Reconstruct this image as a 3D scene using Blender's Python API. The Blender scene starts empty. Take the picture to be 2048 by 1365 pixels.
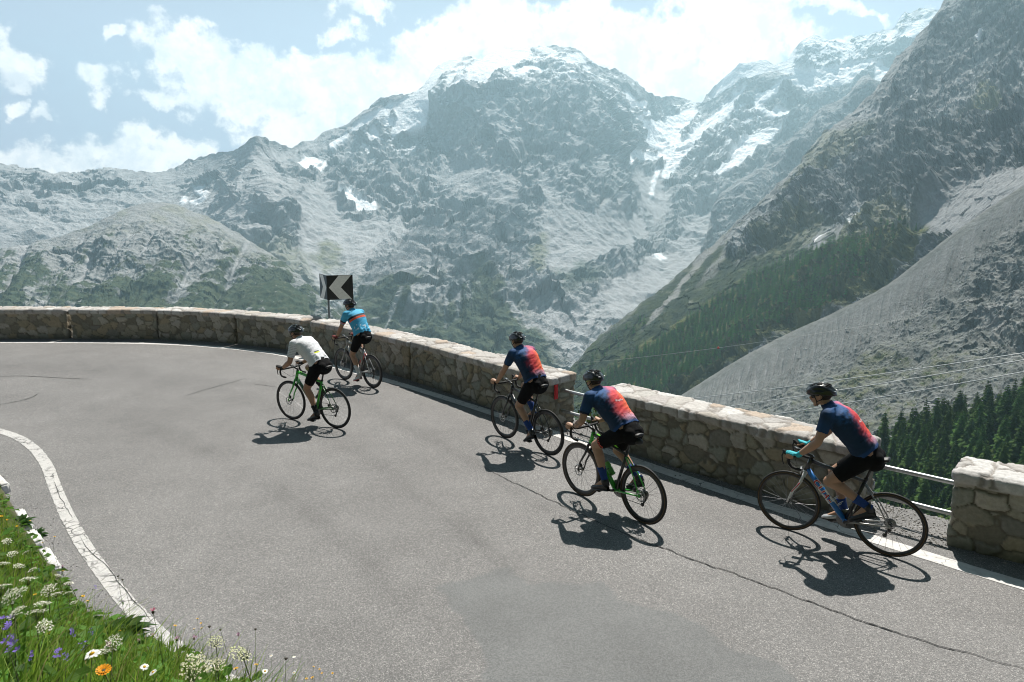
import bpy, bmesh, math, random
import numpy as np
from mathutils import Vector, Matrix, Euler, Quaternion

# ------------------------------------------------------------------ camera, sky, sun, exposure
scn = bpy.context.scene
COL = scn.collection
R = math.radians
FOC, EYE, PITCH = 1365.0, 3.45, 10.683      # focal length in photo pixels, eye height, degrees down

cam_d = bpy.data.cameras.new("camera")
cam_d.sensor_width = 36.0
cam_d.lens = 36.0 * FOC / 2048
cam_d.clip_start = 0.05
cam_d.clip_end = 30000
cam = bpy.data.objects.new("camera", cam_d)
COL.objects.link(cam)
cam.location = (0, 0, EYE)
cam.rotation_euler = (R(90 - PITCH), 0, 0)
scn.camera = cam

SUN_AZ, SUN_EL = 18.0, 56.0                  # azimuth from +Y towards +X
SUN_DIR = Vector((math.sin(R(SUN_AZ)) * math.cos(R(SUN_EL)), math.cos(R(SUN_AZ)) * math.cos(R(SUN_EL)), math.sin(R(SUN_EL))))
sl = bpy.data.lights.new("sun", 'SUN')
sl.energy = 5.0
sl.angle = R(0.5)
sl.color = (1.0, 0.95, 0.88)
so = bpy.data.objects.new("sun", sl)
COL.objects.link(so)
so.rotation_euler = SUN_DIR.to_track_quat('Z', 'Y').to_euler()

scn.view_settings.view_transform = 'Standard'
scn.view_settings.look = 'None'
scn.view_settings.exposure = 0.74
scn.view_settings.gamma = 1.0
scn.render.engine = 'CYCLES'
scn.cycles.use_denoising = True
scn.cycles.use_adaptive_sampling = False
scn.cycles.sample_clamp_indirect = 4.0
scn.cycles.pixel_filter_type = "BLACKMAN_HARRIS"
scn.cycles.filter_width = 1.05
scn.cycles.max_bounces = 6
scn.cycles.diffuse_bounces = 3
scn.cycles.volume_bounces = 1
scn.cycles.transparent_max_bounces = 12


def pix_dir(px, py):
    """direction of a photo pixel as a world vector (numpy, works on arrays)"""
    p = R(PITCH)
    u = (np.asarray(px, float) - 1024) / FOC
    v = (682.5 - np.asarray(py, float)) / FOC
    return np.stack([u, math.cos(p) + v * math.sin(p), -math.sin(p) + v * math.cos(p)], -1)


def G(px, py, z=0.0):
    """ground point (height z) seen at a photo pixel"""
    d = pix_dir(px, py)
    t = (z - EYE) / d[2]
    return Vector((d[0] * t, d[1] * t, z))


# ---- world: Nishita sky with a layer of cumulus
world = bpy.data.worlds.new("World")
scn.world = world
world.use_nodes = True
wt = world.node_tree
wt.nodes.clear()


class NT:
    """small helper for building node trees"""
    def __init__(self, tree):
        self.t = tree

    def n(self, typ, **kw):
        nd = self.t.nodes.new(typ)
        for k, v in kw.items():
            if k == 'inp':
                for kk, vv in v.items():
                    if isinstance(vv, bpy.types.NodeSocket):
                        self.t.links.new(vv, nd.inputs[kk])
                    else:
                        nd.inputs[kk].default_value = vv
            else:
                setattr(nd, k, v)
        return nd

    def m(self, op, a, b=None, c=None, clamp=False):
        nd = self.t.nodes.new('ShaderNodeMath')
        nd.operation = op
        nd.use_clamp = clamp
        for i, x in enumerate((a, b, c)):
            if x is None:
                continue
            if isinstance(x, bpy.types.NodeSocket):
                self.t.links.new(x, nd.inputs[i])
            else:
                nd.inputs[i].default_value = x
        return nd.outputs[0]

    def mix(self, fac, a, b, blend='MIX'):
        nd = self.t.nodes.new('ShaderNodeMix')
        nd.data_type = 'RGBA'
        nd.blend_type = blend
        for k, x in ((0, fac), (6, a), (7, b)):
            if isinstance(x, bpy.types.NodeSocket):
                self.t.links.new(x, nd.inputs[k])
            elif k == 0:
                nd.inputs[0].default_value = x
            else:
                nd.inputs[k].default_value = tuple(x) + ((1.0,) if len(x) == 3 else ())
        return nd.outputs[2]

    def step(self, x, lo, hi):
        nd = self.t.nodes.new('ShaderNodeMapRange')
        nd.interpolation_type = 'SMOOTHSTEP'
        self.t.links.new(x, nd.inputs[0])
        nd.inputs[1].default_value = lo
        nd.inputs[2].default_value = hi
        return nd.outputs[0]

    def noise(self, vec, scale, detail=4, rough=0.5, dist=0.0, dims='3D'):
        nd = self.t.nodes.new('ShaderNodeTexNoise')
        nd.noise_dimensions = dims
        if vec is not None:
            self.t.links.new(vec, nd.inputs['Vector'])
        nd.inputs['Scale'].default_value = scale
        nd.inputs['Detail'].default_value = detail
        nd.inputs['Roughness'].default_value = rough
        nd.inputs['Distortion'].default_value = dist
        return nd.outputs['Fac']

    def link(self, a, b):
        self.t.links.new(a, b)


w = NT(wt)
sky = w.n('ShaderNodeTexSky')
sky.sky_type = 'NISHITA'
sky.sun_disc = False
sky.sun_elevation = R(SUN_EL)
sky.sun_rotation = R(SUN_AZ)
sky.altitude = 2200
sky.air_density = 1.0
sky.dust_density = 1.2
sky.ozone_density = 1.0
geo = w.n('ShaderNodeTexCoord')
sep = w.n('ShaderNodeSeparateXYZ', inp={0: geo.outputs['Generated']})
DX, DY, DZ = sep.outputs
az = w.m('ARCTAN2', DX, DY)                            # azimuth of the sky direction
el = w.m('ARCSINE', DZ)                                # elevation
cmb = w.n('ShaderNodeCombineXYZ', inp={0: az, 1: el})
sv = cmb.outputs[0]
# warped coordinates give the cumulus edges their cauliflower outline
nz1 = w.n('ShaderNodeTexNoise', inp={'Vector': sv, 'Scale': 9.0, 'Detail': 6.0, 'Roughness': 0.58})
wv = w.n('ShaderNodeVectorMath', operation='SUBTRACT', inp={0: nz1.outputs['Color'], 1: (0.5, 0.5, 0.5)})
wv2 = w.n('ShaderNodeVectorMath', operation='SCALE', inp={0: wv.outputs[0], 'Scale': 0.15})
wv3 = w.n('ShaderNodeVectorMath', operation='ADD', inp={0: sv, 1: wv2.outputs[0]})
ssep = w.n('ShaderNodeSeparateXYZ', inp={0: wv3.outputs[0]})
WA, WE = ssep.outputs[0], ssep.outputs[1]
CLOUDS = [  # photo pixel centre, half width, half height, weight
    (30, 105, 75, 62, 1.0), (235, 72, 36, 26, .75), (205, 160, 38, 38, .75), (10, 205, 28, 24, .8), (75, 225, 36, 22, .75),
    (100, 318, 135, 44, 1.0), (330, 305, 130, 62, 1.05), (290, 280, 60, 40, .9), (395, 130, 125, 95, 1.1), (480, 140, 110, 75, 1.1),
    (330, 195, 70, 18, .7), (560, 190, 160, 70, 1.1), (690, 190, 190, 90, 1.15), (600, 265, 110, 60, 1.0), (730, 12, 75, 24, .8),
    (680, 55, 30, 26, .65), (860, 85, 90, 60, 1.1), (1000, 70, 160, 70, 1.15), (1180, 70, 200, 95, 1.2), (1400, 75, 220, 110, 1.2),
    (1300, 170, 220, 90, 1.15), (1530, 90, 120, 60, 1.0), (1620, 20, 130, 24, .8), (965, 8, 26, 14, .7), (860, 170, 110, 80, 1.1),
    (1700, 8, 120, 16, .6), (1690, 90, 40, 18, .7)]
field = None
for cx, cy, rx, ry, wgt in CLOUDS:
    d = pix_dir(cx, cy)
    a0 = math.atan2(d[0], d[1])
    e0 = math.atan2(d[2], math.hypot(d[0], d[1]))
    dd = pix_dir(cx + rx, cy)
    ra = abs(math.atan2(dd[0], dd[1]) - a0)
    dd = pix_dir(cx, cy - ry)
    re = abs(math.atan2(dd[2], math.hypot(dd[0], dd[1])) - e0)
    qx = w.m('DIVIDE', w.m('SUBTRACT', WA, a0), ra)
    qy = w.m('DIVIDE', w.m('SUBTRACT', WE, e0), re)
    q = w.m('ADD', w.m('MULTIPLY', qx, qx), w.m('MULTIPLY', qy, qy))
    g = w.m('MULTIPLY', w.m('SUBTRACT', 1.22, q, clamp=False), wgt)
    g = w.m('MAXIMUM', g, -1.0)
    field = g if field is None else w.m('SMOOTH_MAX', field, g, 0.35)
fine = w.noise(sv, 34.0, 8, 0.60)
fine2 = w.noise(sv, 70.0, 5, 0.6)
fld = w.m('ADD', field, w.m('MULTIPLY', w.m('SUBTRACT', fine, 0.5), 3.3))
cmask = w.step(fld, 0.05, 0.85)
# cumulus body: bright tops, slightly grey hollows
body = w.m('ADD', w.m('MULTIPLY', w.noise(wv3.outputs[0], 16.0, 6, 0.6), 0.7), w.m('MULTIPLY', fine2, 0.3))
ccol = w.mix(w.step(body, 0.36, 0.6), (0.60, 0.61, 0.65), (0.90, 0.85, 0.82))
skyc = w.n('ShaderNodeMix', data_type='RGBA', blend_type='MULTIPLY')
w.link(sky.outputs[0], skyc.inputs[6])
skyc.inputs[0].default_value = 1.0
skyc.inputs[7].default_value = (0.47, 0.52, 0.38, 1)
SKY_S = 0.055
veil = w.m('SUBTRACT', 1.0, w.step(el, R(12), R(28)))       # pale summer veil low over the mountains
skys = w.n('ShaderNodeVectorMath', operation='SCALE', inp={0: skyc.outputs[2], 'Scale': SKY_S})
skyv = w.mix(w.m('MULTIPLY', veil, 0.90), skys.outputs[0], (0.300, 0.340, 0.450))
skyv = w.mix(w.step(el, R(-7), R(-3)), (0.035, 0.042, 0.036), skyv)      # dark ground below the horizon
bg1 = w.n('ShaderNodeBackground', inp={0: skyv, 1: 1.0})
bg2 = w.n('ShaderNodeBackground', inp={0: ccol, 1: 0.95})
mx = w.n('ShaderNodeMixShader', inp={0: w.m('MULTIPLY', cmask, 0.96), 1: bg1.outputs[0], 2: bg2.outputs[0]})
wo = w.n('ShaderNodeOutputWorld', inp={0: mx.outputs[0]})
world.cycles.sampling_method = 'MANUAL'
world.cycles.sample_map_resolution = 512

# ------------------------------------------------------------------ helpers
rng = np.random.default_rng(7)
random.seed(7)
_perm = rng.permutation(512).astype(np.int64)
_perm = np.concatenate([_perm, _perm, _perm])
_gr = rng.normal(size=(512, 3)).astype(np.float32)
_gr /= np.linalg.norm(_gr, axis=1)[:, None]


def pnoise(P):
    """3-D gradient noise, about -1..1; P is (N,3)"""
    P = np.asarray(P, np.float32)
    i = np.floor(P).astype(np.int64)
    f = P - i
    i &= 511
    u = f * f * f * (f * (f * 6 - 15) + 10)
    out = np.zeros(len(P), np.float32)
    for dx in (0, 1):
        wx = u[:, 0] if dx else 1 - u[:, 0]
        ax = _perm[i[:, 0] + dx]
        for dy in (0, 1):
            wy = wx * (u[:, 1] if dy else 1 - u[:, 1])
            ay = _perm[ax + i[:, 1] + dy]
            for dz in (0, 1):
                g = _gr[_perm[ay + i[:, 2] + dz] & 511]
                out += wy * (u[:, 2] if dz else 1 - u[:, 2]) * (g[:, 0] * (f[:, 0] - dx) + g[:, 1] * (f[:, 1] - dy) + g[:, 2] * (f[:, 2] - dz))
    return out * 1.6


def fbm(P, octv=5, gain=0.5, lac=2.03):
    a, s, o = 1.0, 0.0, 0.0
    Q = np.array(P, np.float32)
    for k in range(octv):
        o = o + a * pnoise(Q + 17.3 * k)
        s += a
        a *= gain
        Q = Q * lac
    return o / s


def ridged(P, octv=6, gain=0.55, lac=2.05):
    """ridged multifractal 0..1, sharp crests"""
    a, s, o = 1.0, 0.0, 0.0
    wgt = 1.0
    Q = np.array(P, np.float32)
    for k in range(octv):
        n = 1 - np.abs(pnoise(Q + 31.7 * k))
        n = np.clip(n, 0, 1) ** 2
        o = o + a * n * wgt
        wgt = np.clip(n * 1.6, 0.15, 1)
        s += a
        a *= gain
        Q = Q * lac
    return o / s


def sstep(x, a, b):
    t = np.clip((x - a) / (b - a), 0, 1)
    return t * t * (3 - 2 * t)


def poly_sd(px, py, poly):
    """signed distance to a polygon, positive inside"""
    poly = np.asarray(poly, float)
    x, y = px.astype(np.float32), py.astype(np.float32)
    best = np.full(x.shape, 1e9, np.float32)
    ins = np.zeros(x.shape, bool)
    m = len(poly)
    for k in range(m):
        x0, y0 = poly[k]
        x1, y1 = poly[(k + 1) % m]
        ex, ey = x1 - x0, y1 - y0
        t = np.clip(((x - x0) * ex + (y - y0) * ey) / (ex * ex + ey * ey + 1e-9), 0, 1)
        best = np.minimum(best, (x - x0 - t * ex) ** 2 + (y - y0 - t * ey) ** 2)
        if y0 != y1:
            c = (y0 > y) != (y1 > y)
            xi = (x1 - x0) * (y - y0) / (y1 - y0) + x0
            ins ^= c & (x < xi)
    d = np.sqrt(best)
    return np.where(ins, d, -d)


def link(o, parent=None):
    COL.objects.link(o)
    if parent is not None:
        o.parent = parent
    return o


def np_mesh(name, verts, quads=None, tris=None, mats=(), smooth=True, matidx=None):
    """mesh object data from numpy arrays"""
    me = bpy.data.meshes.new(name)
    verts = np.asarray(verts, np.float32)
    me.vertices.add(len(verts))
    me.vertices.foreach_set('co', verts.ravel())
    loops, starts, tot = [], [], 0
    if quads is not None and len(quads):
        quads = np.asarray(quads, np.int32)
        loops.append(quads.ravel())
        starts.append(np.arange(len(quads), dtype=np.int32) * 4)
        tot = len(quads) * 4
    if tris is not None and len(tris):
        tris = np.asarray(tris, np.int32)
        loops.append(tris.ravel())
        starts.append(tot + np.arange(len(tris), dtype=np.int32) * 3)
    loops = np.concatenate(loops)
    starts = np.concatenate(starts)
    me.loops.add(len(loops))
    me.loops.foreach_set('vertex_index', loops)
    me.polygons.add(len(starts))
    me.polygons.foreach_set('loop_start', starts)
    if matidx is not None:
        me.polygons.foreach_set('material_index', np.asarray(matidx, np.int32))
    me.polygons.foreach_set('use_smooth', np.full(len(starts), smooth, bool))
    me.update(calc_edges=True)
    me.validate()
    for m_ in mats:
        me.materials.append(m_)
    return me


def set_color(me, rgb, name='Col'):
    at = me.color_attributes.new(name, 'FLOAT_COLOR', 'POINT')
    a = np.ones((len(me.vertices), 4), np.float32)
    a[:, :3] = rgb
    at.data.foreach_set('color', a.ravel())


def grid_quads(nr, nc, wrap=False):
    i = np.arange(nr * nc).reshape(nr, nc)
    if wrap:
        j = np.concatenate([i, i[:, :1]], 1)
    else:
        j = i
    return np.stack([j[:-1, :-1], j[:-1, 1:], j[1:, 1:], j[1:, :-1]], -1).reshape(-1, 4)


class MB:
    """collects primitives into ONE mesh"""
    def __init__(self):
        self.v, self.q, self.t, self.n = [], [], [], 0
        self.mq, self.mt = [], []

    def add(self, v, q=None, t=None, mi=0):
        v = np.asarray(v, float).reshape(-1, 3)
        self.v.append(v)
        if q is not None and len(q):
            self.q.append(np.asarray(q) + self.n)
            self.mq.append(np.full(len(q), mi))
        if t is not None and len(t):
            self.t.append(np.asarray(t) + self.n)
            self.mt.append(np.full(len(t), mi))
        self.n += len(v)

    def tube(self, pts, rad, seg=8, mi=0, flat=(1, 1), up=None, cap=True):
        """swept tube along pts with radius per point"""
        pts = np.asarray(pts, float)
        n = len(pts)
        rad = np.full(n, rad, float) if np.isscalar(rad) else np.asarray(rad, float)
        tan = np.gradient(pts, axis=0) if n > 2 else np.repeat((pts[1] - pts[0])[None], 2, 0)
        tan /= np.linalg.norm(tan, axis=1)[:, None] + 1e-12
        u = np.array(up if up is not None else (0, 0, 1.0), float)
        if abs(tan[0] @ u) > 0.95:
            u = np.array((1.0, 0.0, 0.0))
        rows = []
        for k in range(n):
            a = u - tan[k] * (u @ tan[k])
            a /= np.linalg.norm(a) + 1e-12
            if up is None:
                u = a
            b = np.cross(tan[k], a)
            th = np.arange(seg) * 2 * math.pi / seg
            rows.append(pts[k] + rad[k] * (np.cos(th)[:, None] * a * flat[0] + np.sin(th)[:, None] * b * flat[1]))
        V = np.concatenate(rows)
        self.add(V, grid_quads(n, seg, True), mi=mi)
        if cap:
            base = self.n - len(V)
            for k, r in ((0, 0), (n - 1, 1)):
                self.v.append(pts[k][None])
                c = self.n
                self.n += 1
                i = base + k * seg + np.arange(seg)
                j = base + k * seg + (np.arange(seg) + 1) % seg
                self.t.append(np.stack([np.full(seg, c), j, i] if r == 0 else [np.full(seg, c), i, j], -1))
                self.mt.append(np.full(seg, mi))

    def torus(self, c, r, w, seg=48, cs=8, mi=0, tr=None, flat=1.0):
        """ring in the local XZ plane (axis Y)"""
        a = np.arange(seg) * 2 * math.pi / seg
        b = np.arange(cs) * 2 * math.pi / cs
        A, B = np.meshgrid(a, b, indexing='ij')
        rr = r + w * np.cos(B)
        V = np.stack([rr * np.cos(A), w * flat * np.sin(B), rr * np.sin(A)], -1).reshape(-1, 3)
        i = np.arange(seg * cs).reshape(seg, cs)
        j = np.concatenate([i, i[:1]], 0)
        j = np.concatenate([j, j[:, :1]], 1)
        q = np.stack([j[:-1, :-1], j[:-1, 1:], j[1:, 1:], j[1:, :-1]], -1).reshape(-1, 4)
        self.add(V + np.asarray(c), q, mi=mi)

    def box(self, c, s, rot=None, mi=0):
        V = np.array([(x, y, z) for x in (-.5, .5) for y in (-.5, .5) for z in (-.5, .5)]) * np.asarray(s)
        if rot is not None:
            V = V @ np.asarray(rot.to_3x3() if hasattr(rot, 'to_3x3') else rot).T
        self.add(V + np.asarray(c), [(0, 1, 3, 2), (4, 6, 7, 5), (0, 4, 5, 1), (2, 3, 7, 6), (0, 2, 6, 4), (1, 5, 7, 3)], mi=mi)

    def lathe(self, prof, seg=16, c=(0, 0, 0), axis='z', mi=0):
        prof = np.asarray(prof, float)
        th = np.arange(seg) * 2 * math.pi / seg
        V = np.stack([prof[:, :1] * np.cos(th), prof[:, :1] * np.sin(th), np.repeat(prof[:, 1:2], seg, 1)], -1)
        if axis == 'y':
            V = V[..., [0, 2, 1]]
        elif axis == 'x':
            V = V[..., [2, 0, 1]]
        self.add(V.reshape(-1, 3) + np.asarray(c), grid_quads(len(prof), seg, True), mi=mi)

    def ball(self, c, r, seg=10, mi=0):
        r = np.asarray(r, float) * np.ones(3)
        ph = np.linspace(-math.pi / 2, math.pi / 2, max(5, seg // 2 + 1))
        th = np.arange(seg) * 2 * math.pi / seg
        V = np.stack([np.cos(ph)[:, None] * np.cos(th), np.cos(ph)[:, None] * np.sin(th), np.repeat(np.sin(ph)[:, None], seg, 1)], -1)
        self.add(V.reshape(-1, 3) * r + np.asarray(c), grid_quads(len(ph), seg, True), mi=mi)

    def build(self, name, mats, parent=None, smooth=True, link_=True):
        if not isinstance(mats, (list, tuple)):
            mats = [mats]
        V = np.concatenate(self.v)
        q = np.concatenate(self.q) if self.q else None
        t = np.concatenate(self.t) if self.t else None
        mi = np.concatenate(self.mq + self.mt) if len(mats) > 1 else None
        me = np_mesh(name, V, q, t, mats, smooth, mi)
        o = bpy.data.objects.new(name, me)
        if link_:
            link(o, parent)
        return o


def tag(o, label=None, cat=None, group=None, kind=None):
    if label:
        o['label'] = label
    if cat:
        o['category'] = cat
    if group:
        o['group'] = group
    if kind:
        o['kind'] = kind
    return o


def empty(name, loc=(0, 0, 0), rot=(0, 0, 0)):
    o = bpy.data.objects.new(name, None)
    o.empty_display_size = 0.2
    link(o)
    o.location = loc
    o.rotation_euler = rot
    return o


def mat(name, col=(0.5, 0.5, 0.5), rough=0.5, metal=0.0, spec=0.5, var=0.0, vscale=20.0, bump=0.0, bscale=60.0, coat=0.0):
    """Principled material with a little procedural variation of its own colour"""
    m_ = bpy.data.materials.new(name)
    m_.use_nodes = True
    nt = NT(m_.node_tree)
    b = m_.node_tree.nodes['Principled BSDF']
    b.inputs['Base Color'].default_value = tuple(col) + (1,)
    b.inputs['Roughness'].default_value = rough
    b.inputs['Metallic'].default_value = metal
    b.inputs['Specular IOR Level'].default_value = spec
    b.inputs['Coat Weight'].default_value = coat
    if var or bump:
        tc = nt.n('ShaderNodeTexCoord')
        if var:
            f = nt.noise(tc.outputs['Object'], vscale, 4, 0.6)
            lo = tuple(c * (1 - var) for c in col)
            hi = tuple(min(1, c * (1 + var)) for c in col)
            nt.link(nt.mix(nt.step(f, 0.3, 0.7), lo, hi), b.inputs['Base Color'])
        if bump:
            f2 = nt.noise(tc.outputs['Object'], bscale, 3, 0.6)
            bp = nt.n('ShaderNodeBump', inp={'Height': f2, 'Strength': bump, 'Distance': 0.01})
            nt.link(bp.outputs[0], b.inputs['Normal'])
    return m_


def attr_mat(name, rough=0.9, spec=0.2, fine=None, fine_amt=0.25, bump=0.0, bdist=0.01, bscale=None):
    """material whose colour is the mesh's own colour attribute broken up by fine noise"""
    m_ = bpy.data.materials.new(name)
    m_.use_nodes = True
    nt = NT(m_.node_tree)
    b = m_.node_tree.nodes['Principled BSDF']
    b.inputs['Roughness'].default_value = rough
    b.inputs['Specular IOR Level'].default_value = spec
    at = nt.n('ShaderNodeAttribute', attribute_name='Col')
    c = at.outputs['Color']
    tc = nt.n('ShaderNodeTexCoord')
    if fine:
        f = nt.noise(tc.outputs['Object'], fine, 5, 0.65)
        v = nt.m('ADD', nt.m('MULTIPLY', nt.m('SUBTRACT', f, 0.5), fine_amt * 2.4), 1.0)
        cc = nt.n('ShaderNodeVectorMath', operation='SCALE', inp={0: c, 'Scale': v})
        c = cc.outputs[0]
    nt.link(c, b.inputs['Base Color'])
    if bump:
        f2 = nt.noise(tc.outputs['Object'], bscale or fine * 1.7, 6, 0.65)
        bp = nt.n('ShaderNodeBump', inp={'Height': f2, 'Strength': bump, 'Distance': bdist})
        nt.link(bp.outputs[0], b.inputs['Normal'])
    return m_


def worley3(P, seed):
    """nearest and second nearest cell distance and a random per cell, in 3-D"""
    i = np.floor(P).astype(np.int64)
    f1 = np.full(len(P), 9.0)
    f2 = np.full(len(P), 9.0)
    idr = np.zeros(len(P))
    for dx in (-1, 0, 1):
        for dy in (-1, 0, 1):
            for dz in (-1, 0, 1):
                c = i + (dx, dy, dz)
                h = (c[:, 0] * 73856093 ^ c[:, 1] * 19349663 ^ c[:, 2] * 83492791 ^ seed) & 0x7fffffff
                r1 = (h % 1013) / 1013.0
                r2 = (h // 1013 % 997) / 997.0
                r3 = (h // 7 % 991) / 991.0
                pt = c + 0.5 + 0.85 * (np.stack([r1, r2, r3], -1) - 0.5)
                d = np.sqrt(((P - pt) ** 2).sum(1))
                m_ = d < f1
                f2 = np.where(m_, f1, np.minimum(f2, d))
                idr = np.where(m_, (h % 99991) / 99991.0, idr)
                f1 = np.minimum(f1, d)
    return f1, f2, idr


def facets(P, seed, tilt=0.8):
    """blocky broken rock: every cell of space is a plane tilted its own way, so cell borders become ledges and cracks"""
    P = np.asarray(P, np.float32)
    i = np.floor(P).astype(np.int64)
    f1 = np.full(len(P), 9.0, np.float32)
    f2 = np.full(len(P), 9.0, np.float32)
    val = np.zeros(len(P), np.float32)
    for dx in (-1, 0, 1):
        for dy in (-1, 0, 1):
            for dz in (-1, 0, 1):
                c = i + (dx, dy, dz)
                h = (c[:, 0] * 73856093 ^ c[:, 1] * 19349663 ^ c[:, 2] * 83492791 ^ seed) & 0x7fffffff
                rx, ry, rz = (h % 1013) / 1013.0, (h // 1013 % 997) / 997.0, (h // 7 % 991) / 991.0
                q = P - (c + 0.5 + 0.9 * (np.stack([rx, ry, rz], -1) - 0.5)).astype(np.float32)
                d = (q * q).sum(1)
                hh = (h * 1103515245 + 12345) & 0x7fffffff
                g = np.stack([(hh % 883) / 441.5 - 1, (hh // 883 % 877) / 438.5 - 1, (hh // 11 % 863) / 431.5 - 1], -1)
                v = (q * g).sum(1) * tilt + (hh // 13 % 857) / 857.0 - 0.5
                m_ = d < f1
                f2 = np.where(m_, f1, np.minimum(f2, d))
                val = np.where(m_, v, val)
                f1 = np.minimum(f1, d)
    crack = np.sqrt(f2) - np.sqrt(f1)
    return val, crack

# ------------------------------------------------------------------ terrain: mountains round the valley
EYEV = np.array([0, 0, EYE])


def tps(ctrl):
    """thin-plate interpolation of log distance over control points (pixel x, pixel y, metres)"""
    c = np.asarray(ctrl, float)
    X = c[:, :2] / 200.0
    v = np.log(c[:, 2])
    n = len(c)

    def k(r2):
        return 0.5 * r2 * np.log(r2 + 1e-9)
    K = k(((X[:, None] - X[None]) ** 2).sum(-1)) + np.eye(n) * 0.02
    A = np.zeros((n + 3, n + 3))
    A[:n, :n] = K
    A[:n, n] = 1
    A[:n, n + 1:] = X
    A[n:, :n] = A[:n, n:].T
    sol = np.linalg.solve(A, np.concatenate([v, np.zeros(3)]))

    def f(px, py):
        Q = np.stack([px, py], -1) / 200.0
        out = sol[n] + Q @ sol[n + 1:]
        for i in range(n):
            out = out + sol[i] * k(((Q - X[i]) ** 2).sum(-1))
        return np.exp(out)
    return f


def interp_line(pts, x):
    p = np.asarray(pts, float)
    return np.interp(x, p[:, 0], p[:, 1])


def normals_of(P):
    du = np.gradient(P, axis=1)
    dv = np.gradient(P, axis=0)
    n = np.cross(du, dv)
    n /= np.linalg.norm(n, axis=-1, keepdims=True) + 1e-9
    flip = (n * (EYEV - P)).sum(-1) < 0
    n[flip] *= -1
    return n


TERRAIN = {}


def sheet(name, x0, x1, ncol, nrow, sky_line, bot_line, ctrl, relief, paint, material, back=250.0, rough_sky=0.0, hug=1.0):
    """a mountain side: its crest and foot are given as directions, its depth in metres by control points;
    relief() then carves it in world space and paint() gives each spot its rock, scree, grass or snow"""
    xs = np.linspace(x0, x1, ncol)
    top = interp_line(sky_line, xs)
    if rough_sky:
        q = np.stack([xs / 22.0, np.zeros(ncol) + len(name), np.zeros(ncol)], -1)
        top = top + rough_sky * fbm(q, 5, 0.6)
    bot = interp_line(bot_line, xs)
    t = np.linspace(0, 1, nrow)[:, None]
    px = np.repeat(xs[None], nrow, 0)
    py = bot + (top - bot) * t
    D = tps(ctrl)(px, py)
    d = pix_dir(px, py)
    d = d / np.linalg.norm(d[..., :2], axis=-1, keepdims=True)
    P = EYEV + d * D[..., None]
    N = normals_of(P)
    # smooth the carving direction
    for _ in range(6):
        N[1:-1, 1:-1] = (N[1:-1, 1:-1] * 2 + N[:-2, 1:-1] + N[2:, 1:-1] + N[1:-1, :-2] + N[1:-1, 2:])
        N /= np.linalg.norm(N, axis=-1, keepdims=True)
    F = P.reshape(-1, 3)
    fx, fy = px.ravel(), py.ravel()
    disp, masks = relief(F, fx, fy)
    edge = 1 - (1 - 0.30) * sstep(t, 0.84, 1.0)          # keep the crest near its place
    P2 = P + N * (disp.reshape(nrow, ncol) * edge)[..., None]
    N2 = normals_of(P2)
    rgb = paint(P2.reshape(-1, 3), N2.reshape(-1, 3), fx, fy, masks)
    rgb = np.clip(rgb, 0.004, 0.95)
    # the far side of the crest
    dh = d[-1] * np.array([1, 1, 0])
    rows, cols = [P2], [rgb.reshape(nrow, ncol, 3)]
    for k in (0.15, 0.5, 1.0):
        rows.append((P2[-1] + dh * back * k - np.array([0, 0, back * 0.75 * k ** 1.3]))[None])
        cols.append(rgb.reshape(nrow, ncol, 3)[-1:])
    V = np.concatenate(rows)
    C = np.concatenate(cols)
    me = np_mesh(name, V.reshape(-1, 3), grid_quads(V.shape[0], ncol), mats=[material], smooth=name not in ('mountain_range', 'rock_ridge', 'mountain_slope', 'mountain_shoulder', 'moraine'))
    set_color(me, C.reshape(-1, 3))
    o = link(bpy.data.objects.new(name, me))
    tag(o, kind='structure')
    TERRAIN[name] = (xs, top, bot, P2, N2)
    return o


def ground_at(name, px, py):
    """world point of a terrain sheet nearest to a direction, found on its undisplaced grid"""
    xs, top, bot, P2, _ = TERRAIN[name]
    nr, nc = P2.shape[:2]
    i = np.clip((px - xs[0]) / (xs[-1] - xs[0]) * (nc - 1), 0, nc - 1)
    ii = int(round(i))
    tt = (py - bot[ii]) / (top[ii] - bot[ii])
    j = int(round(np.clip(tt, 0, 1) * (nr - 1)))
    return P2[j, ii]


def lerp3(a, b, w):
    a = np.asarray(a, np.float32)
    b = np.asarray(b, np.float32)
    w = np.asarray(w, np.float32)
    return a + (b - a) * (w[:, None] if w.ndim else w)


ROCK = (.330, .338, .346)
ROCKD = (.195, .205, .212)
SCREE = (.335, .340, .350)
SNOW = (.90, .91, .93)
GRASS = (.125, .130, .055)
SCRUB = (.030, .050, .026)
EARTH = (.26, .22, .15)

mt_far = attr_mat('mountain_rock', rough=0.95, spec=0.1, fine=0.05, fine_amt=0.22, bump=0.8, bdist=14.0, bscale=0.035)
mt_near = attr_mat('slope_rock', rough=0.95, spec=0.1, fine=0.22, fine_amt=0.28, bump=0.7, bdist=3.0, bscale=0.16)


def soft(fx, fy, poly, w=8, warp=None, amp=0.0):
    d = poly_sd(fx, fy, poly)
    if warp is not None:
        d = d + warp * amp
    return sstep(d, -w, w)


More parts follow.
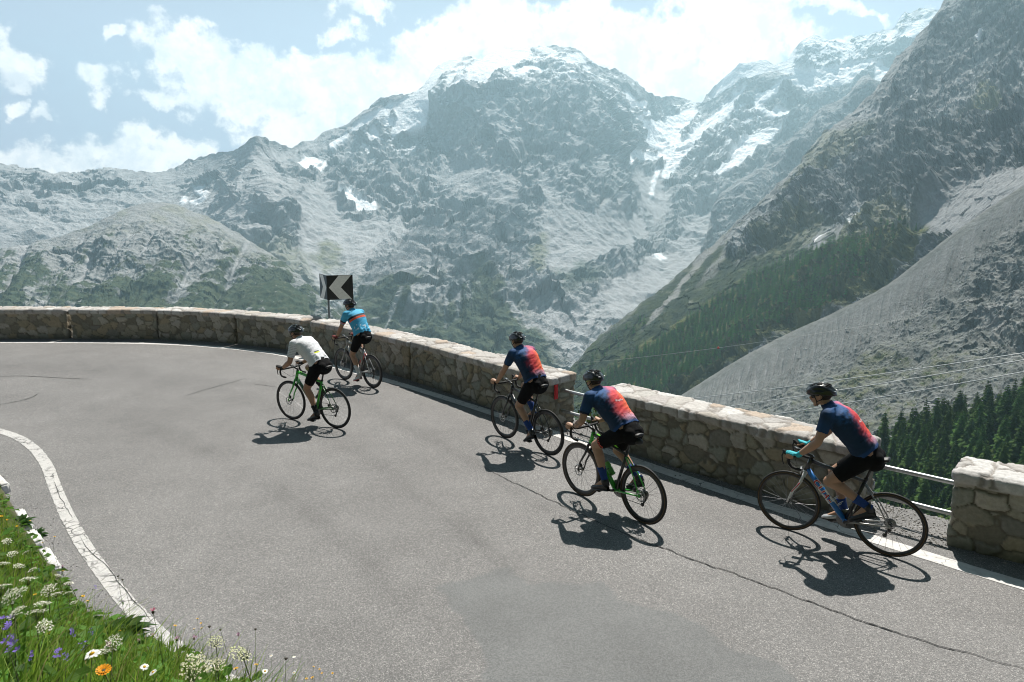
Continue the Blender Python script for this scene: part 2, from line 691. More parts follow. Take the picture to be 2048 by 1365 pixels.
# ---- the range across the valley
SKY_RANGE = [(-80, 322), (0, 325), (25, 324), (50, 332), (80, 338), (110, 346), (150, 343), (180, 340), (225, 338), (260, 343), (300, 347), (330, 348), (350, 342), (370, 332), (400, 318), (430, 310), (460, 305), (475, 296), (490, 285), (503, 275), (515, 272), (530, 274), (545, 281),
             (565, 292), (582, 300), (600, 288), (630, 281), (645, 268), (660, 262), (690, 256), (705, 245), (730, 222), (755, 206), (785, 200), (800, 196), (830, 184), (850, 168), (862, 148), (876, 130), (900, 121), (925, 112), (945, 113), (962, 120), (975, 112), (1010, 96), (1045, 96), (1062, 95), (1085, 91),
             (1125, 92), (1140, 92), (1158, 100), (1172, 118), (1190, 132), (1205, 141), (1230, 142), (1250, 152), (1275, 168), (1295, 184), (1320, 196), (1345, 192), (1370, 202), (1390, 208), (1405, 205), (1430, 180), (1455, 152), (1478, 130), (1500, 127), (1515, 124), (1530, 121), (1550, 131), (1575, 120), (1590, 98), (1607, 80), (1628, 72), (1645, 80), (1672, 82),
             (1690, 87), (1705, 77), (1735, 74), (1765, 62), (1790, 58), (1805, 33), (1820, 27), (1838, 17), (1860, 20), (1875, 22), (1890, 18), (1940, 30), (2000, 60)]
BOT_RANGE = [(-80, 660), (560, 700), (700, 800), (1000, 830), (1250, 830), (1500, 640), (1800, 420), (2000, 330)]
CTRL_RANGE = [(-80, 322, 4300), (0, 325, 4200), (200, 341, 4200), (350, 345, 4100), (460, 305, 3900), (515, 272, 3700), (582, 300, 4250), (660, 262, 4500), (740, 212, 4600), (870, 140, 4800), (950, 113, 4900), (1060, 95, 5000), (1150, 98, 4800), (1230, 143, 4900), (1300, 185, 5200), (1385, 207, 5700), (1480, 130, 5500),
              (1610, 78, 5700), (1750, 70, 5800), (1860, 18, 5800), (2000, 60, 5600),
              (0, 420, 3700), (120, 430, 3650), (300, 420, 3600), (-60, 620, 2700), (200, 620, 2600), (400, 560, 2700),
              (470, 380, 3450), (540, 380, 3250), (560, 470, 2950), (590, 560, 2550), (520, 650, 2250),
              (650, 345, 3900), (740, 400, 3600), (700, 470, 3150), (650, 560, 2650), (680, 620, 2350),
              (860, 450, 3150), (770, 530, 2650), (740, 590, 2400), (680, 690, 2100),
              (900, 190, 4400), (985, 145, 4480), (890, 290, 4150), (1000, 260, 3950), (960, 360, 3550), (930, 470, 3000), (900, 560, 2600), (880, 680, 2200), (900, 800, 1900),
              (1110, 200, 4250), (1150, 300, 3850), (1200, 250, 4200), (1230, 400, 3650), (1080, 420, 3250), (1060, 520, 2850), (1000, 620, 2350), (1100, 690, 2150), (1100, 800, 1900),
              (1310, 285, 5000), (1300, 345, 4550), (1310, 430, 3950), (1330, 520, 3350), (1230, 600, 2700), (1180, 660, 2350), (1250, 800, 2000),
              (1440, 260, 4900), (1530, 230, 5000), (1640, 180, 5200), (1560, 270, 4700), (1400, 330, 4500), (1430, 420, 3900), (1560, 420, 3900), (1750, 250, 4700), (1800, 420, 4000), (1400, 500, 3500), (1400, 640, 2600)]


def relief_range(F, fx, fy):
    base = F / 900.0 * np.array([1, 1, 0.75])
    wp = fbm(F / 500.0, 4)
    w2 = fbm(F / 90.0 + 50, 4)
    # scree basins and fans are smooth, rock is broken
    scree = np.zeros(len(F), np.float32)
    for poly in ([(585, 400), (640, 360), (690, 430), (740, 420), (800, 430), (810, 455), (740, 520), (700, 560), (660, 600), (620, 560), (590, 500)],
                 [(-60, 400), (60, 420), (140, 440), (240, 400), (330, 395), (420, 380), (460, 400), (420, 450), (260, 520), (0, 560), (-60, 560)],
                 [(1085, 350), (1120, 400), (1190, 420), (1280, 420), (1310, 470), (1210, 520), (1120, 560), (1080, 510), (1070, 430)],
                 [(1240, 340), (1330, 350), (1350, 420), (1310, 460), (1260, 400)],
                 [(1180, 600), (1270, 540), (1400, 430), (1450, 400), (1440, 520), (1330, 580), (1240, 650)],
                 [(660, 640), (760, 520), (850, 450), (880, 430), (870, 470), (790, 570), (720, 650)],
                 [(520, 285), (545, 320), (520, 360), (500, 330)], [(880, 360), (960, 330), (1050, 380), (1040, 430), (950, 400)]):
        scree = np.maximum(scree, soft(fx, fy, poly, 14, wp + w2 * 0.5, 26))
    left = soft(fx, fy, [(-120, 320), (360, 345), (500, 285), (560, 300), (610, 420), (590, 560), (430, 500), (330, 400), (-120, 480)], 14, wp, 16)
    scree = np.maximum(scree, left * sstep(wp + .8 * w2, -.28, .12) * .88)
    glac = np.zeros(len(F), np.float32)
    for poly in SNOWS:
        glac = np.maximum(glac, sstep(poly_sd(fx, fy, poly) + 4.0 + 6 * (w2 + 0.5 * wp), -3, 3))
    rg = ridged(base + 0.25 * wp[:, None], 7, 0.56)
    rg2 = ridged(F / 260.0 * np.array([1, 1, 0.55]) + 9 + 0.2 * w2[:, None], 6, 0.6)
    rg3 = ridged(F / 75.0 * np.array([1, 1, 0.7]) + 21 + 0.3 * w2[:, None], 5, 0.62)
    fa, fc = facets(F / 210.0 * np.array([1, 1, .8]) + 0.35 * wp[:, None] + 0.25 * w2[:, None], 11)
    fb, fd = facets(F / 68.0 + 0.35 * w2[:, None], 12)
    coul = ridged(F / 130.0 * np.array([1, 1, .22]) + 8 + .5 * wp[:, None], 4, .55)
    rockd = (rg - 0.45) * 140 + (rg2 - 0.45) * 34 + (rg3 - 0.45) * 11 + fa * 46 + fb * 15 + (coul - .45) * 40
    for poly, amp in CLIFFS:
        yy = [q[1] for q in poly]
        rockd = rockd - amp * soft(fx, fy, poly, 12, w2 + wp, 8) * np.clip((fy - 0.5 * (min(yy) + max(yy))) / (0.5 * (max(yy) - min(yy))), -1, 1)
    flute = ridged(F / 60.0 * np.array([1, 1, 0.18]) + 4, 3, 0.5)
    screed = (rg - 0.45) * 70 + (flute - 0.5) * 9 + w2 * 6
    # tilted strata on the spur
    st = soft(fx, fy, [(700, 610), (745, 520), (850, 430), (960, 400), (1060, 440), (1060, 520), (960, 560), (860, 540), (780, 610)], 22, wp, 20)
    hz = F[:, 2] + 0.10 * F[:, 0] + 24 * wp + 6 * w2
    fr = np.mod(hz / 40.0, 1.0)
    saw = np.where(fr < 0.72, fr / 0.72, (1 - fr) / 0.28)
    sm = np.maximum(scree * (1 - st * 0.6), glac)
    disp = rockd * (1 - sm) * (1 - 0.45 * st) + screed * sm + st * (saw - 0.5) * 44 * (1 - glac)
    # lower slopes are gentler
    disp = disp * (1 - 0.45 * sstep(fy, 560, 660))
    # glacier tongues bulge slightly
    disp += glac * (6 + 4 * w2)
    return disp.astype(np.float32), dict(scree=scree, glac=glac, wp=wp, w2=w2, st=st, rg=rg, flute=flute, fr=fr, fa=fa, fc=fc)


CLIFFS = [([(862, 190), (905, 198), (945, 180), (960, 200), (955, 235), (975, 260), (950, 285), (905, 320), (880, 310), (868, 270)], 38),
          ([(985, 150), (1010, 160), (1020, 190), (1000, 220), (975, 215)], 50), ([(1060, 260), (1110, 215), (1125, 240), (1100, 285), (1050, 320), (1030, 330)], 80),
          ([(1100, 180), (1140, 170), (1180, 230), (1140, 250), (1110, 240)], 60), ([(790, 300), (850, 290), (880, 340), (820, 370), (770, 350)], 70),
          ([(740, 370), (790, 350), (800, 400), (775, 440), (730, 400)], 80), ([(1420, 290), (1470, 270), (1480, 310), (1430, 340), (1385, 370), (1395, 330)], 80),
          ([(1490, 215), (1560, 235), (1560, 270), (1490, 270), (1440, 250), (1500, 190)], 80), ([(440, 370), (480, 370), (540, 420), (560, 470), (540, 470), (470, 420)], 60),
          ([(1190, 330), (1240, 300), (1245, 400), (1200, 410)], 70), ([(1000, 270), (1050, 330), (1100, 380), (1060, 400), (990, 340)], 50), ([(610, 265), (660, 265), (760, 215), (790, 215), (700, 280), (640, 300)], 40)]
SNOWS = [
    [(862, 150), (880, 128), (905, 121), (925, 113), (918, 122), (895, 140), (882, 152), (868, 170), (863, 190), (856, 214), (851, 232), (843, 240), (852, 242), (846, 250), (820, 258), (800, 262), (786, 270), (792, 252), (798, 240), (792, 222), (796, 214), (808, 205), (830, 190), (848, 175)],
    [(790, 213), (776, 228), (757, 236), (735, 250), (702, 266), (728, 244), (760, 228), (778, 214)],
    [(662, 294), (695, 271), (693, 278), (668, 294)], [(765, 252), (786, 242), (780, 252)], [(752, 262), (757, 270), (744, 278)],
    [(950, 126), (975, 112), (1010, 97), (1058, 97), (1052, 118), (1036, 126), (1020, 132), (1000, 133), (985, 150), (978, 165), (960, 172), (945, 174), (930, 190), (906, 198), (905, 185), (918, 168), (938, 158), (945, 146), (935, 140), (948, 132)],
    [(904, 155), (930, 140), (918, 152), (899, 172)],
    [(1085, 93), (1100, 102), (1115, 110), (1108, 112), (1090, 104), (1075, 98)],
    [(1128, 118), (1145, 110), (1160, 113), (1168, 126), (1150, 126), (1138, 128)], [(1168, 134), (1180, 136), (1172, 139)], [(1138, 156), (1152, 163), (1143, 162)],
    [(1022, 132), (1030, 148), (1026, 148)], [(1050, 134), (1075, 135), (1082, 150), (1076, 145), (1062, 138), (1048, 152), (1038, 151)],
    [(1235, 181), (1255, 192), (1270, 200), (1250, 205), (1243, 192)], [(1253, 208), (1290, 208), (1285, 215), (1262, 216)], [(1280, 225), (1296, 228), (1286, 232)],
    [(1272, 235), (1290, 245), (1320, 246), (1350, 238), (1375, 228), (1395, 225), (1378, 245), (1370, 260), (1355, 268), (1330, 270), (1310, 270), (1295, 264), (1280, 255)],
    [(1290, 268), (1330, 272), (1360, 272), (1362, 290), (1370, 292), (1380, 285), (1400, 265), (1420, 245), (1440, 230), (1470, 200), (1495, 175), (1480, 200), (1455, 235), (1420, 272), (1395, 292), (1375, 318), (1350, 325), (1320, 328), (1290, 322), (1262, 318), (1250, 330), (1248, 320), (1254, 300), (1275, 310), (1300, 318), (1320, 316), (1300, 300), (1288, 285)],
    [(1345, 322), (1372, 318), (1350, 345), (1335, 365), (1322, 360)], [(1312, 345), (1318, 342), (1305, 375), (1299, 398), (1302, 375)],
    [(1478, 131), (1500, 127), (1515, 125), (1530, 122), (1550, 132), (1575, 122), (1590, 100), (1578, 140), (1600, 152), (1640, 150), (1680, 145), (1720, 132), (1745, 130), (1720, 150), (1700, 162), (1660, 170), (1630, 182), (1580, 178), (1545, 195), (1520, 205), (1516, 215), (1530, 225), (1560, 232), (1580, 228), (1570, 242), (1540, 232), (1516, 222), (1508, 205), (1520, 192), (1560, 172), (1600, 158), (1570, 150), (1555, 140), (1530, 145), (1510, 150), (1480, 162), (1460, 178), (1440, 195), (1425, 200), (1445, 170), (1460, 150)],
    [(1755, 140), (1790, 142), (1800, 165), (1780, 175), (1755, 165)],
    [(1835, 50), (1880, 22), (1892, 22), (1880, 40), (1850, 75)], [(1815, 60), (1838, 55), (1850, 62), (1815, 90), (1790, 100)], [(1770, 65), (1790, 60), (1800, 75), (1782, 82)],
    [(1475, 300), (1500, 275), (1545, 262), (1560, 262), (1530, 290), (1500, 320), (1450, 350), (1430, 360), (1460, 330)],
    [(600, 325), (622, 318), (640, 322), (625, 335), (612, 342)], [(622, 345), (650, 325), (640, 340), (628, 350)], [(675, 395), (700, 388), (712, 405), (735, 412), (745, 420), (720, 420), (690, 412)], [(738, 418), (750, 408), (752, 420), (740, 422)],
    [(395, 385), (408, 380), (400, 388)], [(405, 393), (415, 390), (407, 398)], [(385, 408), (410, 402), (400, 412)], [(365, 408), (372, 402), (368, 410)], [(1310, 512), (1322, 508), (1330, 514), (1318, 520)]]


def paint_range(P, N, fx, fy, m):
    wp, w2 = m['wp'], m['w2']
    w3 = fbm(P / 28.0 + 7, 4, 0.6)
    nz = N[:, 2]
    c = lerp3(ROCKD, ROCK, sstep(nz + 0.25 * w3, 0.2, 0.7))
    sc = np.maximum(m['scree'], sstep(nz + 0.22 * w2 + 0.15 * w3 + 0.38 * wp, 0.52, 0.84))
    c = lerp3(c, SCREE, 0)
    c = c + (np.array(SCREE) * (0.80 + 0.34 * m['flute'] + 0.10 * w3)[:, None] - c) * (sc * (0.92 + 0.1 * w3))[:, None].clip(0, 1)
    # beds of the spur: dark ledges between paler bands; joints in the rock faces
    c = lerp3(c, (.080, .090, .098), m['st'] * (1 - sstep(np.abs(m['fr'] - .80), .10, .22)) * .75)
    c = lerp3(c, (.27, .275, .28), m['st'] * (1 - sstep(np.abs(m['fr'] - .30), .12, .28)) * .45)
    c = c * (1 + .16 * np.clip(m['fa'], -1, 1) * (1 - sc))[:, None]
    # warm ochre and alpine turf below the rock on the left peak and on the fans
    turf = np.zeros(len(P), np.float32)
    for poly, k in (([(1062, 500), (1090, 470), (1092, 520), (1075, 560), (1060, 540)], .9), ([(480, 520), (560, 470), (620, 540), (640, 600), (560, 620)], .55), ([(620, 520), (650, 490), (680, 505), (685, 530), (650, 545)], .8)):
        turf = np.maximum(turf, k * soft(fx, fy, poly, 10, w2, 16))
    c = lerp3(c, GRASS, turf * (0.55 + 0.5 * sstep(w3, -.2, .3)))
    # green scrub on the low spur, cut by pale chutes that fan from the cliff foot
    low = soft(fx, fy, [(690, 600), (760, 560), (870, 545), (960, 545), (1020, 580), (1080, 660), (1120, 740), (1130, 900), (560, 900), (640, 640)], 18, wp + w2, 30)
    chute_u = (fx - 900) / (np.maximum(fy - 430, 30)) * 3.2
    ch = ridged(np.stack([chute_u, fy / 400.0, w2 * 0.12], -1), 3, 0.55)
    chm = sstep(ch + 0.12 * w3 - 0.35 * sstep(fy, 600, 720), 0.56, 0.80)
    gs = low * (1 - chm) * sstep(w2 + 0.35 * sstep(fy, 560, 640), -0.25, 0.05)
    gcol = lerp3(SCRUB, (.07, .085, .04), sstep(w3, -.25, .45))
    c = c + (gcol - c) * (gs * 0.95)[:, None]
    # dwarf pine spots higher up
    sp = soft(fx, fy, [(560, 560), (620, 600), (700, 640), (600, 700), (300, 700), (380, 600)], 25, wp, 30) * sstep(w2 + .5 * w3, 0.05, 0.25)
    c = lerp3(c, SCRUB, sp)
    sp2 = soft(fx, fy, [(1100, 560), (1160, 530), (1200, 560), (1180, 600), (1120, 600)], 14, w2, 24) * 0.8
    c = lerp3(c, (.06, .085, .06), sp2)
    # snow and ice, plus snow left on ledges round the summits
    dust = np.zeros(len(P), np.float32)
    for poly in ([(860, 150), (960, 110), (1140, 90), (1200, 140), (1300, 190), (1260, 240), (1160, 190), (1060, 160), (960, 200), (870, 230)], [(1560, 130), (1620, 72), (1860, 18), (1880, 60), (1750, 150), (1640, 150)], [(1230, 170), (1400, 205), (1430, 300), (1280, 320)],
                 [(690, 300), (740, 230), (860, 240), (860, 290), (780, 330)], [(1400, 260), (1500, 200), (1560, 250), (1430, 360), (1370, 380)]):
        dust = np.maximum(dust, soft(fx, fy, poly, 14, w2, 18))
    hi = soft(fx, fy, [(1560, 140), (1590, 60), (1900, 0), (1900, 60), (1750, 160), (1640, 160)], 10)
    ledge = dust * sstep(nz + 0.5 * w3 + 0.45 * w2 + .30 * hi, 0.76, 0.90)
    sn = np.maximum(m['glac'] * sstep(nz + 0.35 * w3, -0.6, -0.2), ledge)
    ice = lerp3(SNOW, (.74, .79, .83), sstep(ridged(P / 70.0 * np.array([1, 1, 2.5]), 4), .45, .75) * sstep(fy, 170, 300) * 0.7)
    c = c + (ice - c) * sn[:, None]
    return c


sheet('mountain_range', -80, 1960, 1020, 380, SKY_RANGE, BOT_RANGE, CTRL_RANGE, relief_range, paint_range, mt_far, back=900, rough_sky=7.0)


# ---- the dark rib in front of the right glacier
def relief_rib(F, fx, fy):
    w2 = fbm(F / 90.0 + 50, 4)
    wp = fbm(F / 400.0 + 3, 4)
    rg = ridged(F / 420.0 * np.array([1, 1, .6]) + 2 + 0.2 * wp[:, None], 7, 0.6)
    cl = soft(fx, fy, [(1425, 520), (1440, 400), (1470, 385), (1560, 400), (1580, 430), (1480, 520)], 10, w2, 10)
    return (rg - 0.45) * 150 + cl * 20, dict(wp=wp, w2=w2, cl=cl)


def paint_rib(P, N, fx, fy, m):
    w3 = fbm(P / 25.0 + 7, 4, 0.6)
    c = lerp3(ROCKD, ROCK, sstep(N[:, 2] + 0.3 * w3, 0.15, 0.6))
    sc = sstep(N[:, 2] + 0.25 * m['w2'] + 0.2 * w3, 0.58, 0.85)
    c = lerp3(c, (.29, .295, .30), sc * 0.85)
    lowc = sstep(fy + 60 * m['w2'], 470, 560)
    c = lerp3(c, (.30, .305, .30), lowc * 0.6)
    return c


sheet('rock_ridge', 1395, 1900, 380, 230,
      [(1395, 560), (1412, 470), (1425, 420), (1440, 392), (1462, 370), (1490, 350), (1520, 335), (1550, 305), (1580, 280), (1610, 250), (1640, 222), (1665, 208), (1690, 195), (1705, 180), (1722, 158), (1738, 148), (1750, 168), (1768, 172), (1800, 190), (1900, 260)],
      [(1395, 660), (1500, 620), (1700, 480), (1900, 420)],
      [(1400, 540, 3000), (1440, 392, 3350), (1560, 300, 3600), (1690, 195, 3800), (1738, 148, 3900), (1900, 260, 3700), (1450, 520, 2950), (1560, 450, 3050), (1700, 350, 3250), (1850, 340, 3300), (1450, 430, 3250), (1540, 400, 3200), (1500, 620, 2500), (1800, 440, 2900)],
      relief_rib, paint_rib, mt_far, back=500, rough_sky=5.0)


# ---- the rounded green shoulder on the left
def relief_left(F, fx, fy):
    w2 = fbm(F / 60.0 + 50, 4)
    wp = fbm(F / 300.0 + 3, 4)
    # gullies fan downhill to the right
    u = (fx + 0.62 * fy) / 70.0
    gul = ridged(np.stack([u, fy / 420.0, wp * 0.35], -1), 4, 0.55)
    rg = ridged(F / 240.0 * np.array([1, 1, .6]) + 2 + 0.2 * wp[:, None], 6, 0.6)
    k = sstep(fy, 400, 500)
    fb, fd = facets(F / 38.0 + .5 * w2[:, None], 31)
    return (rg - .45) * (14 + 30 * k) + (0.45 - gul) * 30 * k + fb * 5 * k, dict(wp=wp, w2=w2, gul=gul)


def paint_left(P, N, fx, fy, m):
    w3 = fbm(P / 16.0 + 7, 4, 0.6)
    w2 = m['w2']
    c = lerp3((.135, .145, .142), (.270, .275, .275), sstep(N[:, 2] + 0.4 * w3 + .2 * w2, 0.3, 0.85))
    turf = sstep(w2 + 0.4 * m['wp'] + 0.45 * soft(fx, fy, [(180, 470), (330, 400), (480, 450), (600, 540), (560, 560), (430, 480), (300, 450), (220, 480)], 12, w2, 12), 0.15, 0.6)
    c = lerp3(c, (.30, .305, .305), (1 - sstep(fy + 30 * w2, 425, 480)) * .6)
    c = lerp3(c, (.20, .20, .145), turf * (.20 + .35 * sstep(w3 + .5 * w2, -.3, .4)))
    hgt = sstep(fy + 30 * m['wp'] - 0.05 * fx, 430, 600)
    pine = sstep(w2 * 0.9 + 0.55 * w3 + 0.75 * (0.5 - m['gul']) + 0.75 * hgt, 0.36, 0.50) * sstep(fy + 40 * w2, 440, 490)
    c = lerp3(c, lerp3(SCRUB, (.06, .075, .035), sstep(w3, -.3, .4)), pine * 0.96)
    chute = sstep(m['gul'] + 0.15 * w3, 0.72, 0.9) * sstep(fy, 450, 500) * (1 - 0.6 * hgt)
    c = lerp3(c, (.43, .43, .44), chute * 0.8)
    return c


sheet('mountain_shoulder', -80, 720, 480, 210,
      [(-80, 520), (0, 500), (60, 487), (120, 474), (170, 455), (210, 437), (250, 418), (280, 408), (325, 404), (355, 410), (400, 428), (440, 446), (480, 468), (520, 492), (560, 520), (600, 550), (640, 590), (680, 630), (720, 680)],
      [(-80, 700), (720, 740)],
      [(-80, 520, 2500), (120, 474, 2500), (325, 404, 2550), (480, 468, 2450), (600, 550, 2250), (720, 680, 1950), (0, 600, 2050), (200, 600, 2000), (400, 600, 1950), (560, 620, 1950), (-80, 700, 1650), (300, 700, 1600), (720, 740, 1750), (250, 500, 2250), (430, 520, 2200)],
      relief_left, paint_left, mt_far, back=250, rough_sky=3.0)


# ---- wooded knoll at the valley mouth
def relief_knoll(F, fx, fy):
    w2 = fbm(F / 25.0, 4)
    return w2 * 12, dict(w2=w2)


def paint_knoll(P, N, fx, fy, m):
    w3 = fbm(P / 9.0 + 7, 4, 0.6)
    c = lerp3(SCRUB, (.075, .085, .045), sstep(w3 + .4 * m['w2'], -.2, .5))
    c = lerp3(c, (.28, .285, .28), sstep(m['w2'] + .3 * w3 + 0.5 * sstep(fx, 600, 650), .35, .5))
    return c


sheet('wooded_knoll', 430, 720, 200, 110, [(430, 690), (455, 640), (475, 605), (500, 580), (525, 566), (550, 560), (575, 566), (600, 582), (615, 602), (625, 640), (660, 665), (720, 700)],
      [(430, 760), (720, 760)], [(430, 690, 1750), (550, 560, 1950), (620, 610, 1850), (720, 700, 1750), (430, 760, 1550), (570, 680, 1600), (720, 760, 1550)], relief_knoll, paint_knoll, mt_far, back=120, rough_sky=4.0)


# ---- the big slope on the right
def relief_right(F, fx, fy):
    w2 = fbm(F / 34.0 + 50, 5)
    wp = fbm(F / 220.0 + 3, 4)
    s = fx + 0.95 * fy                     # across the strata
    q = np.stack([(fx - 0.9 * fy) / 260.0, s / 60.0, F[:, 1] / 500.0], -1) + 0.22 * wp[:, None]
    strata = ridged(q, 6, 0.62)
    rg = ridged(F / 260.0 * np.array([1, 1, .7]) + 5 + 0.2 * wp[:, None], 7, 0.6)
    cliff = np.zeros(len(F), np.float32)
    for poly in ([(1690, 345), (1790, 300), (1850, 260), (1960, 200), (2048, 200), (2100, 340), (2048, 330), (1990, 370), (1900, 410), (1830, 425), (1800, 400), (1740, 430), (1720, 400)],
                 [(1850, 40), (1900, 10), (2100, -60), (2100, 100), (1900, 90), (1860, 90)], [(1560, 400), (1640, 330), (1680, 350), (1690, 420), (1600, 500), (1500, 560), (1480, 520)]):
        cliff = np.maximum(cliff, soft(fx, fy, poly, 10, w2 + wp, 14))
    green = soft(fx, fy, [(1440, 480), (1480, 520), (1640, 440), (1700, 470), (1560, 620), (1400, 740), (1200, 900), (1000, 900), (1140, 720), (1260, 625)], 16, wp + w2, 18)
    scree = np.zeros(len(F), np.float32)
    for poly in ([(2048, 330), (2100, 300), (2100, 460), (1860, 480), (1800, 470), (1850, 440), (1940, 360)], [(1640, 480), (1700, 440), (1660, 500), (1560, 570), (1545, 560)]):
        scree = np.maximum(scree, soft(fx, fy, poly, 8, w2, 8))
    amp = (1 - 0.72 * green) * (1 - 0.85 * scree)
    rg2 = ridged(F / 40.0 + 3 + 0.3 * w2[:, None], 5, 0.62)
    fa, fc = facets(np.stack([(fx - .9 * fy) / 70.0, s / 34.0, F[:, 1] / 160.0], -1) + .4 * wp[:, None] + .2 * w2[:, None], 21)
    fb, fd = facets(F / 22.0 + .4 * w2[:, None], 22)
    disp = (strata - .45) * 34 * amp + (fa * 17 + fb * 6) * amp + (rg - .45) * (38 + 55 * cliff) * amp + (rg2 - .45) * 11 * amp + w2 * 2
    return disp, dict(wp=wp, w2=w2, st=strata, cliff=cliff, green=green, scree=scree, fa=fa)


def paint_right(P, N, fx, fy, m):
    w2, wp = m['w2'], m['wp']
    w3 = fbm(P / 9.0 + 7, 4, 0.6)
    nz = N[:, 2]
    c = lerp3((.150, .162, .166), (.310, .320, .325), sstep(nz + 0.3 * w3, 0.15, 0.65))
    sc = sstep(nz + 0.30 * w2 + 0.25 * w3 + 0.50 * wp, 0.50, 0.82) * (1 - 0.80 * m['cliff'])
    c = lerp3(c, (.062, .072, .074), m['cliff'] * .5)
    c = lerp3(c, (.285, .29, .295), sc * 0.9)
    c = lerp3(c, (.095, .105, .108), sstep(m['st'], .50, .72) * .55 * (1 - m['scree']))
    c = c * (1 + .22 * np.clip(m['fa'], -1, 1))[:, None]
    turf = np.zeros(len(P), np.float32)
    for poly, k in (([(1960, 170), (1990, 175), (2060, 200), (2060, 215), (1960, 215), (1900, 255), (1880, 262), (1930, 215)], .95), ([(1560, 380), (1650, 270), (1700, 260), (1760, 240), (1740, 280), (1680, 320), (1590, 400)], .6),
                    ([(1500, 480), (1620, 420), (1650, 440), (1560, 520)], .6), ([(1700, 440), (1790, 390), (1830, 430), (1850, 450), (1760, 480), (1660, 500)], .7), ([(1650, 500), (1760, 470), (1860, 455), (1880, 470), (1780, 520), (1700, 545)], .85)):
        turf = np.maximum(turf, k * soft(fx, fy, poly, 8, w2 + wp, 14))
    c = lerp3(c, (.165, .165, .075), turf * (.5 + .5 * sstep(w3, -.3, .3)))
    mid = sstep(fy - 0.0 * fx + 40 * wp, 330, 480) * sstep(w2 + 0.4 * w3, -.05, .3) * (1 - m['scree'])
    c = lerp3(c, (.075, .088, .042), mid * 0.6)
    c = lerp3(c, (.24, .245, .25), m['scree'] * 0.95)
    # dwarf pine and grass on the lower apron with pale gullies down the fall line
    gcol = lerp3((.014, .027, .014), (.044, .060, .024), sstep(w2 + .5 * w3, -.25, .5))
    along = (fx + 0.86 * fy - 1500)
    gl = np.zeros(len(P), np.float32)
    for off, wd, y0, y1, k in ((350, 9, 450, 640, .95), (520, 5, 520, 690, .8), (395, 16, 430, 560, .55), (300, 6, 560, 620, .5)):
        dd = np.abs(along - off - 26 * wp - 8 * w2) / (wd * (0.6 + 0.8 * sstep(-fy, -y1, -y0)))
        gl = np.maximum(gl, k * (1 - sstep(dd, .5, 1.3)) * sstep(fy, y0 - 20, y0 + 20) * (1 - sstep(fy, y1 - 30, y1 + 40)))
    g = m['green'] * (1 - gl) * (1 - 0.9 * sstep(w2 + wp - .004 * (fy - 560), .35, .6))
    c = c + (gcol - c) * (g * .97)[:, None]
    c = lerp3(c, (.24, .24, .23), m['green'] * gl * 0.8)
    ff = soft(fx, fy, [(1200, 760), (1330, 660), (1480, 570), (1600, 520), (1700, 480), (1860, 455), (1850, 520), (1700, 620), (1500, 720), (1330, 860), (1100, 900)], 8, w2, 8)
    c = c + (lerp3((.050, .062, .020), (.125, .130, .045), sstep(w2 + .6 * w3, -.3, .4)) - c) * (ff * .95)[:, None]
    for poly in ([(1950, 82), (1958, 70), (1970, 66), (1966, 76), (1955, 88)], [(1978, 46), (1990, 38), (1984, 46)], [(1905, 48), (1912, 44), (1908, 50)], [(1630, 478), (1655, 462), (1640, 474), (1628, 484)], [(1715, 438), (1728, 425), (1722, 438)], [(1700, 448), (1712, 444), (1704, 454)], [(1820, 194), (1828, 192), (1824, 198)], [(1808, 262), (1816, 258), (1812, 266)]):
        c = lerp3(c, SNOW, soft(fx, fy, poly, 1.5, w2, 2))
    return c


sheet('mountain_slope', 1080, 2120, 760, 460,
      [(1080, 812), (1140, 738), (1180, 693), (1220, 655), (1260, 625), (1300, 597), (1340, 565), (1375, 535), (1400, 512), (1430, 488), (1450, 470), (1470, 447), (1500, 425), (1530, 397), (1560, 368), (1590, 335), (1620, 305), (1650, 268), (1690, 232), (1725, 205), (1750, 185), (1765, 160), (1785, 130), (1800, 110), (1822, 88), (1832, 70), (1856, 52), (1872, 28), (1888, 2), (1920, -30), (2120, -200)],
      [(1080, 900), (1400, 850), (1600, 740), (1850, 600), (2120, 480)],
      [(1080, 812, 1330), (1220, 655, 1530), (1340, 565, 1660), (1450, 470, 1790), (1560, 368, 1930), (1650, 268, 2060), (1765, 160, 2200), (1888, 2, 2420), (2000, -90, 2560), (2120, -200, 2720),
       (1080, 900, 1080), (1250, 830, 1090), (1400, 765, 1100), (1600, 655, 1130), (1790, 560, 1130), (1900, 470, 1130), (2048, 372, 1120), (2120, 340, 1110), (2120, 480, 1000), (1850, 600, 1050), (1600, 740, 1050), (1400, 850, 1020),
       (1300, 690, 1320), (1500, 560, 1440), (1650, 430, 1570), (1800, 300, 1700), (1950, 200, 1790), (2080, 100, 1960)],
      relief_right, paint_right, mt_near, back=300, rough_sky=8.0)


# ---- the moraine: a long gravel crest, fluted under the crest, rough with rock and turf below
CREST = [(1180, 890), (1250, 855), (1320, 817), (1400, 767), (1450, 735), (1500, 706), (1550, 680), (1600, 656), (1650, 634), (1700, 610), (1750, 585), (1790, 560), (1850, 512), (1900, 472), (1940, 443), (1980, 415), (2010, 395), (2048, 371), (2120, 325)]


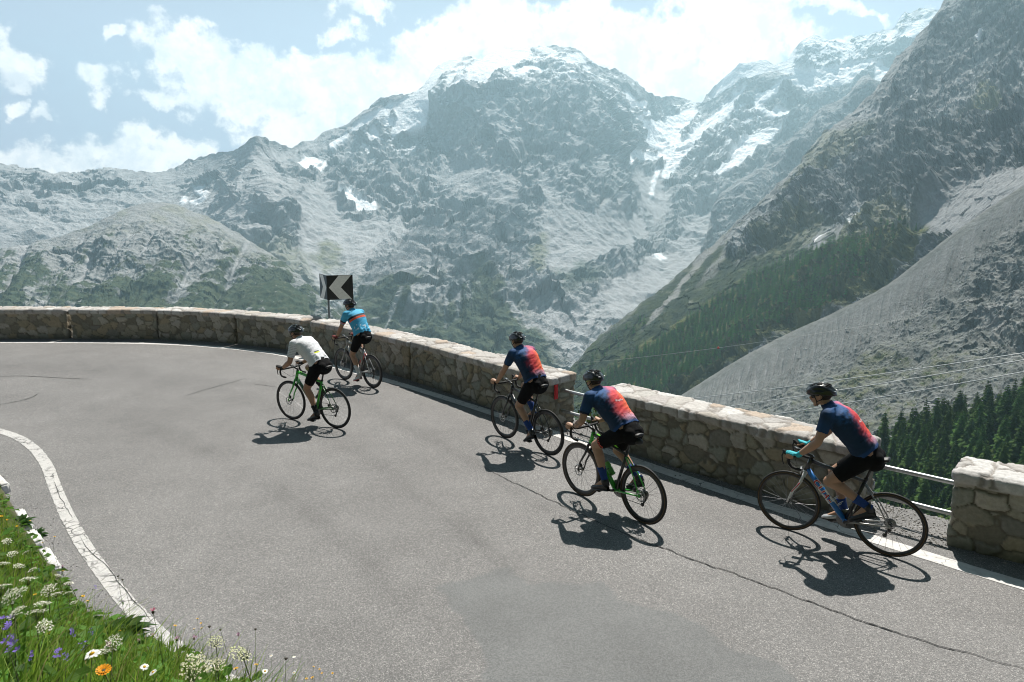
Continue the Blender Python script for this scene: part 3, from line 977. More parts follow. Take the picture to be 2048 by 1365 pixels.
def relief_moraine(F, fx, fy):
    w2 = fbm(F / 22.0 + 50, 5)
    wp = fbm(F / 140.0 + 3, 4)
    below = (fy - interp_line(CREST, fx))
    u = (fx + 0.25 * fy) / 9.0 + 1.2 * wp
    flute = ridged(np.stack([u, fy / 130.0, wp * .3], -1), 3, .55)
    fl = sstep(below, 4, 25) * (1 - sstep(below + 40 * wp, 70, 150))
    rg = ridged(F / 90.0 * np.array([1, 1, .8]) + 1 + 0.25 * wp[:, None], 6, 0.6)
    rocky = soft(fx, fy, [(1960, 520), (2120, 420), (2120, 720), (1980, 720), (1900, 660), (1930, 600)], 30, wp + w2, 40)
    rolls = ridged(np.stack([fx / 120.0 + .35 * fy / 120, fy / 70.0, wp], -1), 5, .55)
    disp = (0.5 - flute) * 4.6 * fl + (rg - .45) * (10 + 9 * rocky) * sstep(below, 30, 120) + facets(F / 12.0 + .5 * w2[:, None], 41)[0] * (1.2 + 2.4 * rocky) * sstep(below, 40, 120) + (rolls - .45) * 9 * sstep(below, 60, 140) + w2 * 1.0
    return disp, dict(wp=wp, w2=w2, flute=flute, fl=fl, rocky=rocky, below=below)


def paint_moraine(P, N, fx, fy, m):
    w2, wp = m['w2'], m['wp']
    w3 = fbm(P / 6.0 + 7, 4, 0.65)
    w4 = fbm(P / 1.6 + 3, 3, 0.7)
    c = lerp3((.105, .114, .108), (.185, .192, .186), sstep(w3 + 0.7 * w2, -.5, .5))
    c = c * (1 + 0.20 * w4)[:, None]
    bl = m['below']
    c = lerp3(c, (.145, .152, .154), (m['fl'] * .5))
    c = lerp3(c, (.25, .255, .26), m['fl'] * sstep(m['flute'], .70, .90) * .5)
    c = lerp3(c, (.095, .104, .104), m['fl'] * (1 - sstep(m['flute'], .25, .5)) * .45)
    # streaky turf
    tz = sstep(bl + 60 * wp, 60, 190) * (1 - 0.55 * m['rocky'])
    t = tz * sstep(w2 * .7 + .55 * wp + .35 * w3, -.02, .42)
    c = lerp3(c, (.098, .104, .050), t * .8)
    bush = tz * sstep(w3 + .5 * w2, .24, .36)
    c = lerp3(c, (.055, .075, .030), bush * .85)
    # pale wash channels
    ch = ridged(np.stack([(fx + .9 * fy) / 110.0 + .5 * wp, (fy - .3 * fx) / 420.0, wp * .4], -1), 3, .5)
    c = lerp3(c, (.26, .265, .26), sstep(ch, .80, .95) * sstep(bl, 70, 160) * .7)
    c = lerp3(c, (.27, .27, .268), m['rocky'] * sstep(w2 + .3 * w3, -.05, .3) * .6)
    crest = (1 - sstep(bl, 0, 7)) * .6
    c = lerp3(c, (.22, .22, .205), crest)
    return c


sheet('moraine', 1180, 2120, 640, 330, CREST, [(1180, 1010), (1500, 1010), (1750, 960), (2120, 860)],
      [(1180, 890, 960), (1320, 817, 970), (1500, 706, 980), (1700, 610, 980), (1900, 472, 985), (2048, 371, 990), (2120, 325, 990), (1180, 1010, 650), (1500, 1010, 560), (1750, 960, 520), (2120, 860, 520), (1450, 850, 790), (1700, 780, 760), (1900, 650, 800), (2048, 560, 820), (2048, 740, 660), (1600, 740, 880), (1320, 870, 830)],
      relief_moraine, paint_moraine, mt_near, back=60, rough_sky=2.0)


# ---- the wooded bench below the road on the right, and the bank that drops away behind the wall
def relief_bench(F, fx, fy):
    w2 = fbm(F / 14.0 + 50, 4)
    return w2 * 2.0, dict(w2=w2)


def paint_bench(P, N, fx, fy, m):
    w3 = fbm(P / 5.0 + 7, 4, 0.6)
    c = lerp3((.025, .038, .012), (.075, .095, .026), sstep(w3 + .6 * m['w2'], -.2, .5))
    return lerp3(c, (.22, .22, .18), sstep(m['w2'] - .3 * w3, .42, .6))


sheet('forest_floor', 1480, 2150, 240, 140, [(1480, 1010), (1600, 960), (1680, 915), (1740, 890), (1800, 868), (1860, 850), (1920, 830), (2000, 806), (2048, 794), (2150, 770)], [(1480, 1240), (2150, 1240)],
      [(1480, 1010, 420), (1700, 905, 450), (2048, 794, 500), (2150, 770, 510), (1700, 1000, 350), (1900, 960, 350), (2100, 950, 350), (1480, 1240, 200), (2150, 1240, 200)], relief_bench, paint_bench, mt_near, back=40, rough_sky=0)

# ------------------------------------------------------------------ conifers
def needle_mat():
    m_ = attr_mat('conifer_needles', rough=0.85, spec=0.15)
    b = m_.node_tree.nodes['Principled BSDF']
    nt = NT(m_.node_tree)
    at = [n for n in m_.node_tree.nodes if n.type == 'ATTRIBUTE'][0]
    oi = nt.n('ShaderNodeObjectInfo')
    v = nt.m('ADD', 0.55, nt.m('MULTIPLY', oi.outputs['Random'], 0.85))
    sc = nt.n('ShaderNodeVectorMath', operation='SCALE', inp={0: at.outputs['Color'], 'Scale': v})
    hs = nt.mix(nt.m('MULTIPLY', nt.m('FRACT', nt.m('MULTIPLY', oi.outputs['Random'], 7.31)), 0.55), sc.outputs[0], (0.085, 0.125, 0.03))
    nt.link(hs, b.inputs['Base Color'])
    tr = nt.n('ShaderNodeBsdfTranslucent')
    nt.link(hs, tr.inputs['Color'])
    ms = nt.n('ShaderNodeMixShader', inp={0: 0.38})
    nt.link(b.outputs[0], ms.inputs[1])
    nt.link(tr.outputs[0], ms.inputs[2])
    out = [n for n in m_.node_tree.nodes if n.type == 'OUTPUT_MATERIAL'][0]
    nt.link(ms.outputs[0], out.inputs['Surface'])
    return m_


mt_needle = needle_mat()
mt_bark = mat('conifer_bark', (.10, .075, .055), rough=0.95, var=.2, vscale=6)


def conifer_arrays(seed, H=1.0, width=0.17, levels=20, per=9, dens=1.0):
    """one conifer of unit height: needle sprays (as small triangles) on drooping whorls; returns verts, tris, colours"""
    r = np.random.default_rng(seed)
    V, T, C = [], [], []
    n = 0
    lean = r.normal(0, .015, 2)
    for L in range(levels):
        z = 0.10 + 0.88 * (L + r.uniform(-.3, .3)) / levels
        prof = (1 - z) ** 0.80 * (0.55 + 0.45 * min(1, (z - .05) / .18))
        w_ = width * prof * r.uniform(.78, 1.18) + 0.012
        k = max(4, int(per * (0.5 + prof)))
        a0 = r.uniform(0, 6.28)
        for b in range(k):
            a = a0 + b * 6.283 / k + r.normal(0, .25)
            ln = w_ * r.uniform(.6, 1.25)
            dirv = np.array([math.cos(a), math.sin(a), 0])
            side = np.array([-math.sin(a), math.cos(a), 0])
            droop = -0.35 * ln + 0.10 * (z - .5) * ln * 3
            base = np.array([lean[0] * z, lean[1] * z, z])
            for u0, u1, ww in ((0.05, 0.55, .50), (0.35, 0.85, .42), (0.62, 1.08, .30)):
                p0 = base + dirv * ln * u0 + np.array([0, 0, droop * u0 ** 1.5])
                p1 = base + dirv * ln * u1 + np.array([0, 0, droop * u1 ** 1.5 + r.normal(0, .004)])
                hw = ln * ww * r.uniform(.7, 1.2)
                mid = (p0 * .45 + p1 * .55)
                up = np.array([0, 0, r.uniform(-.02, .012)])
                g = r.uniform(.7, 1.3)
                col = np.array([.038, .100, .020]) * g + np.array([.030, .045, .005]) * (u1 > .8) * r.uniform(0, 1)
                V += [p0, mid + side * hw + up - (0, 0, .25 * hw), p1, mid - side * hw + up - (0, 0, .25 * hw), mid + np.array([0, 0, .012])]
                C += [col] * 5
                T += [(n, n + 1, n + 4), (n + 1, n + 2, n + 4), (n + 2, n + 3, n + 4), (n + 3, n, n + 4)]
                n += 5
    # leader
    V += [(lean[0] - .006, lean[1], .93), (lean[0] + .006, lean[1], .93), (lean[0], lean[1], 1.02)]
    C += [np.array([.04, .06, .02])] * 3
    T += [(n, n + 1, n + 2)]
    return np.array(V), np.array(T), np.array(C)


def conifer_mesh(seed, width, levels, per):
    V, T, C = conifer_arrays(seed, 1.0, width, levels, per)
    tb = MB()
    tb.tube([(0, 0, -.12), (0, 0, .3), (0, 0, .9)], [.014, .010, .003], 6, mi=0)
    tv = np.concatenate(tb.v)
    tq = np.concatenate(tb.q)
    tt = np.concatenate(tb.t)
    me = np_mesh('conifer_tree', np.concatenate([V, tv]), tq + len(V), np.concatenate([T, tt + len(V)]), mats=[mt_needle, mt_bark], smooth=False,
                 matidx=np.concatenate([np.ones(len(tq)), np.zeros(len(T)), np.ones(len(tt))]))
    set_color(me, np.concatenate([C, np.full((len(tv), 3), .1)]))
    return me


conifers = [conifer_mesh(11, .225, 21, 11), conifer_mesh(12, .19, 22, 10), conifer_mesh(13, .255, 20, 12), conifer_mesh(14, .205, 23, 10), conifer_mesh(15, .24, 19, 11), conifer_mesh(16, .165, 20, 9)]
far_conifers = [conifer_arrays(40 + i, 1.0, w_, 11, 5) for i, w_ in enumerate((.21, .25, .18, .27))]

trng = np.random.default_rng(5)


def scatter(name, poly, n, mind, tries=60000):
    """ground points inside an outlined piece of a terrain sheet, spaced by mind metres"""
    poly = np.asarray(poly, float)
    x0, y0 = poly.min(0)
    x1, y1 = poly.max(0)
    pts = []
    cells = {}
    cx = trng.uniform(x0, x1, tries)
    cy = trng.uniform(y0, y1, tries)
    ok = poly_sd(cx, cy, poly) > 0
    for px, py in zip(cx[ok], cy[ok]):
        P = ground_at(name, px, py)
        key = (int(P[0] // mind), int(P[1] // mind))
        good = True
        for i in (-1, 0, 1):
            for j_ in (-1, 0, 1):
                for q in cells.get((key[0] + i, key[1] + j_), ()):
                    if (q[0] - P[0]) ** 2 + (q[1] - P[1]) ** 2 < mind * mind:
                        good = False
        if good:
            cells.setdefault(key, []).append(P)
            pts.append((px, py, P))
            if len(pts) >= n:
                break
    return pts


def plant(P, h, k, label, group):
    o = bpy.data.objects.new('conifer_tree', conifers[k % len(conifers)])
    COL.objects.link(o)
    o.location = P
    o.rotation_euler = (0, 0, trng.uniform(0, 6.28))
    o.scale = (h * trng.uniform(.85, 1.15), h * trng.uniform(.85, 1.15), h)
    tag(o, label, 'tree', group)


near_pts = scatter('forest_floor', [(1690, 1060), (1695, 925), (1740, 892), (1800, 870), (1860, 852), (1920, 832), (2000, 808), (2048, 796), (2075, 792), (2075, 1060)], 228, 5.4)
near_pts.sort(key=lambda q: -q[2][1])
for i, (px, py, P) in enumerate(near_pts):
    plant(P, (trng.uniform(8, 14) if trng.uniform() < .3 else trng.uniform(13, 23)) * (0.9 if py > 960 else 1.0), int(trng.integers(0, 6)), 'tall dark green conifer in the dense near forest behind the rails at the right', 'conifers of the near forest')

FOREST = [(1190, 775), (1260, 725), (1330, 675), (1400, 625), (1470, 580), (1540, 540), (1600, 512), (1660, 492), (1720, 486), (1760, 500), (1750, 545), (1700, 600), (1600, 646), (1500, 696), (1400, 756), (1330, 808), (1250, 845), (1180, 850)]
mid_pts = scatter('mountain_slope', FOREST, 1900, 6.8, 120000)
edge_pts = scatter('mountain_slope', [(1720, 486), (1760, 470), (1800, 458), (1850, 455), (1840, 478), (1790, 520), (1750, 545)], 26, 10)
loose_pts = scatter('mountain_slope', [(1140, 770), (1240, 700), (1300, 660), (1290, 640), (1200, 690)], 14, 25)
mid_pts.sort(key=lambda q: np.hypot(q[2][0], q[2][1]))
for px, py, P in edge_pts[:22]:
    plant(P, trng.uniform(10, 17), int(trng.integers(0, 6)), 'conifer standing in the open turf at the upper tip of the far forest', 'loose conifers above the far forest')
for px, py, P in mid_pts[:50]:
    plant(P, trng.uniform(13, 20), int(trng.integers(0, 6)), 'dark conifer along the lower edge of the far forest above the gravel crest', 'conifers on the lower edge of the far forest')
Vs, Ts, Cs, n = [], [], [], 0
for px, py, P in mid_pts[50:] + loose_pts + edge_pts[22:]:
    V, T, C = far_conifers[int(trng.integers(0, 4))]
    h = trng.uniform(13, 24)
    a = trng.uniform(0, 6.28)
    ca, sa = math.cos(a), math.sin(a)
    Q = np.stack([V[:, 0] * ca - V[:, 1] * sa, V[:, 0] * sa + V[:, 1] * ca, V[:, 2]], -1) * h + P
    Vs.append(Q)
    Ts.append(T + n)
    Cs.append(C * np.array([.75, 1.2, .75]) * trng.uniform(.40, 1.0) + np.array([.02, .02, 0]) * (trng.uniform() < .15))
    n += len(V)
me = np_mesh('forest', np.concatenate(Vs), tris=np.concatenate(Ts), mats=[mt_needle], smooth=False)
set_color(me, np.concatenate(Cs))
tag(link(bpy.data.objects.new('forest', me)), 'dark conifer forest on the far slope above the gravel crest', 'forest', kind='stuff')

# shrubs rooted at the road edge in the gap between the walls
def shrub(P, r, h, seed, label):
    q = np.random.default_rng(seed)
    V, T, C = [], [], []
    n = 0
    for _ in range(420):
        d = q.normal(size=3)
        d[2] = abs(d[2])
        d /= np.linalg.norm(d)
        p = d * np.array([r, r, h]) * q.uniform(.35, 1.05)
        a = q.normal(size=3)
        a /= np.linalg.norm(a)
        b = np.cross(a, q.normal(size=3))
        b /= np.linalg.norm(b)
        s = q.uniform(.025, .06)
        V += [p, p + a * s + b * s * .4, p + a * 2 * s, p + a * s - b * s * .4]
        c = np.array([.045, .085, .018]) * q.uniform(.6, 1.5)
        C += [c] * 4
        T += [(n, n + 1, n + 2), (n, n + 2, n + 3)]
        n += 4
    tb = MB()
    for _ in range(7):
        a = q.uniform(0, 6.28)
        tb.tube([(0, 0, -.1), (math.cos(a) * r * .3, math.sin(a) * r * .3, h * .4), (math.cos(a) * r * .6, math.sin(a) * r * .6, h * .8)], [.012, .008, .003], 5)
    root = tb.build('shrub', mt_bark)
    root.location = P
    me = np_mesh('foliage', np.array(V), tris=np.array(T), mats=[mt_needle], smooth=False)
    set_color(me, np.array(C))
    link(bpy.data.objects.new('foliage', me), root)
    tag(root, label, 'shrub')


gq = G(1172, 858)
shrub((gq.x + .25, gq.y + .75, -.35), .45, .65, 3, 'bright green shrub in the wall gap beside the red reflector')
gq = G(1195, 872)
shrub((gq.x + .45, gq.y + .9, -.6), .40, .55, 4, 'small green shrub in the wall gap, partly behind the rider with the green bottle')

# ------------------------------------------------------------------ the road, its markings, cracks and verge
FRONT = [(-24.0, 18.4), (-20.0, 18.7), (-15.94, 18.72), (-14.15, 18.62), (-12.3, 18.63), (-9.76, 18.55), (-8.6, 18.3), (-7.33, 17.85), (-5.53, 17.0), (-4.5, 16.2), (-2.9, 14.70), (-2.11, 13.86), (-1.2, 12.78), (-0.47, 11.90), (0.62, 10.62), (1.43, 9.77), (2.69, 8.47), (4.12, 7.12), (4.60, 6.67), (5.14, 6.26), (6.2, 5.55), (8.0, 4.5), (12.0, 2.4)]
FRONT = np.array(FRONT)


class Path:
    def __init__(self, pts):
        p = np.asarray(pts, float)
        seg = np.linalg.norm(np.diff(p, axis=0), axis=1)
        s = np.concatenate([[0], np.cumsum(seg)])
        # resample and smooth
        self.L = s[-1]
        self.s = np.linspace(0, self.L, int(self.L / 0.05))
        q = np.stack([np.interp(self.s, s, p[:, k]) for k in (0, 1)], -1)
        ker = np.hanning(21)
        ker /= ker.sum()
        pad = np.concatenate([np.repeat(q[:1], 10, 0), q, np.repeat(q[-1:], 10, 0)])
        self.q = np.stack([np.convolve(pad[:, k], ker, 'valid') for k in (0, 1)], -1)
        t = np.gradient(self.q, axis=0)
        t /= np.linalg.norm(t, axis=1)[:, None]
        self.tan = t
        self.nor = np.stack([-t[:, 1], t[:, 0]], -1)           # away from the road (valley side)

    def at(self, s, off=0.0):
        s = np.asarray(s, float)
        q = np.stack([np.interp(s, self.s, self.q[:, k]) for k in (0, 1)], -1)
        n = np.stack([np.interp(s, self.s, self.nor[:, k]) for k in (0, 1)], -1)
        return q + n * np.asarray(off)[..., None] if np.ndim(off) else q + n * off

    def near(self, x, y):
        return float(self.s[np.argmin((self.q[:, 0] - x) ** 2 + (self.q[:, 1] - y) ** 2)])

    def signed(self, X, Y):
        """distance beyond the path towards the valley"""
        best = np.full(X.shape, 1e9)
        out = np.zeros(X.shape)
        for k in range(0, len(self.q), 4):
            dx, dy = X - self.q[k, 0], Y - self.q[k, 1]
            d = dx * dx + dy * dy
            m_ = d < best
            best = np.where(m_, d, best)
            out = np.where(m_, dx * self.nor[k, 0] + dy * self.nor[k, 1], out)
        return out


WALL = Path(FRONT)

# ---- asphalt
mt_asph = bpy.data.materials.new('asphalt')
mt_asph.use_nodes = True
a = NT(mt_asph.node_tree)
ab = mt_asph.node_tree.nodes['Principled BSDF']
ab.inputs['Roughness'].default_value = 0.82
ab.inputs['Specular IOR Level'].default_value = 0.35
tc = a.n('ShaderNodeTexCoord').outputs['Object']
att = a.n('ShaderNodeAttribute', attribute_name='Col').outputs['Color']
sepc = a.n('ShaderNodeSeparateColor', inp={0: att})
tone, patch, track = sepc.outputs
vor = a.n('ShaderNodeTexVoronoi', inp={'Vector': tc, 'Scale': 125.0})
vcs = a.n('ShaderNodeSeparateColor', inp={0: vor.outputs['Color']})
chip = vcs.outputs[0]
n1 = a.noise(tc, 38.0, 3, 0.7)
n2 = a.noise(tc, 1.6, 5, 0.6)
grain = a.m('ADD', a.m('MULTIPLY', chip, 0.65), a.m('MULTIPLY', n1, 0.35))
c1 = a.mix(a.step(grain, 0.15, 0.85), (0.105, 0.103, 0.102), (0.205, 0.200, 0.196))
chips = a.m('MULTIPLY', a.step(chip, 0.86, 0.97), a.m('SUBTRACT', 1.0, patch))
c1 = a.mix(a.m('MULTIPLY', chips, 0.45), c1, (0.42, 0.40, 0.385))
c2 = a.mix(a.step(grain, 0.1, 0.9), (0.100, 0.104, 0.105), (0.158, 0.162, 0.162))
c3 = a.mix(a.m('MULTIPLY', patch, 0.85), c1, c2)
v = a.m('ADD', a.m('MULTIPLY', n2, 0.42), 0.80)
v = a.m('MULTIPLY', v, a.m('SUBTRACT', 1.0, a.m('MULTIPLY', track, 0.22)))
v = a.m('MULTIPLY', v, a.m('ADD', 0.5, tone))
cc = a.n('ShaderNodeVectorMath', operation='SCALE', inp={0: c3, 'Scale': v})
a.link(cc.outputs[0], ab.inputs['Base Color'])
bp = a.n('ShaderNodeBump', inp={'Height': grain, 'Strength': 0.55, 'Distance': 0.006})
a.link(bp.outputs[0], ab.inputs['Normal'])


def smooth_noise2(X, Y, sc, octv=4, seed=0.0):
    return fbm(np.stack([X.ravel() / sc, Y.ravel() / sc, np.full(X.size, seed)], -1), octv).reshape(X.shape)


def build_road():
    xs = np.linspace(-900, 2900, 520)
    ys = np.concatenate([np.linspace(640, 1400, 330), np.linspace(1410, 2600, 40)])
    PX, PY = np.meshgrid(xs, ys)
    d = pix_dir(PX, PY)
    t = -EYE / d[..., 2]
    X, Y = d[..., 0] * t, d[..., 1] * t
    sd = WALL.signed(X, Y) + 0.10 * smooth_noise2(X, Y, 0.35, 4)
    keep = sd < 0.72
    # how the surface has worn: a smooth repaired patch, darker wheel tracks, broad light and dark areas
    w1 = smooth_noise2(X, Y, 0.6, 5, 3.0)
    wpx = PX + 45 * w1
    wpy = PY + 22 * smooth_noise2(X, Y, 0.5, 5, 9.0)
    pat = sstep(poly_sd(wpx.ravel(), wpy.ravel(), [(870, 1185), (930, 1150), (1010, 1135), (1060, 1165), (1190, 1165), (1240, 1195), (1330, 1220), (1380, 1240), (1480, 1300), (1560, 1345), (1680, 1420), (960, 1420), (965, 1330), (945, 1250), (900, 1215)]), -5, 4).reshape(X.shape)
    halo = sstep(poly_sd(wpx.ravel(), wpy.ravel(), [(680, 1090), (800, 1080), (900, 1110), (1060, 1120), (1250, 1150), (1420, 1220), (1650, 1340), (1800, 1420), (880, 1420), (880, 1280), (830, 1200), (730, 1150)]), -30, 30).reshape(X.shape)
    tr = np.zeros(X.shape)
    for line, wd in (([(-100, 735), (250, 745), (520, 800), (760, 930), (900, 1040), (1020, 1140)], 26), ([(-100, 800), (160, 812), (350, 870), (520, 960), (700, 1090), (800, 1200)], 34), ([(300, 760), (520, 770), (720, 800), (900, 900), (1200, 1080)], 18)):
        l_ = np.asarray(line, float)
        best = np.full(X.shape, 1e9)
        for k in range(len(l_) - 1):
            ex, ey = l_[k + 1] - l_[k]
            tt = np.clip(((PX - l_[k, 0]) * ex + (PY - l_[k, 1]) * ey) / (ex * ex + ey * ey), 0, 1)
            best = np.minimum(best, np.hypot(PX - l_[k, 0] - tt * ex, (PY - l_[k, 1] - tt * ey) * 1.6))
        tr = np.maximum(tr, np.exp(-(best / wd) ** 2) * 0.75)
    tr = np.clip(tr * (0.7 + 0.8 * w1), 0, 1) + 0.35 * halo * (1 - pat) * np.clip(0.4 + w1, 0, 1)
    tone = 0.5 + 0.17 * smooth_noise2(X, Y, 2.4, 4, 20.0) - 0.07 * sstep(sd, -0.6, 0.1)
    V = np.stack([X, Y, np.zeros_like(X)], -1).reshape(-1, 3)
    q = grid_quads(*X.shape)
    k = keep.ravel()
    q = q[k[q].all(1)]
    used = np.unique(q)
    remap = np.full(len(V), -1)
    remap[used] = np.arange(len(used))
    me = np_mesh('road', V[used], remap[q], mats=[mt_asph])
    C = np.stack([tone, pat, tr], -1).reshape(-1, 3)
    set_color(me, C[used])
    o = link(bpy.data.objects.new('road', me))
    tag(o, kind='structure')


build_road()

# ---- the bank that falls away behind the wall
def build_bank():
    ss = np.linspace(0, WALL.L, 420)
    offs = np.concatenate([[0.35], np.linspace(0.55, 2.0, 10), np.linspace(2.4, 40, 30)])
    S, O = np.meshgrid(ss, offs)
    q = WALL.at(S.ravel()).reshape(S.shape + (2,))
    n = np.stack([np.interp(S, WALL.s, WALL.nor[:, k]) for k in (0, 1)], -1)
    # fan out without crossing
    XY = q + n * O[..., None]
    nz = smooth_noise2(XY[..., 0], XY[..., 1], 0.8, 4) * 0.16
    Z = -0.03 - 0.9 * np.clip(O - 0.62, 0, None) + nz * sstep(O, .5, 1.4)
    V = np.concatenate([XY, Z[..., None]], -1).reshape(-1, 3)
    me = np_mesh('roadside_bank', V, grid_quads(*S.shape), mats=[mt_near])
    w3 = smooth_noise2(XY[..., 0], XY[..., 1], 0.3, 5, 5.0).ravel()
    c = lerp3((.17, .165, .15), (.05, .065, .022), sstep(O.ravel() + .8 * w3, .75, 1.3))
    set_color(me, c)
    o = link(bpy.data.objects.new('roadside_bank', me))
    tag(o, kind='structure')


build_bank()


# ---- painted lines
def paint_mat(name, crack_scale, crack_w, wear):
    m_ = bpy.data.materials.new(name)
    m_.use_nodes = True
    nt = NT(m_.node_tree)
    b = m_.node_tree.nodes['Principled BSDF']
    b.inputs['Roughness'].default_value = 0.7
    b.inputs['Specular IOR Level'].default_value = 0.3
    t_ = nt.n('ShaderNodeTexCoord').outputs['Object']
    nz = nt.n('ShaderNodeTexNoise', inp={'Vector': t_, 'Scale': 7.0, 'Detail': 4.0})
    off = nt.n('ShaderNodeVectorMath', operation='SCALE', inp={0: nz.outputs['Color'], 'Scale': 0.10})
    tt = nt.n('ShaderNodeVectorMath', operation='ADD', inp={0: t_, 1: off.outputs[0]})
    vo = nt.n('ShaderNodeTexVoronoi', feature='DISTANCE_TO_EDGE', inp={'Vector': tt.outputs[0], 'Scale': crack_scale})
    crack = nt.m('SUBTRACT', 1.0, nt.step(vo.outputs['Distance'], crack_w * 0.4, crack_w))
    big = nt.noise(t_, 2.2, 3, 0.6)
    crack = nt.m('MULTIPLY', crack, nt.step(big, 0.40, 0.60))
    f = nt.noise(t_, 120.0, 3, 0.7)
    f2 = nt.noise(t_, 14.0, 4, 0.6)
    worn = nt.step(nt.m('ADD', nt.m('MULTIPLY', f, 0.6), nt.m('MULTIPLY', f2, 0.4)), 1 - wear - 0.12, 1 - wear + 0.12)
    k = nt.m('MAXIMUM', crack, nt.m('MULTIPLY', worn, 0.8))
    base = nt.mix(nt.step(f2, 0.3, 0.7), (0.47, 0.455, 0.44), (0.58, 0.57, 0.555))
    nt.link(nt.mix(k, base, (0.10, 0.098, 0.095)), b.inputs['Base Color'])
    bp_ = nt.n('ShaderNodeBump', inp={'Height': f, 'Strength': 0.4, 'Distance': 0.004})
    nt.link(bp_.outputs[0], b.inputs['Normal'])
    return m_


def strip(name, pts, width, z, material, jag=0.01, kind='structure', step=0.03):
    P = Path(pts)
    n = int(P.L / step)
    s = np.linspace(0, P.L, n)
    rows = []
    for sgn in (-1, 1):
        e = width / 2 * sgn + jag * fbm(np.stack([s / 0.08, np.full(n, sgn * 7.0), np.zeros(n)], -1), 4)
        rows.append(np.concatenate([P.at(s, e), np.full((n, 1), z)], 1))
    mid = np.concatenate([P.at(s), np.full((n, 1), z)], 1)
    V = np.concatenate([rows[0], mid, rows[1]])
    me = np_mesh(name, V, grid_quads(3, n)[:, ::-1], mats=[material])
    o = link(bpy.data.objects.new(name, me))
    tag(o, kind=kind)
    return o


mt_line = paint_mat('white_road_paint', 4.0, 0.015, 0.30)
mt_line_old = paint_mat('old_white_road_paint', 8.5, 0.085, 0.45)


def gpts(pix):
    return [tuple(G(x, y)[:2]) for x, y in pix]


strip('road_marking', gpts([(-500, 690), (-100, 686.5), (0, 685.5), (147, 685.5), (250, 686.5), (330, 688.5), (400, 692), (480, 699), (547, 707), (620, 721), (700, 742), (790, 766), (850, 784), (930, 809), (1000, 832), (1130, 874), (1200, 898), (1320, 940), (1400, 967), (1500, 1000), (1700, 1064), (1850, 1111), (1950, 1143), (2048, 1172), (2300, 1245)]), 0.20, 0.004, mt_line, 0.012)
strip('road_marking', gpts([(-420, 838), (-200, 842), (-60, 850), (0, 862), (40, 876), (72, 900), (95, 932), (110, 975), (131, 1025), (160, 1080), (200, 1138), (245, 1196), (292, 1248), (340, 1290), (385, 1323), (450, 1362), (560, 1420), (760, 1500)]), 0.140, 0.004, mt_line_old, 0.016)

mt_crack = mat('crack_tar', (.022, .022, .022), rough=0.9)


def crack(pix, w=0.014, wob=0.03, seed=1.0):
    P = Path(gpts(pix))
    n = max(24, int(P.L / 0.018))
    s = np.linspace(0, P.L, n)
    o1 = wob * fbm(np.stack([s / 0.22, np.full(n, seed), np.zeros(n)], -1), 5, 0.6)
    hw = w * (0.35 + 0.9 * np.abs(fbm(np.stack([s / 0.12, np.full(n, seed + 9), np.zeros(n)], -1), 3))) * np.minimum(1, 6 * np.minimum(s, P.L - s) / P.L + 0.1)
    V = np.concatenate([np.concatenate([P.at(s, o1 - hw), np.full((n, 1), 0.007)], 1), np.concatenate([P.at(s, o1 + hw), np.full((n, 1), 0.007)], 1)])
    me = np_mesh('road_crack', V, grid_quads(2, n)[:, ::-1], mats=[mt_crack])
    tag(link(bpy.data.objects.new('road_crack', me)), kind='structure')


crack([(945, 922), (985, 945), (1025, 966), (1060, 980), (1110, 1005), (1160, 1030), (1240, 1065), (1310, 1092), (1370, 1115), (1460, 1145), (1540, 1175), (1640, 1212), (1740, 1250), (1850, 1285), (1960, 1315), (2060, 1342), (2200, 1380)], 0.013, 0.05, 1)
crack([(-60, 756), (40, 752), (110, 756), (196, 760)], 0.020, 0.03, 2)
crack([(-40, 818), (20, 806), (60, 800), (75, 789), (80, 785)], 0.016, 0.03, 3)
crack([(362, 795), (410, 780), (455, 768), (500, 755)], 0.015, 0.03, 4)
crack([(500, 768), (535, 772), (560, 776)], 0.012, 0.02, 5)
crack([(840, 1123), (868, 1126)], 0.016, 0.01, 6)
crack([(158, 1068), (168, 1090), (176, 1104), (196, 1119), (214, 1128), (226, 1148), (240, 1172), (262, 1196), (286, 1222), (304, 1240), (316, 1262)], 0.006, 0.02, 7)
crack([(106, 958), (116, 985), (124, 1005), (137, 1022), (148, 1042)], 0.006, 0.02, 8)

# ------------------------------------------------------------------ rubble walls, rails, sign, wires
mt_wall = attr_mat('rubble_stone', rough=0.92, spec=0.2, fine=26.0, fine_amt=0.30, bump=0.55, bdist=0.012, bscale=60.0)


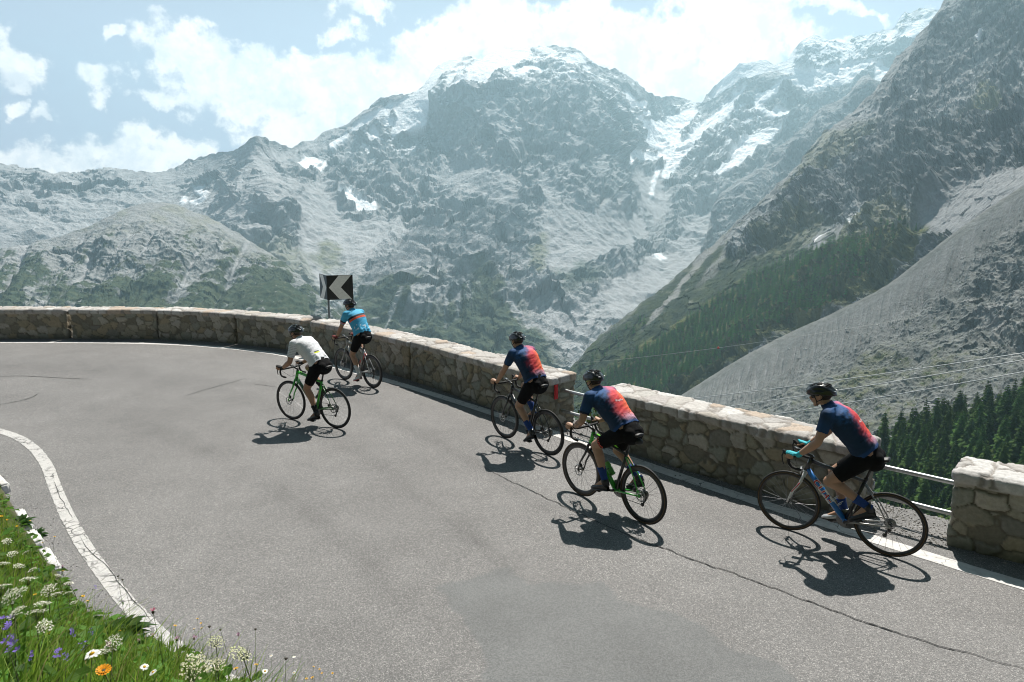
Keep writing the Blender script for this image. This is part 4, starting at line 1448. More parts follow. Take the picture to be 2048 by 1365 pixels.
def stone_wall(s0, s1, H=0.82, thick=0.58, label='', res=0.022, seed=1, warm=0.0):
    L = s1 - s0
    ns, nt_, nz = int(L / res), max(10, int(thick / res)), int((H + 0.25) / res)
    r = 0.035
    Z0 = -0.25

    def face(a, b):
        A, B = np.meshgrid(a, b, indexing='ij')
        return A, B
    S, T, Zz = np.linspace(0, L, ns), np.linspace(0, thick, nt_), np.linspace(Z0, H, nz)
    parts = []
    A, B = face(S, Zz)
    parts.append((np.stack([A, np.zeros_like(A), B], -1), False))       # road side
    parts.append((np.stack([A, np.full_like(A, thick), B], -1), True))  # valley side
    A, B = face(S, T)
    parts.append((np.stack([A, B, np.full_like(A, H)], -1), False))     # top
    A, B = face(T, Zz)
    parts.append((np.stack([np.zeros_like(A), A, B], -1), True))
    parts.append((np.stack([np.full_like(A, L), A, B], -1), False))
    Vs, Qs, Cs, n = [], [], [], 0
    for V, flip in parts:
        sh = V.shape[:2]
        V = V.reshape(-1, 3)
        inner = np.clip(V, [r, r, Z0], [L - r, thick - r, H - r])
        nn = V - inner
        ln = np.linalg.norm(nn, axis=1, keepdims=True)
        nn = nn / np.maximum(ln, 1e-6)
        base = inner + nn * r
        wp = np.stack([fbm(base / 0.35 + seed * 3.1, 3), fbm(base / 0.35 + seed * 5.7 + 40, 3), fbm(base / 0.35 + 80 + seed, 3)], -1)
        Q = base / np.array([0.245, 0.245, 0.175]) + 0.40 * wp + seed * 11.3
        f1, f2, idr = worley3(Q, 1000 + seed)
        edge = f2 - f1
        cap = sstep(base[:, 2] + 0.03 * wp[:, 0], H - 0.13, H - 0.10)
        Qc = base / np.array([0.30, 0.36, 9.0]) + 0.30 * wp + seed * 4.1
        g1, g2, idc = worley3(Qc, 5000 + seed)
        edge = edge * (1 - cap) + (g2 - g1) * cap
        rid = np.where(cap > 0.5, idc, idr)
        isst = sstep(edge, 0.015 + 0.04 * (rid * 7 % 1), 0.065 + 0.06 * (rid * 7 % 1))
        isst *= np.where(cap > 0.5, 1.0, 0.35 + 0.65 * (rid * 13 % 1 > 0.10))
        fine = fbm(base / 0.05 + 3, 4, 0.6)
        bulge = fbm(base / 0.6 + seed, 3) * 0.02
        disp = isst * (0.012 + 0.026 * (rid * 17 % 1)) + 0.011 * fine + bulge - 0.012
        disp = disp * (1 - cap) + cap * (isst * (0.006 + 0.020 * (rid * 17 % 1)) + 0.016 * fine + 0.6 * bulge - 0.006)
        disp += cap * 0.022 * (nn[:, 2] < 0.5)
        disp += cap * 0.018 * (rid * 5 % 1 - .5)
        # weathered ends
        V2 = base + nn * disp[:, None]
        # colours of the individual stones and of the mortar between them
        pal = np.array([(.25, .235, .19), (.19, .18, .145), (.30, .28, .24), (.22, .195, .14), (.25, .215, .155), (.165, .16, .14), (.28, .265, .235), (.20, .205, .175), (.23, .215, .17)])
        c = pal[(rid * 7919 % 1 * len(pal)).astype(int)]
        palc = np.array([(.42, .40, .375), (.38, .355, .34), (.47, .455, .44), (.40, .37, .33), (.36, .345, .33), (.41, .34, .28), (.45, .43, .41), (.41, .395, .37), (.50, .49, .475), (.39, .37, .35)])
        cc_ = palc[(rid * 7919 % 1 * len(palc)).astype(int)]
        c = c + (cc_ - c) * cap[:, None]
        mort = np.array((.125, .115, .092)) * (1 - cap[:, None]) + np.array((.27, .25, .23)) * cap[:, None]
        c = mort + (c - mort) * isst[:, None]
        c = c * (1 + 0.22 * fine)[:, None] * (1.28 - .28 * cap)[:, None]
        lich = sstep(fbm(base / 0.12 + 60 + seed, 4), .25, .5) * .5
        c = lerp3(c, (.31, .27, .17), lich * (1 - cap) * .5)
        c = lerp3(c, (.13, .12, .10), .6 * (1 - sstep(base[:, 2] + .05 * wp[:, 1], 0.0, 0.14)) * (1 - cap))
        q = grid_quads(*sh)
        if flip:
            q = q[:, ::-1]
        Vs.append(V2)
        Qs.append(q[:, ::-1] + n)
        Cs.append(c)
        n += len(V2)
    V = np.concatenate(Vs)
    sarr = s0 + V[:, 0]
    xy = WALL.at(sarr, V[:, 1])
    W = np.concatenate([xy, V[:, 2:3]], 1)
    me = np_mesh('stone_wall', W, np.concatenate(Qs), mats=[mt_wall])
    set_color(me, np.clip(np.concatenate(Cs), .01, .9))
    # weld the rounded box along its edges
    bm = bmesh.new()
    bm.from_mesh(me)
    bmesh.ops.remove_doubles(bm, verts=bm.verts, dist=0.0015)
    bmesh.ops.recalc_face_normals(bm, faces=bm.faces)
    bm.to_mesh(me)
    bm.free()
    o = link(bpy.data.objects.new('stone_wall', me))
    tag(o, label, 'wall', 'rubble stone walls along the outer edge of the bend')
    return o


def wall_s(px, py):
    g_ = G(px, py)
    return WALL.near(g_.x, g_.y)


stone_wall(wall_s(-420, 676), wall_s(136, 678), label='rubble stone wall section at the far left with the frame cutting it off', seed=1, res=0.035)
stone_wall(wall_s(146, 678), wall_s(316, 679), label='low stone wall section with orange stained cap beside the leftmost wall gap', seed=2, res=0.03)
stone_wall(wall_s(321, 679), wall_s(473, 688), label='low stone wall section with one big pale boulder in its face, third from the left', seed=3, res=0.03)
stone_wall(wall_s(478, 688), wall_s(612, 704), label='low stone wall section behind the rider in the white jersey', seed=4, res=0.03)
stone_wall(wall_s(628, 708), wall_s(822, 759.5), label='stone wall section behind the rider in the sky blue jersey under the chevron sign', seed=5, res=0.026)
stone_wall(wall_s(824.5, 760.5), wall_s(1100, 858), H=0.84, label='long stone wall section with a red reflector on its near end', seed=6, res=0.022)
stone_wall(wall_s(1196, 887), wall_s(1712, 1034), H=0.84, label='long stone wall section with white capstones behind the rider with the green bottle', seed=7, res=0.019)
stone_wall(wall_s(1889, 1089), wall_s(2500, 1250), H=0.82, label='stone wall end with a bright white corner capstone at the right edge', seed=8, res=0.016)

# ---- galvanised rails closing the two gaps
mt_galv = mat('galvanised_steel', (.50, .51, .52), rough=0.42, metal=0.85, var=0.12, vscale=14, bump=0.05)


def rail(sa, sb, z, label):
    mb = MB()
    s = np.linspace(sa, sb, 24)
    xy = WALL.at(s, 0.27)
    mb.tube(np.concatenate([xy, np.full((24, 1), z)], 1), 0.026, 14)
    o = mb.build('guard_rail', mt_galv)
    tag(o, label, 'rail', 'steel pipe rails between wall sections')


g1a, g1b = wall_s(1100, 858) - 0.06, wall_s(1196, 887) + 0.06
g2a, g2b = wall_s(1712, 1034) - 0.06, wall_s(1889, 1089) + 0.06
rail(g1a, g1b, 0.60, 'upper steel pipe in the wall gap beside the red reflector')
rail(g1a, g1b, 0.25, 'lower steel pipe in the wall gap beside the red reflector')
rail(g2a, g2b, 0.60, 'upper steel pipe in the wall gap behind the rightmost rider')
rail(g2a, g2b, 0.25, 'lower steel pipe in the wall gap behind the rightmost rider')

# ---- red reflector strip on the wall end
rp = wall_s(1100, 858)
pe = WALL.at(np.array([rp]), np.array([0.10]))[0]
tdir = WALL.tan[np.argmin(np.abs(WALL.s - rp))]
ang = math.atan2(tdir[1], tdir[0])
mb = MB()
rot = Matrix.Rotation(ang, 3, 'Z')
mb.box((0, 0, 0), (0.012, 0.075, 0.24), rot)
mb.box((0, 0, 0.0), (0.020, 0.060, 0.20), rot)
o = mb.build('reflector', mat('red_reflector', (.55, .015, .02), rough=0.25, spec=0.6, var=.1), smooth=False)
o.location = (pe[0] + tdir[0] * 0.035, pe[1] + tdir[1] * 0.035, 0.60)
tag(o, 'small upright red reflector strip fixed to the near end of a stone wall', 'reflector')

# ---- chevron board folded round its post
mt_black = mat('sign_black', (.012, .014, .016), rough=0.35, spec=.4, var=.15)
mt_white = mat('sign_white', (.80, .79, .76), rough=0.4, var=.06)
mt_grey = mat('sign_post_steel', (.30, .31, .31), rough=0.5, metal=.6, var=.12)
sp = G(657, 600, 1.20)
sign = empty('chevron_sign', (sp.x, sp.y, -0.55))
tag(sign, 'black and white chevron board on a grey post behind the wall', 'road sign')
mb = MB()
mb.tube([(0, 0, 0), (0, 0, 1.0), (0, 0, 2.36)], 0.032, 12)
mb.build('post', mt_grey, sign)
BW, BH, BZ = 0.66, 0.64, 1.75


def board(angle, name, front):
    """one face; x runs away from the fold, the painted side is y = front"""
    ob = MB()
    ob.box((BW / 2, 0, BZ + BH / 2), (BW, 0.012, BH))
    for zz in (BZ + 0.12, BZ + BH - 0.12):
        ob.box((BW / 2, -0.018 * front, zz), (BW * .9, 0.02, 0.03))
    b_ = ob.build(name, mt_black, sign, smooth=False)
    ch = MB()

    def P(u, v):
        return (u * BW, front * 0.0085, BZ + v * BH)
    pts = [P(.07, .50), P(.46, .985), P(.94, .985), P(.53, .50), P(.94, .015), P(.46, .015)]
    back = [(x, y - front * 0.003, z) for x, y, z in pts]
    ch.add(pts + back, [(0, 1, 2, 3), (0, 3, 4, 5)] + [(i, (i + 1) % 6, (i + 1) % 6 + 6, i + 6) for i in range(6)])
    ch.build('chevron', mt_white, b_, smooth=False)
    b_.location = (-.01, -0.045, 0)
    b_.rotation_euler = (0, 0, R(angle))
    return b_


board(17, 'board', -1)
board(121, 'board', 1)          # the second face turns back past the post

# ---- wires over the valley
mt_wire = mat('wire_aluminium', (.62, .63, .62), rough=0.4, metal=.3)


def wire(p0, p1, sag, rad, label, cat='wire', n=60, group=None, mtl=None):
    p0, p1 = np.array(p0), np.array(p1)
    t = np.linspace(0, 1, n)[:, None]
    P = p0 + (p1 - p0) * t
    P[:, 2] -= sag * 4 * (t * (1 - t))[:, 0]
    m_ = MB()
    m_.tube(P, rad, 6)
    o_ = m_.build('power_line', mtl or mt_wire)
    tag(o_, label, cat, group)
    return P


def far(px, py, dist):
    d = pix_dir(px, py)
    return EYEV + d / np.hypot(d[0], d[1]) * dist


for (x0, y0), (x1, y1), lab in (((1250, 812), (2200, 683), 'uppermost of the three pale power lines crossing before the gravel slope'), ((1280, 836), (2200, 694), 'middle one of the three pale power lines crossing before the gravel slope'), ((1330, 860), (2200, 716), 'lowest of the three pale power lines, just above the near forest edge')):
    wire(far(x0, y0, 130), far(x1, y1, 95), 0.5, 0.062, lab, group='power lines before the gravel slope')
CP = wire(far(1100, 731, 700), far(2300, 545, 560), 8, 0.11, 'thin far cable with a red ball in front of the forest slope', mtl=mat('far_cable', (.45, .45, .42), rough=.6))
cb = far(1443, 694, 655)
j = np.argmin(np.abs((CP - EYEV)[:, 0] / (CP - EYEV)[:, 1] - (cb - EYEV)[0] / (cb - EYEV)[1]))
mb = MB()
mb.ball(CP[j], 1.1, 12)
mb.tube([CP[j] + (0, 0, .9), CP[j] + (0, 0, 1.3)], 0.25, 6)
tag(mb.build('marker_ball', mat('marker_red', (.55, .05, .02), rough=.5)), 'small red marker ball hanging on the thin far cable', 'marker ball')

# ------------------------------------------------------------------ bicycles
def car_paint(name, col, rough=0.28, metal=0.0, coat=0.6, var=0.05):
    return mat(name, col, rough=rough, metal=metal, coat=coat, var=var, vscale=30)


mt_tyre = mat('tyre_rubber', (.014, .014, .014), rough=0.75, var=.2, vscale=40)
mt_tan = mat('tan_sidewall', (.10, .062, .030), rough=0.75, var=.15, vscale=40)
mt_carbon = mat('carbon_black', (.014, .014, .015), rough=0.38, var=.15, coat=.3)
mt_alloy = mat('polished_alloy', (.55, .55, .56), rough=0.3, metal=0.9, var=.06)
mt_steel = mat('spoke_steel', (.35, .35, .36), rough=0.35, metal=0.9, var=.05)
mt_bspoke = mat('black_spoke', (.02, .02, .02), rough=0.45, metal=.3)
mt_tape = mat('bar_tape', (.013, .013, .014), rough=0.8, bump=.3, bscale=180)
mt_bsaddle = mat('saddle_black', (.012, .012, .013), rough=0.55, var=.1)
mt_gear = mat('gear_steel', (.20, .20, .20), rough=0.4, metal=.85, var=.15)
mt_discm = mat('brake_disc_steel', (.36, .36, .36), rough=0.35, metal=.9, var=.08)

WB, WR, TW = 0.99, 0.338, 0.0135
BBX, BBZ, CR = -0.09, 0.270, 0.172
REAR = np.array([-WB / 2, 0, WR])
FRNT = np.array([WB / 2, 0, WR])
HT_T, HT_B = np.array([0.292, 0, 0.872]), np.array([0.338, 0, 0.722])
ST_T = np.array([-0.243, 0, 0.770])
BAR = np.array([0.385, 0, 0.925])
BARW = 0.205
GRAV = {}


def wheel(c, deep, tan, disc, rear, root, spoke_m, rng_):
    """rim is the wheel itself; tyre, spokes, hub, brake disc hang from it"""
    m = MB()
    seg = 72
    prof = []
    r0 = WR - 0.026
    a = np.arange(seg) * 2 * math.pi / seg
    pr = [(r0, 0.0105), (r0 - 0.006, .0125), (r0 - deep * .6, 0.0115), (r0 - deep, 0.004), (r0 - deep, -0.004), (r0 - deep * .6, -0.0115), (r0 - 0.006, -.0125), (r0, -0.0105)]
    V = np.array([[(rr * math.cos(t), y, rr * math.sin(t)) for rr, y in pr] for t in a])
    idx = np.arange(seg * 8).reshape(seg, 8)
    j = np.concatenate([idx, idx[:1]], 0)
    j = np.concatenate([j, j[:, :1]], 1)
    q = np.stack([j[:-1, :-1], j[:-1, 1:], j[1:, 1:], j[1:, :-1]], -1).reshape(-1, 4)
    m.add(V.reshape(-1, 3), q)
    w_ = m.build('wheel', mt_carbon, root)
    w_.location = c
    w_.rotation_euler = (0, rng_.uniform(0, 6.28), 0)
    t = MB()
    t.torus((0, 0, 0), WR - TW, TW, 72, 12)
    if tan:
        for y in (-.0105, .0105):
            t.torus((0, y, 0), WR - TW - 0.006, 0.0062, 72, 6, mi=1)
    t.build('tyre', [mt_tyre, mt_tan], w_)
    s = MB()
    ri = r0 - deep + .002
    for k in range(24):
        a_ = k * 2 * math.pi / 24
        sd = 1 if k % 2 else -1
        off = 0.34 * (1 if (k // 2) % 2 else -1)
        s.tube([(0.020 * math.cos(a_ + off * 3), sd * .027, 0.020 * math.sin(a_ + off * 3)), (ri * math.cos(a_), sd * .002, ri * math.sin(a_))], 0.0014, 4, cap=False)
    s.build('spokes', spoke_m, w_)
    h = MB()
    h.lathe([(0.0, -.05), (.010, -.05), (.012, -.03), (.024, -.029), (.024, -.024), (.012, -.02), (.013, .02), (.024, .024), (.024, .029), (.012, .03), (.010, .05), (0, .05)], 14, axis='y')
    h.build('hub', mt_carbon, w_)
    if disc:
        d = MB()
        th = np.arange(36) * 2 * math.pi / 36
        for yy in (0.040, 0.042):
            pass
        ring = np.array([[(r_ * math.cos(t_), y_, r_ * math.sin(t_)) for r_, y_ in ((.056, .0402), (.070, .0402), (.070, .0424), (.056, .0424))] for t_ in th])
        jj = np.arange(36 * 4).reshape(36, 4)
        jj = np.concatenate([jj, jj[:1]], 0)
        jj = np.concatenate([jj, jj[:, :1]], 1)
        d.add(ring.reshape(-1, 3), np.stack([jj[:-1, :-1], jj[:-1, 1:], jj[1:, 1:], jj[1:, :-1]], -1).reshape(-1, 4))
        for k in range(6):
            a_ = k * 2 * math.pi / 6
            d.tube([(.018 * math.cos(a_), .0412, .018 * math.sin(a_)), (.060 * math.cos(a_ + .45), .0412, .060 * math.sin(a_ + .45))], .004, 5)
        d.lathe([(0, .036), (.022, .036), (.022, .044), (0, .044)], 14, axis='y')
        d.build('brake_disc', mt_discm, w_)
    return w_


def bicycle(label, front, rear, frame_m, fork_m, accent_m, crank, deep=.042, tan=False, disc=True, spoke_m=None, bar_m=None, group='road bicycles ridden past the wall', lean=0.0, stay_m=None, head_m=None, bottle_cages=True, seed=0, down_m=None, bag=False):
    F_, R_ = np.array(G(*front)), np.array(G(*rear))
    mid = (F_ + R_) / 2
    hd = math.atan2(F_[1] - R_[1], F_[0] - R_[0])
    root = empty('bicycle', tuple(mid), (lean, 0, hd))
    tag(root, label, 'bicycle', group)
    rng_ = np.random.default_rng(100 + seed)
    spoke_m = spoke_m or mt_bspoke
    wheel(FRNT, deep, tan, disc, False, root, spoke_m, rng_)
    wheel(REAR, deep, tan, disc, True, root, spoke_m, rng_)
    BB = np.array([BBX, 0, BBZ])
    # frame
    f = MB()
    dt0, dt1 = BB + (.02, 0, .012), HT_B + (-.012, 0, .022)
    f.tube([dt0, dt0 * .5 + dt1 * .5, dt1], [.030, .029, .027], 14, mi=1)
    tt0, tt1 = ST_T + (.004, 0, -.035), HT_T + (-.006, 0, -.030)
    f.tube([tt0, tt0 * .5 + tt1 * .5, tt1], [.016, .018, .022], 12, mi=0)
    f.tube([BB, BB * .5 + ST_T * .5, ST_T], [.024, .019, .018], 12, mi=0)
    f.tube([HT_B + (.002, 0, -.004), HT_B * .5 + HT_T * .5, HT_T], [.029, .024, .025], 14, mi=2)
    f.tube([BB + (0, -.038, 0), BB + (0, .038, 0)], .024, 14, mi=1)
    for s in (-1, 1):
        f.tube([BB + (-.02, s * .028, 0), BB * .6 + REAR * .4 + (0, s * .052, 0), REAR + (.0, s * .066, 0)], [.015, .011, .009], 8, mi=3)
        f.tube([ST_T + (0.004, s * .012, -.06), ST_T * .45 + REAR * .55 + (0, s * .045, 0), REAR + (0, s * .066, 0)], [.009, .0075, .0075], 8, mi=3)
        f.ball(REAR + (0, s * .066, 0), (.018, .006, .02), 8, mi=3)
    f.build('frame', [frame_m, down_m or frame_m, head_m or frame_m, stay_m or frame_m], root)
    # fork
    k = MB()
    crown = HT_B + (.004, 0, -.012)
    k.ball(crown, (.032, .040, .030), 12)
    for s in (-1, 1):
        k.tube([crown + (0, s * .030, 0), crown + (.035, s * .050, -.12), crown * .3 + FRNT * .7 + (.012, s * .054, 0), FRNT + (0, s * .054, 0)], [.017, .015, .011, .009], 10)
    k.build('fork', fork_m, root)
    if disc:
        for P_, nm in ((FRNT + (-.045, .050, .075), 'brake_caliper'), (REAR + (.075, .055, .050), 'brake_caliper')):
            c = MB()
            c.ball(P_, (.024, .014, .030), 10)
            c.box(P_ + (0, .004, 0), (.028, .022, .040), Matrix.Rotation(.5, 3, 'Y'))
            c.build(nm, mt_carbon, root)
    else:
        for P_ in (crown + (.045, 0, .015), ST_T * .78 + REAR * .22 + (-.018, 0, .05)):
            c = MB()
            for s in (-1, 1):
                c.tube([P_ + (0, 0, .02), P_ + (0, s * .034, .0), P_ + (0, s * .028, -.045)], [.009, .008, .006], 8)
            c.ball(P_ + (0, 0, .02), .013, 8)
            c.build('brake_caliper', mt_alloy, root)
    # seatpost and saddle
    sp0, sp1 = ST_T, ST_T + np.array([-.292 * .20, 0, .956 * .20])
    c = MB()
    c.tube([sp0 - (sp1 - sp0) * .2, sp1], .0138, 12)
    c.lathe([(0, -.012), (.021, -.012), (.021, .012), (0, .012)], 12, c=tuple(sp0 + (0, 0, -.004)))
    c.build('seatpost', mt_carbon, root)
    sx, sz = sp1[0], sp1[2] + .045
    c = MB()
    xs = np.array([.150, .13, .06, -.02, -.08, -.12, -.135])
    wd = np.array([.012, .018, .022, .036, .064, .066, .048])
    c.tube([(sx + x, 0, sz + (.004 if x > .1 else 0) + (.010 if x < -.1 else 0)) for x in xs], wd, 14, flat=(.34, 1.0), up=(0, 0, 1))
    sd = c.build('saddle', mt_bsaddle, root)
    c = MB()
    for s in (-1, 1):
        c.tube([(sx + .12, s * .012, sz - .012), (sx + .03, s * .021, sz - .036), (sx - .04, s * .021, sz - .036), (sx - .11, s * .03, sz - .012)], .0036, 6)
    c.build('saddle_rail', mt_gear, sd)
    if bag:
        b_ = MB()
        b_.ball((sx - .09, 0, sz - .065), (.075, .042, .040), 14)
        b_.tube([(sx - .06, 0, sz - .03), (sx - .03, 0, sz - .07), (sp1[0], 0, sp1[2] - .05)], .012, 8)
        b_.build('saddle_bag', mt_bsaddle, root)
    # stem, handlebar, hoods
    c = MB()
    c.tube([HT_T, HT_T + (-.008, 0, .028)], [.020, .019], 12)
    c.tube([HT_T + (-.006, 0, .022), BAR * .5 + HT_T * .5 + (0, 0, .012), BAR], [.017, .015, .017], 12)
    c.build('stem', mt_carbon, root)
    c = MB()
    half = []
    for y, x, z in ((0, 0, 0), (.06, 0, 0), (.14, .004, .0), (.178, .022, -.002), (.198, .055, -.006), (BARW, .082, -.022), (BARW + .003, .090, -.055), (BARW + .006, .078, -.092), (BARW + .009, .050, -.118), (BARW + .011, .010, -.128), (BARW + .012, -.045, -.130)):
        half.append((BAR[0] + x, y, BAR[2] + z))
    pts = [(x, -y, z) for x, y, z in half[:0:-1]] + half
    c.tube(pts, .0150, 10)
    hb = c.build('handlebar', bar_m or mt_tape, root)
    for s in (-1, 1):
        c = MB()
        c.tube([(BAR[0] + .062, s * BARW, BAR[2] - .006), (BAR[0] + .105, s * BARW, BAR[2] + .004), (BAR[0] + .142, s * (BARW - .004), BAR[2] + .028), (BAR[0] + .152, s * (BARW - .004), BAR[2] + .052)], [.018, .0175, .018, .012], 10)
        hd_ = c.build('brake_hood', mt_tape, hb)
        c = MB()
        c.tube([(BAR[0] + .148, s * (BARW - .003), BAR[2] + .024), (BAR[0] + .160, s * BARW, BAR[2] - .02), (BAR[0] + .148, s * (BARW + .006), BAR[2] - .075), (BAR[0] + .132, s * (BARW + .012), BAR[2] - .105)], [.009, .008, .006, .006], 8)
        c.build('brake_lever', mt_carbon, hb)
    c = MB()
    c.box((BAR[0] + .055, 0, BAR[2] + .022), (.075, .048, .014), Matrix.Rotation(-.25, 3, 'Y'))
    c.tube([(BAR[0], 0, BAR[2] + .004), (BAR[0] + .04, 0, BAR[2] + .014)], .012, 8)
    c.build('bike_computer', mt_carbon, hb)
    # cables from the hoods
    c = MB()
    for s in (-1, 1):
        c.tube([(BAR[0] + .09, s * (BARW - .02), BAR[2]), (BAR[0] + .13, s * .12, BAR[2] - .07), (BAR[0] + .06, s * .03, BAR[2] - .16), (HT_B[0] + .03, s * .02, HT_B[2] + .05)], .0028, 5)
    c.build('cable', mt_tape, root)
    # cranks, rings, pedals, chain, gears
    ca, sa = math.cos(crank), math.sin(crank)
    c = MB()
    c.lathe([(.030, -.046), (.100, -.046), (.104, -.044), (.104, -.042), (.100, -.040), (.030, -.040)], 40, c=(BBX, 0, BBZ), axis='y', mi=1)
    c.lathe([(.060, -.052), (.078, -.052), (.080, -.050), (.078, -.048), (.060, -.048)], 40, c=(BBX, 0, BBZ), axis='y', mi=1)
    for k_ in range(4):
        a_ = crank + k_ * math.pi / 2 + .4
        c.tube([(BBX, -.050, BBZ), (BBX + .075 * math.cos(a_), -.047, BBZ + .075 * math.sin(a_))], [.014, .009], 8)
    c.tube([(BBX, -.068, BBZ), (BBX, .068, BBZ)], .014, 10)
    for s, sg in ((1, 1), (-1, -1)):
        c.tube([(BBX, s * .062, BBZ), (BBX + sg * CR * ca, s * .078, BBZ + sg * CR * sa)], [.015, .011], 10)
    c.build('crankset', [mt_carbon, mt_gear], root)
    for s in (1, -1):
        px, pz = BBX + s * CR * ca, BBZ + s * CR * sa
        c = MB()
        c.box((px, s * .115, pz), (.072, .060, .016))
        c.tube([(px, s * .075, pz), (px, s * .150, pz)], .008, 8)
        c.build('pedal', mt_carbon, root)
    c = MB()
    for i, r_ in enumerate(np.linspace(.026, .056, 8)):
        y_ = -.030 - .0045 * (7 - i)
        c.lathe([(.012, y_), (r_, y_), (r_, y_ - .002), (.012, y_ - .002)], 24, c=tuple(REAR), axis='y')
    c.build('cassette', mt_gear, root)
    c = MB()
    ch = [(BBX + .10 * math.cos(t_), -.043, BBZ + .10 * math.sin(t_)) for t_ in np.linspace(-1.45, 1.5, 14)]
    ch += [(REAR[0] + .045 * math.cos(t_), -.043, REAR[2] + .045 * math.sin(t_)) for t_ in np.linspace(1.6, 3.6, 10)]
    ch += [(REAR[0] + .012, -.045, REAR[2] - .075), (REAR[0] + .035, -.045, REAR[2] - .135), (REAR[0] + .07, -.044, REAR[2] - .15)]
    ch += [ch[0]]
    c.tube(ch, .0045, 6, flat=(1, .7), cap=False)
    c.build('chain', mt_gear, root)
    c = MB()
    c.tube([REAR + (.0, -.055, -.01), REAR + (.008, -.062, -.07)], [.014, .016], 8)
    c.tube([REAR + (.008, -.054, -.07), REAR + (.04, -.052, -.15)], [.013, .011], 8)
    for P_ in (REAR + (.006, -.046, -.075), REAR + (.040, -.046, -.145)):
        c.lathe([(0, -.004), (.022, -.004), (.022, .004), (0, .004)], 12, c=tuple(P_), axis='y')
    c.build('rear_derailleur', mt_carbon, root)
    c = MB()
    c.tube([ST_T * .25 + BB * .75 + (.012, -.03, -.03), ST_T * .3 + BB * .7 + (.02, -.045, 0)], .012, 8)
    c.build('front_derailleur', mt_carbon, root)
    if bottle_cages:
        dd = (dt1 - dt0) / np.linalg.norm(dt1 - dt0)
        nn = np.array([-dd[2], 0, dd[0]])
        P_ = dt0 + dd * .20 + nn * .068
        c = MB()
        for u in (-.05, 0.02):
            pr = [P_ + dd * u + nn * (.039 * math.cos(t_)) + np.array([0, .039 * math.sin(t_), 0]) for t_ in np.linspace(.9, 5.38, 12)]
            c.tube(pr, .0045, 6)
        c.tube([P_ + dd * -.07 - nn * .038, P_ + dd * .06 - nn * .038], .007, 6)
        c.build('bottle_cage', mt_alloy if not disc else mt_carbon, root)
        root['cage'] = list(P_ - dd * .065) + list(dd)
    return root


def bottle(bike, body_m, cap_m, label):
    bpy.context.view_layer.update()
    P_, d = np.array(bike['cage'][:3]), np.array(bike['cage'][3:])
    root = MB()
    root.lathe([(0, 0), (.033, 0), (.036, .006), (.036, .085), (.032, .095), (.032, .108), (.036, .116), (.036, .155), (.030, .165), (.026, .167)], 18)
    o = root.build('water_bottle', body_m)
    c = MB()
    c.lathe([(.031, .160), (.031, .182), (.016, .190), (.010, .192), (.010, .206), (.006, .210), (0, .210)], 16)
    c.build('bottle_cap', cap_m, o)
    M = bike.matrix_world
    q = Vector(d).to_track_quat('Z', 'Y')
    o.matrix_world = M @ Matrix.Translation(Vector(P_)) @ q.to_matrix().to_4x4()
    tag(o, label, 'bottle')
    return o


def add_text(txt, size, M, material, parent, name='lettering', shear=0.0, extrude=0.0008, space=1.0, bold=0.0, target=None, off=0.003, squash=1.0):
    """built-in font turned into a mesh, laid at matrix M (parent space); if target is a mesh object it is wrapped onto it"""
    cu = bpy.data.curves.new(name, 'FONT')
    cu.body = txt
    cu.size = size
    cu.align_x = 'CENTER'
    cu.align_y = 'CENTER'
    cu.extrude = extrude
    cu.shear = shear
    cu.space_character = space
    cu.offset = bold
    cu.resolution_u = 3
    tmp = bpy.data.objects.new(name, cu)
    COL.objects.link(tmp)
    dg = bpy.context.evaluated_depsgraph_get()
    me = bpy.data.meshes.new_from_object(tmp.evaluated_get(dg))
    bpy.data.objects.remove(tmp)
    me.name = name
    for v in me.vertices:
        v.co.x *= squash
    me.transform(M)
    if target is not None:
        from mathutils.bvhtree import BVHTree
        bm = bmesh.new()
        bm.from_mesh(target.data)
        tree = BVHTree.FromBMesh(bm)
        nz = (M.to_3x3() @ Vector((0, 0, 1))).normalized()
        for v in me.vertices:
            hit = tree.ray_cast(v.co + nz * .12, -nz, .3)
            if hit[0] is not None:
                v.co = hit[0] + nz * off
        bm.free()
    me.materials.clear()
    me.materials.append(material)
    o = bpy.data.objects.new(name, me)
    link(o, parent)
    return o


green_p = car_paint('bright_green_paint', (.035, .42, .030), var=.04)
lime_p = car_paint('lime_paint', (.16, .55, .03))
dkgreen_p = car_paint('dark_green_paint', (.020, .10, .016))
black_p = car_paint('black_paint', (.012, .012, .013))
white_p = car_paint('white_paint', (.62, .62, .62))
silver_p = car_paint('silver_grey_paint', (.30, .30, .29), metal=.3)
blue_p = car_paint('blue_paint', (.012, .16, .50))
red_p = car_paint('red_paint', (.50, .012, .014))
sky_tape = mat('green_bar_tape', (.03, .28, .03), rough=.7)

CRANK = {1: R(-96), 2: R(-108), 3: R(-140), 4: R(-12), 5: R(150)}
CONTACT = {1: ((583.5, 839), (672.7, 857)), 2: ((689, 760), (745, 776)), 3: ((1009, 876), (1095, 910)), 4: ((1160, 990), (1285, 1047)), 5: ((1570, 1058), (1775, 1112))}
BIKES = {}
BIKES[1] = bicycle('bright green and black road bike under the rider in the white jersey', *CONTACT[1], green_p, green_p, green_p, CRANK[1], deep=.026, spoke_m=mt_steel, seed=1, stay_m=dkgreen_p, down_m=dkgreen_p)
BIKES[2] = bicycle('pale silver road bike with deep black wheels under the sky blue rider', *CONTACT[2], silver_p, silver_p, silver_p, CRANK[2], deep=.050, disc=True, seed=2, stay_m=white_p)
BIKES[3] = bicycle('all black disc brake road bike beside the wall end with the red reflector', *CONTACT[3], black_p, black_p, black_p, CRANK[3], deep=.040, seed=3)
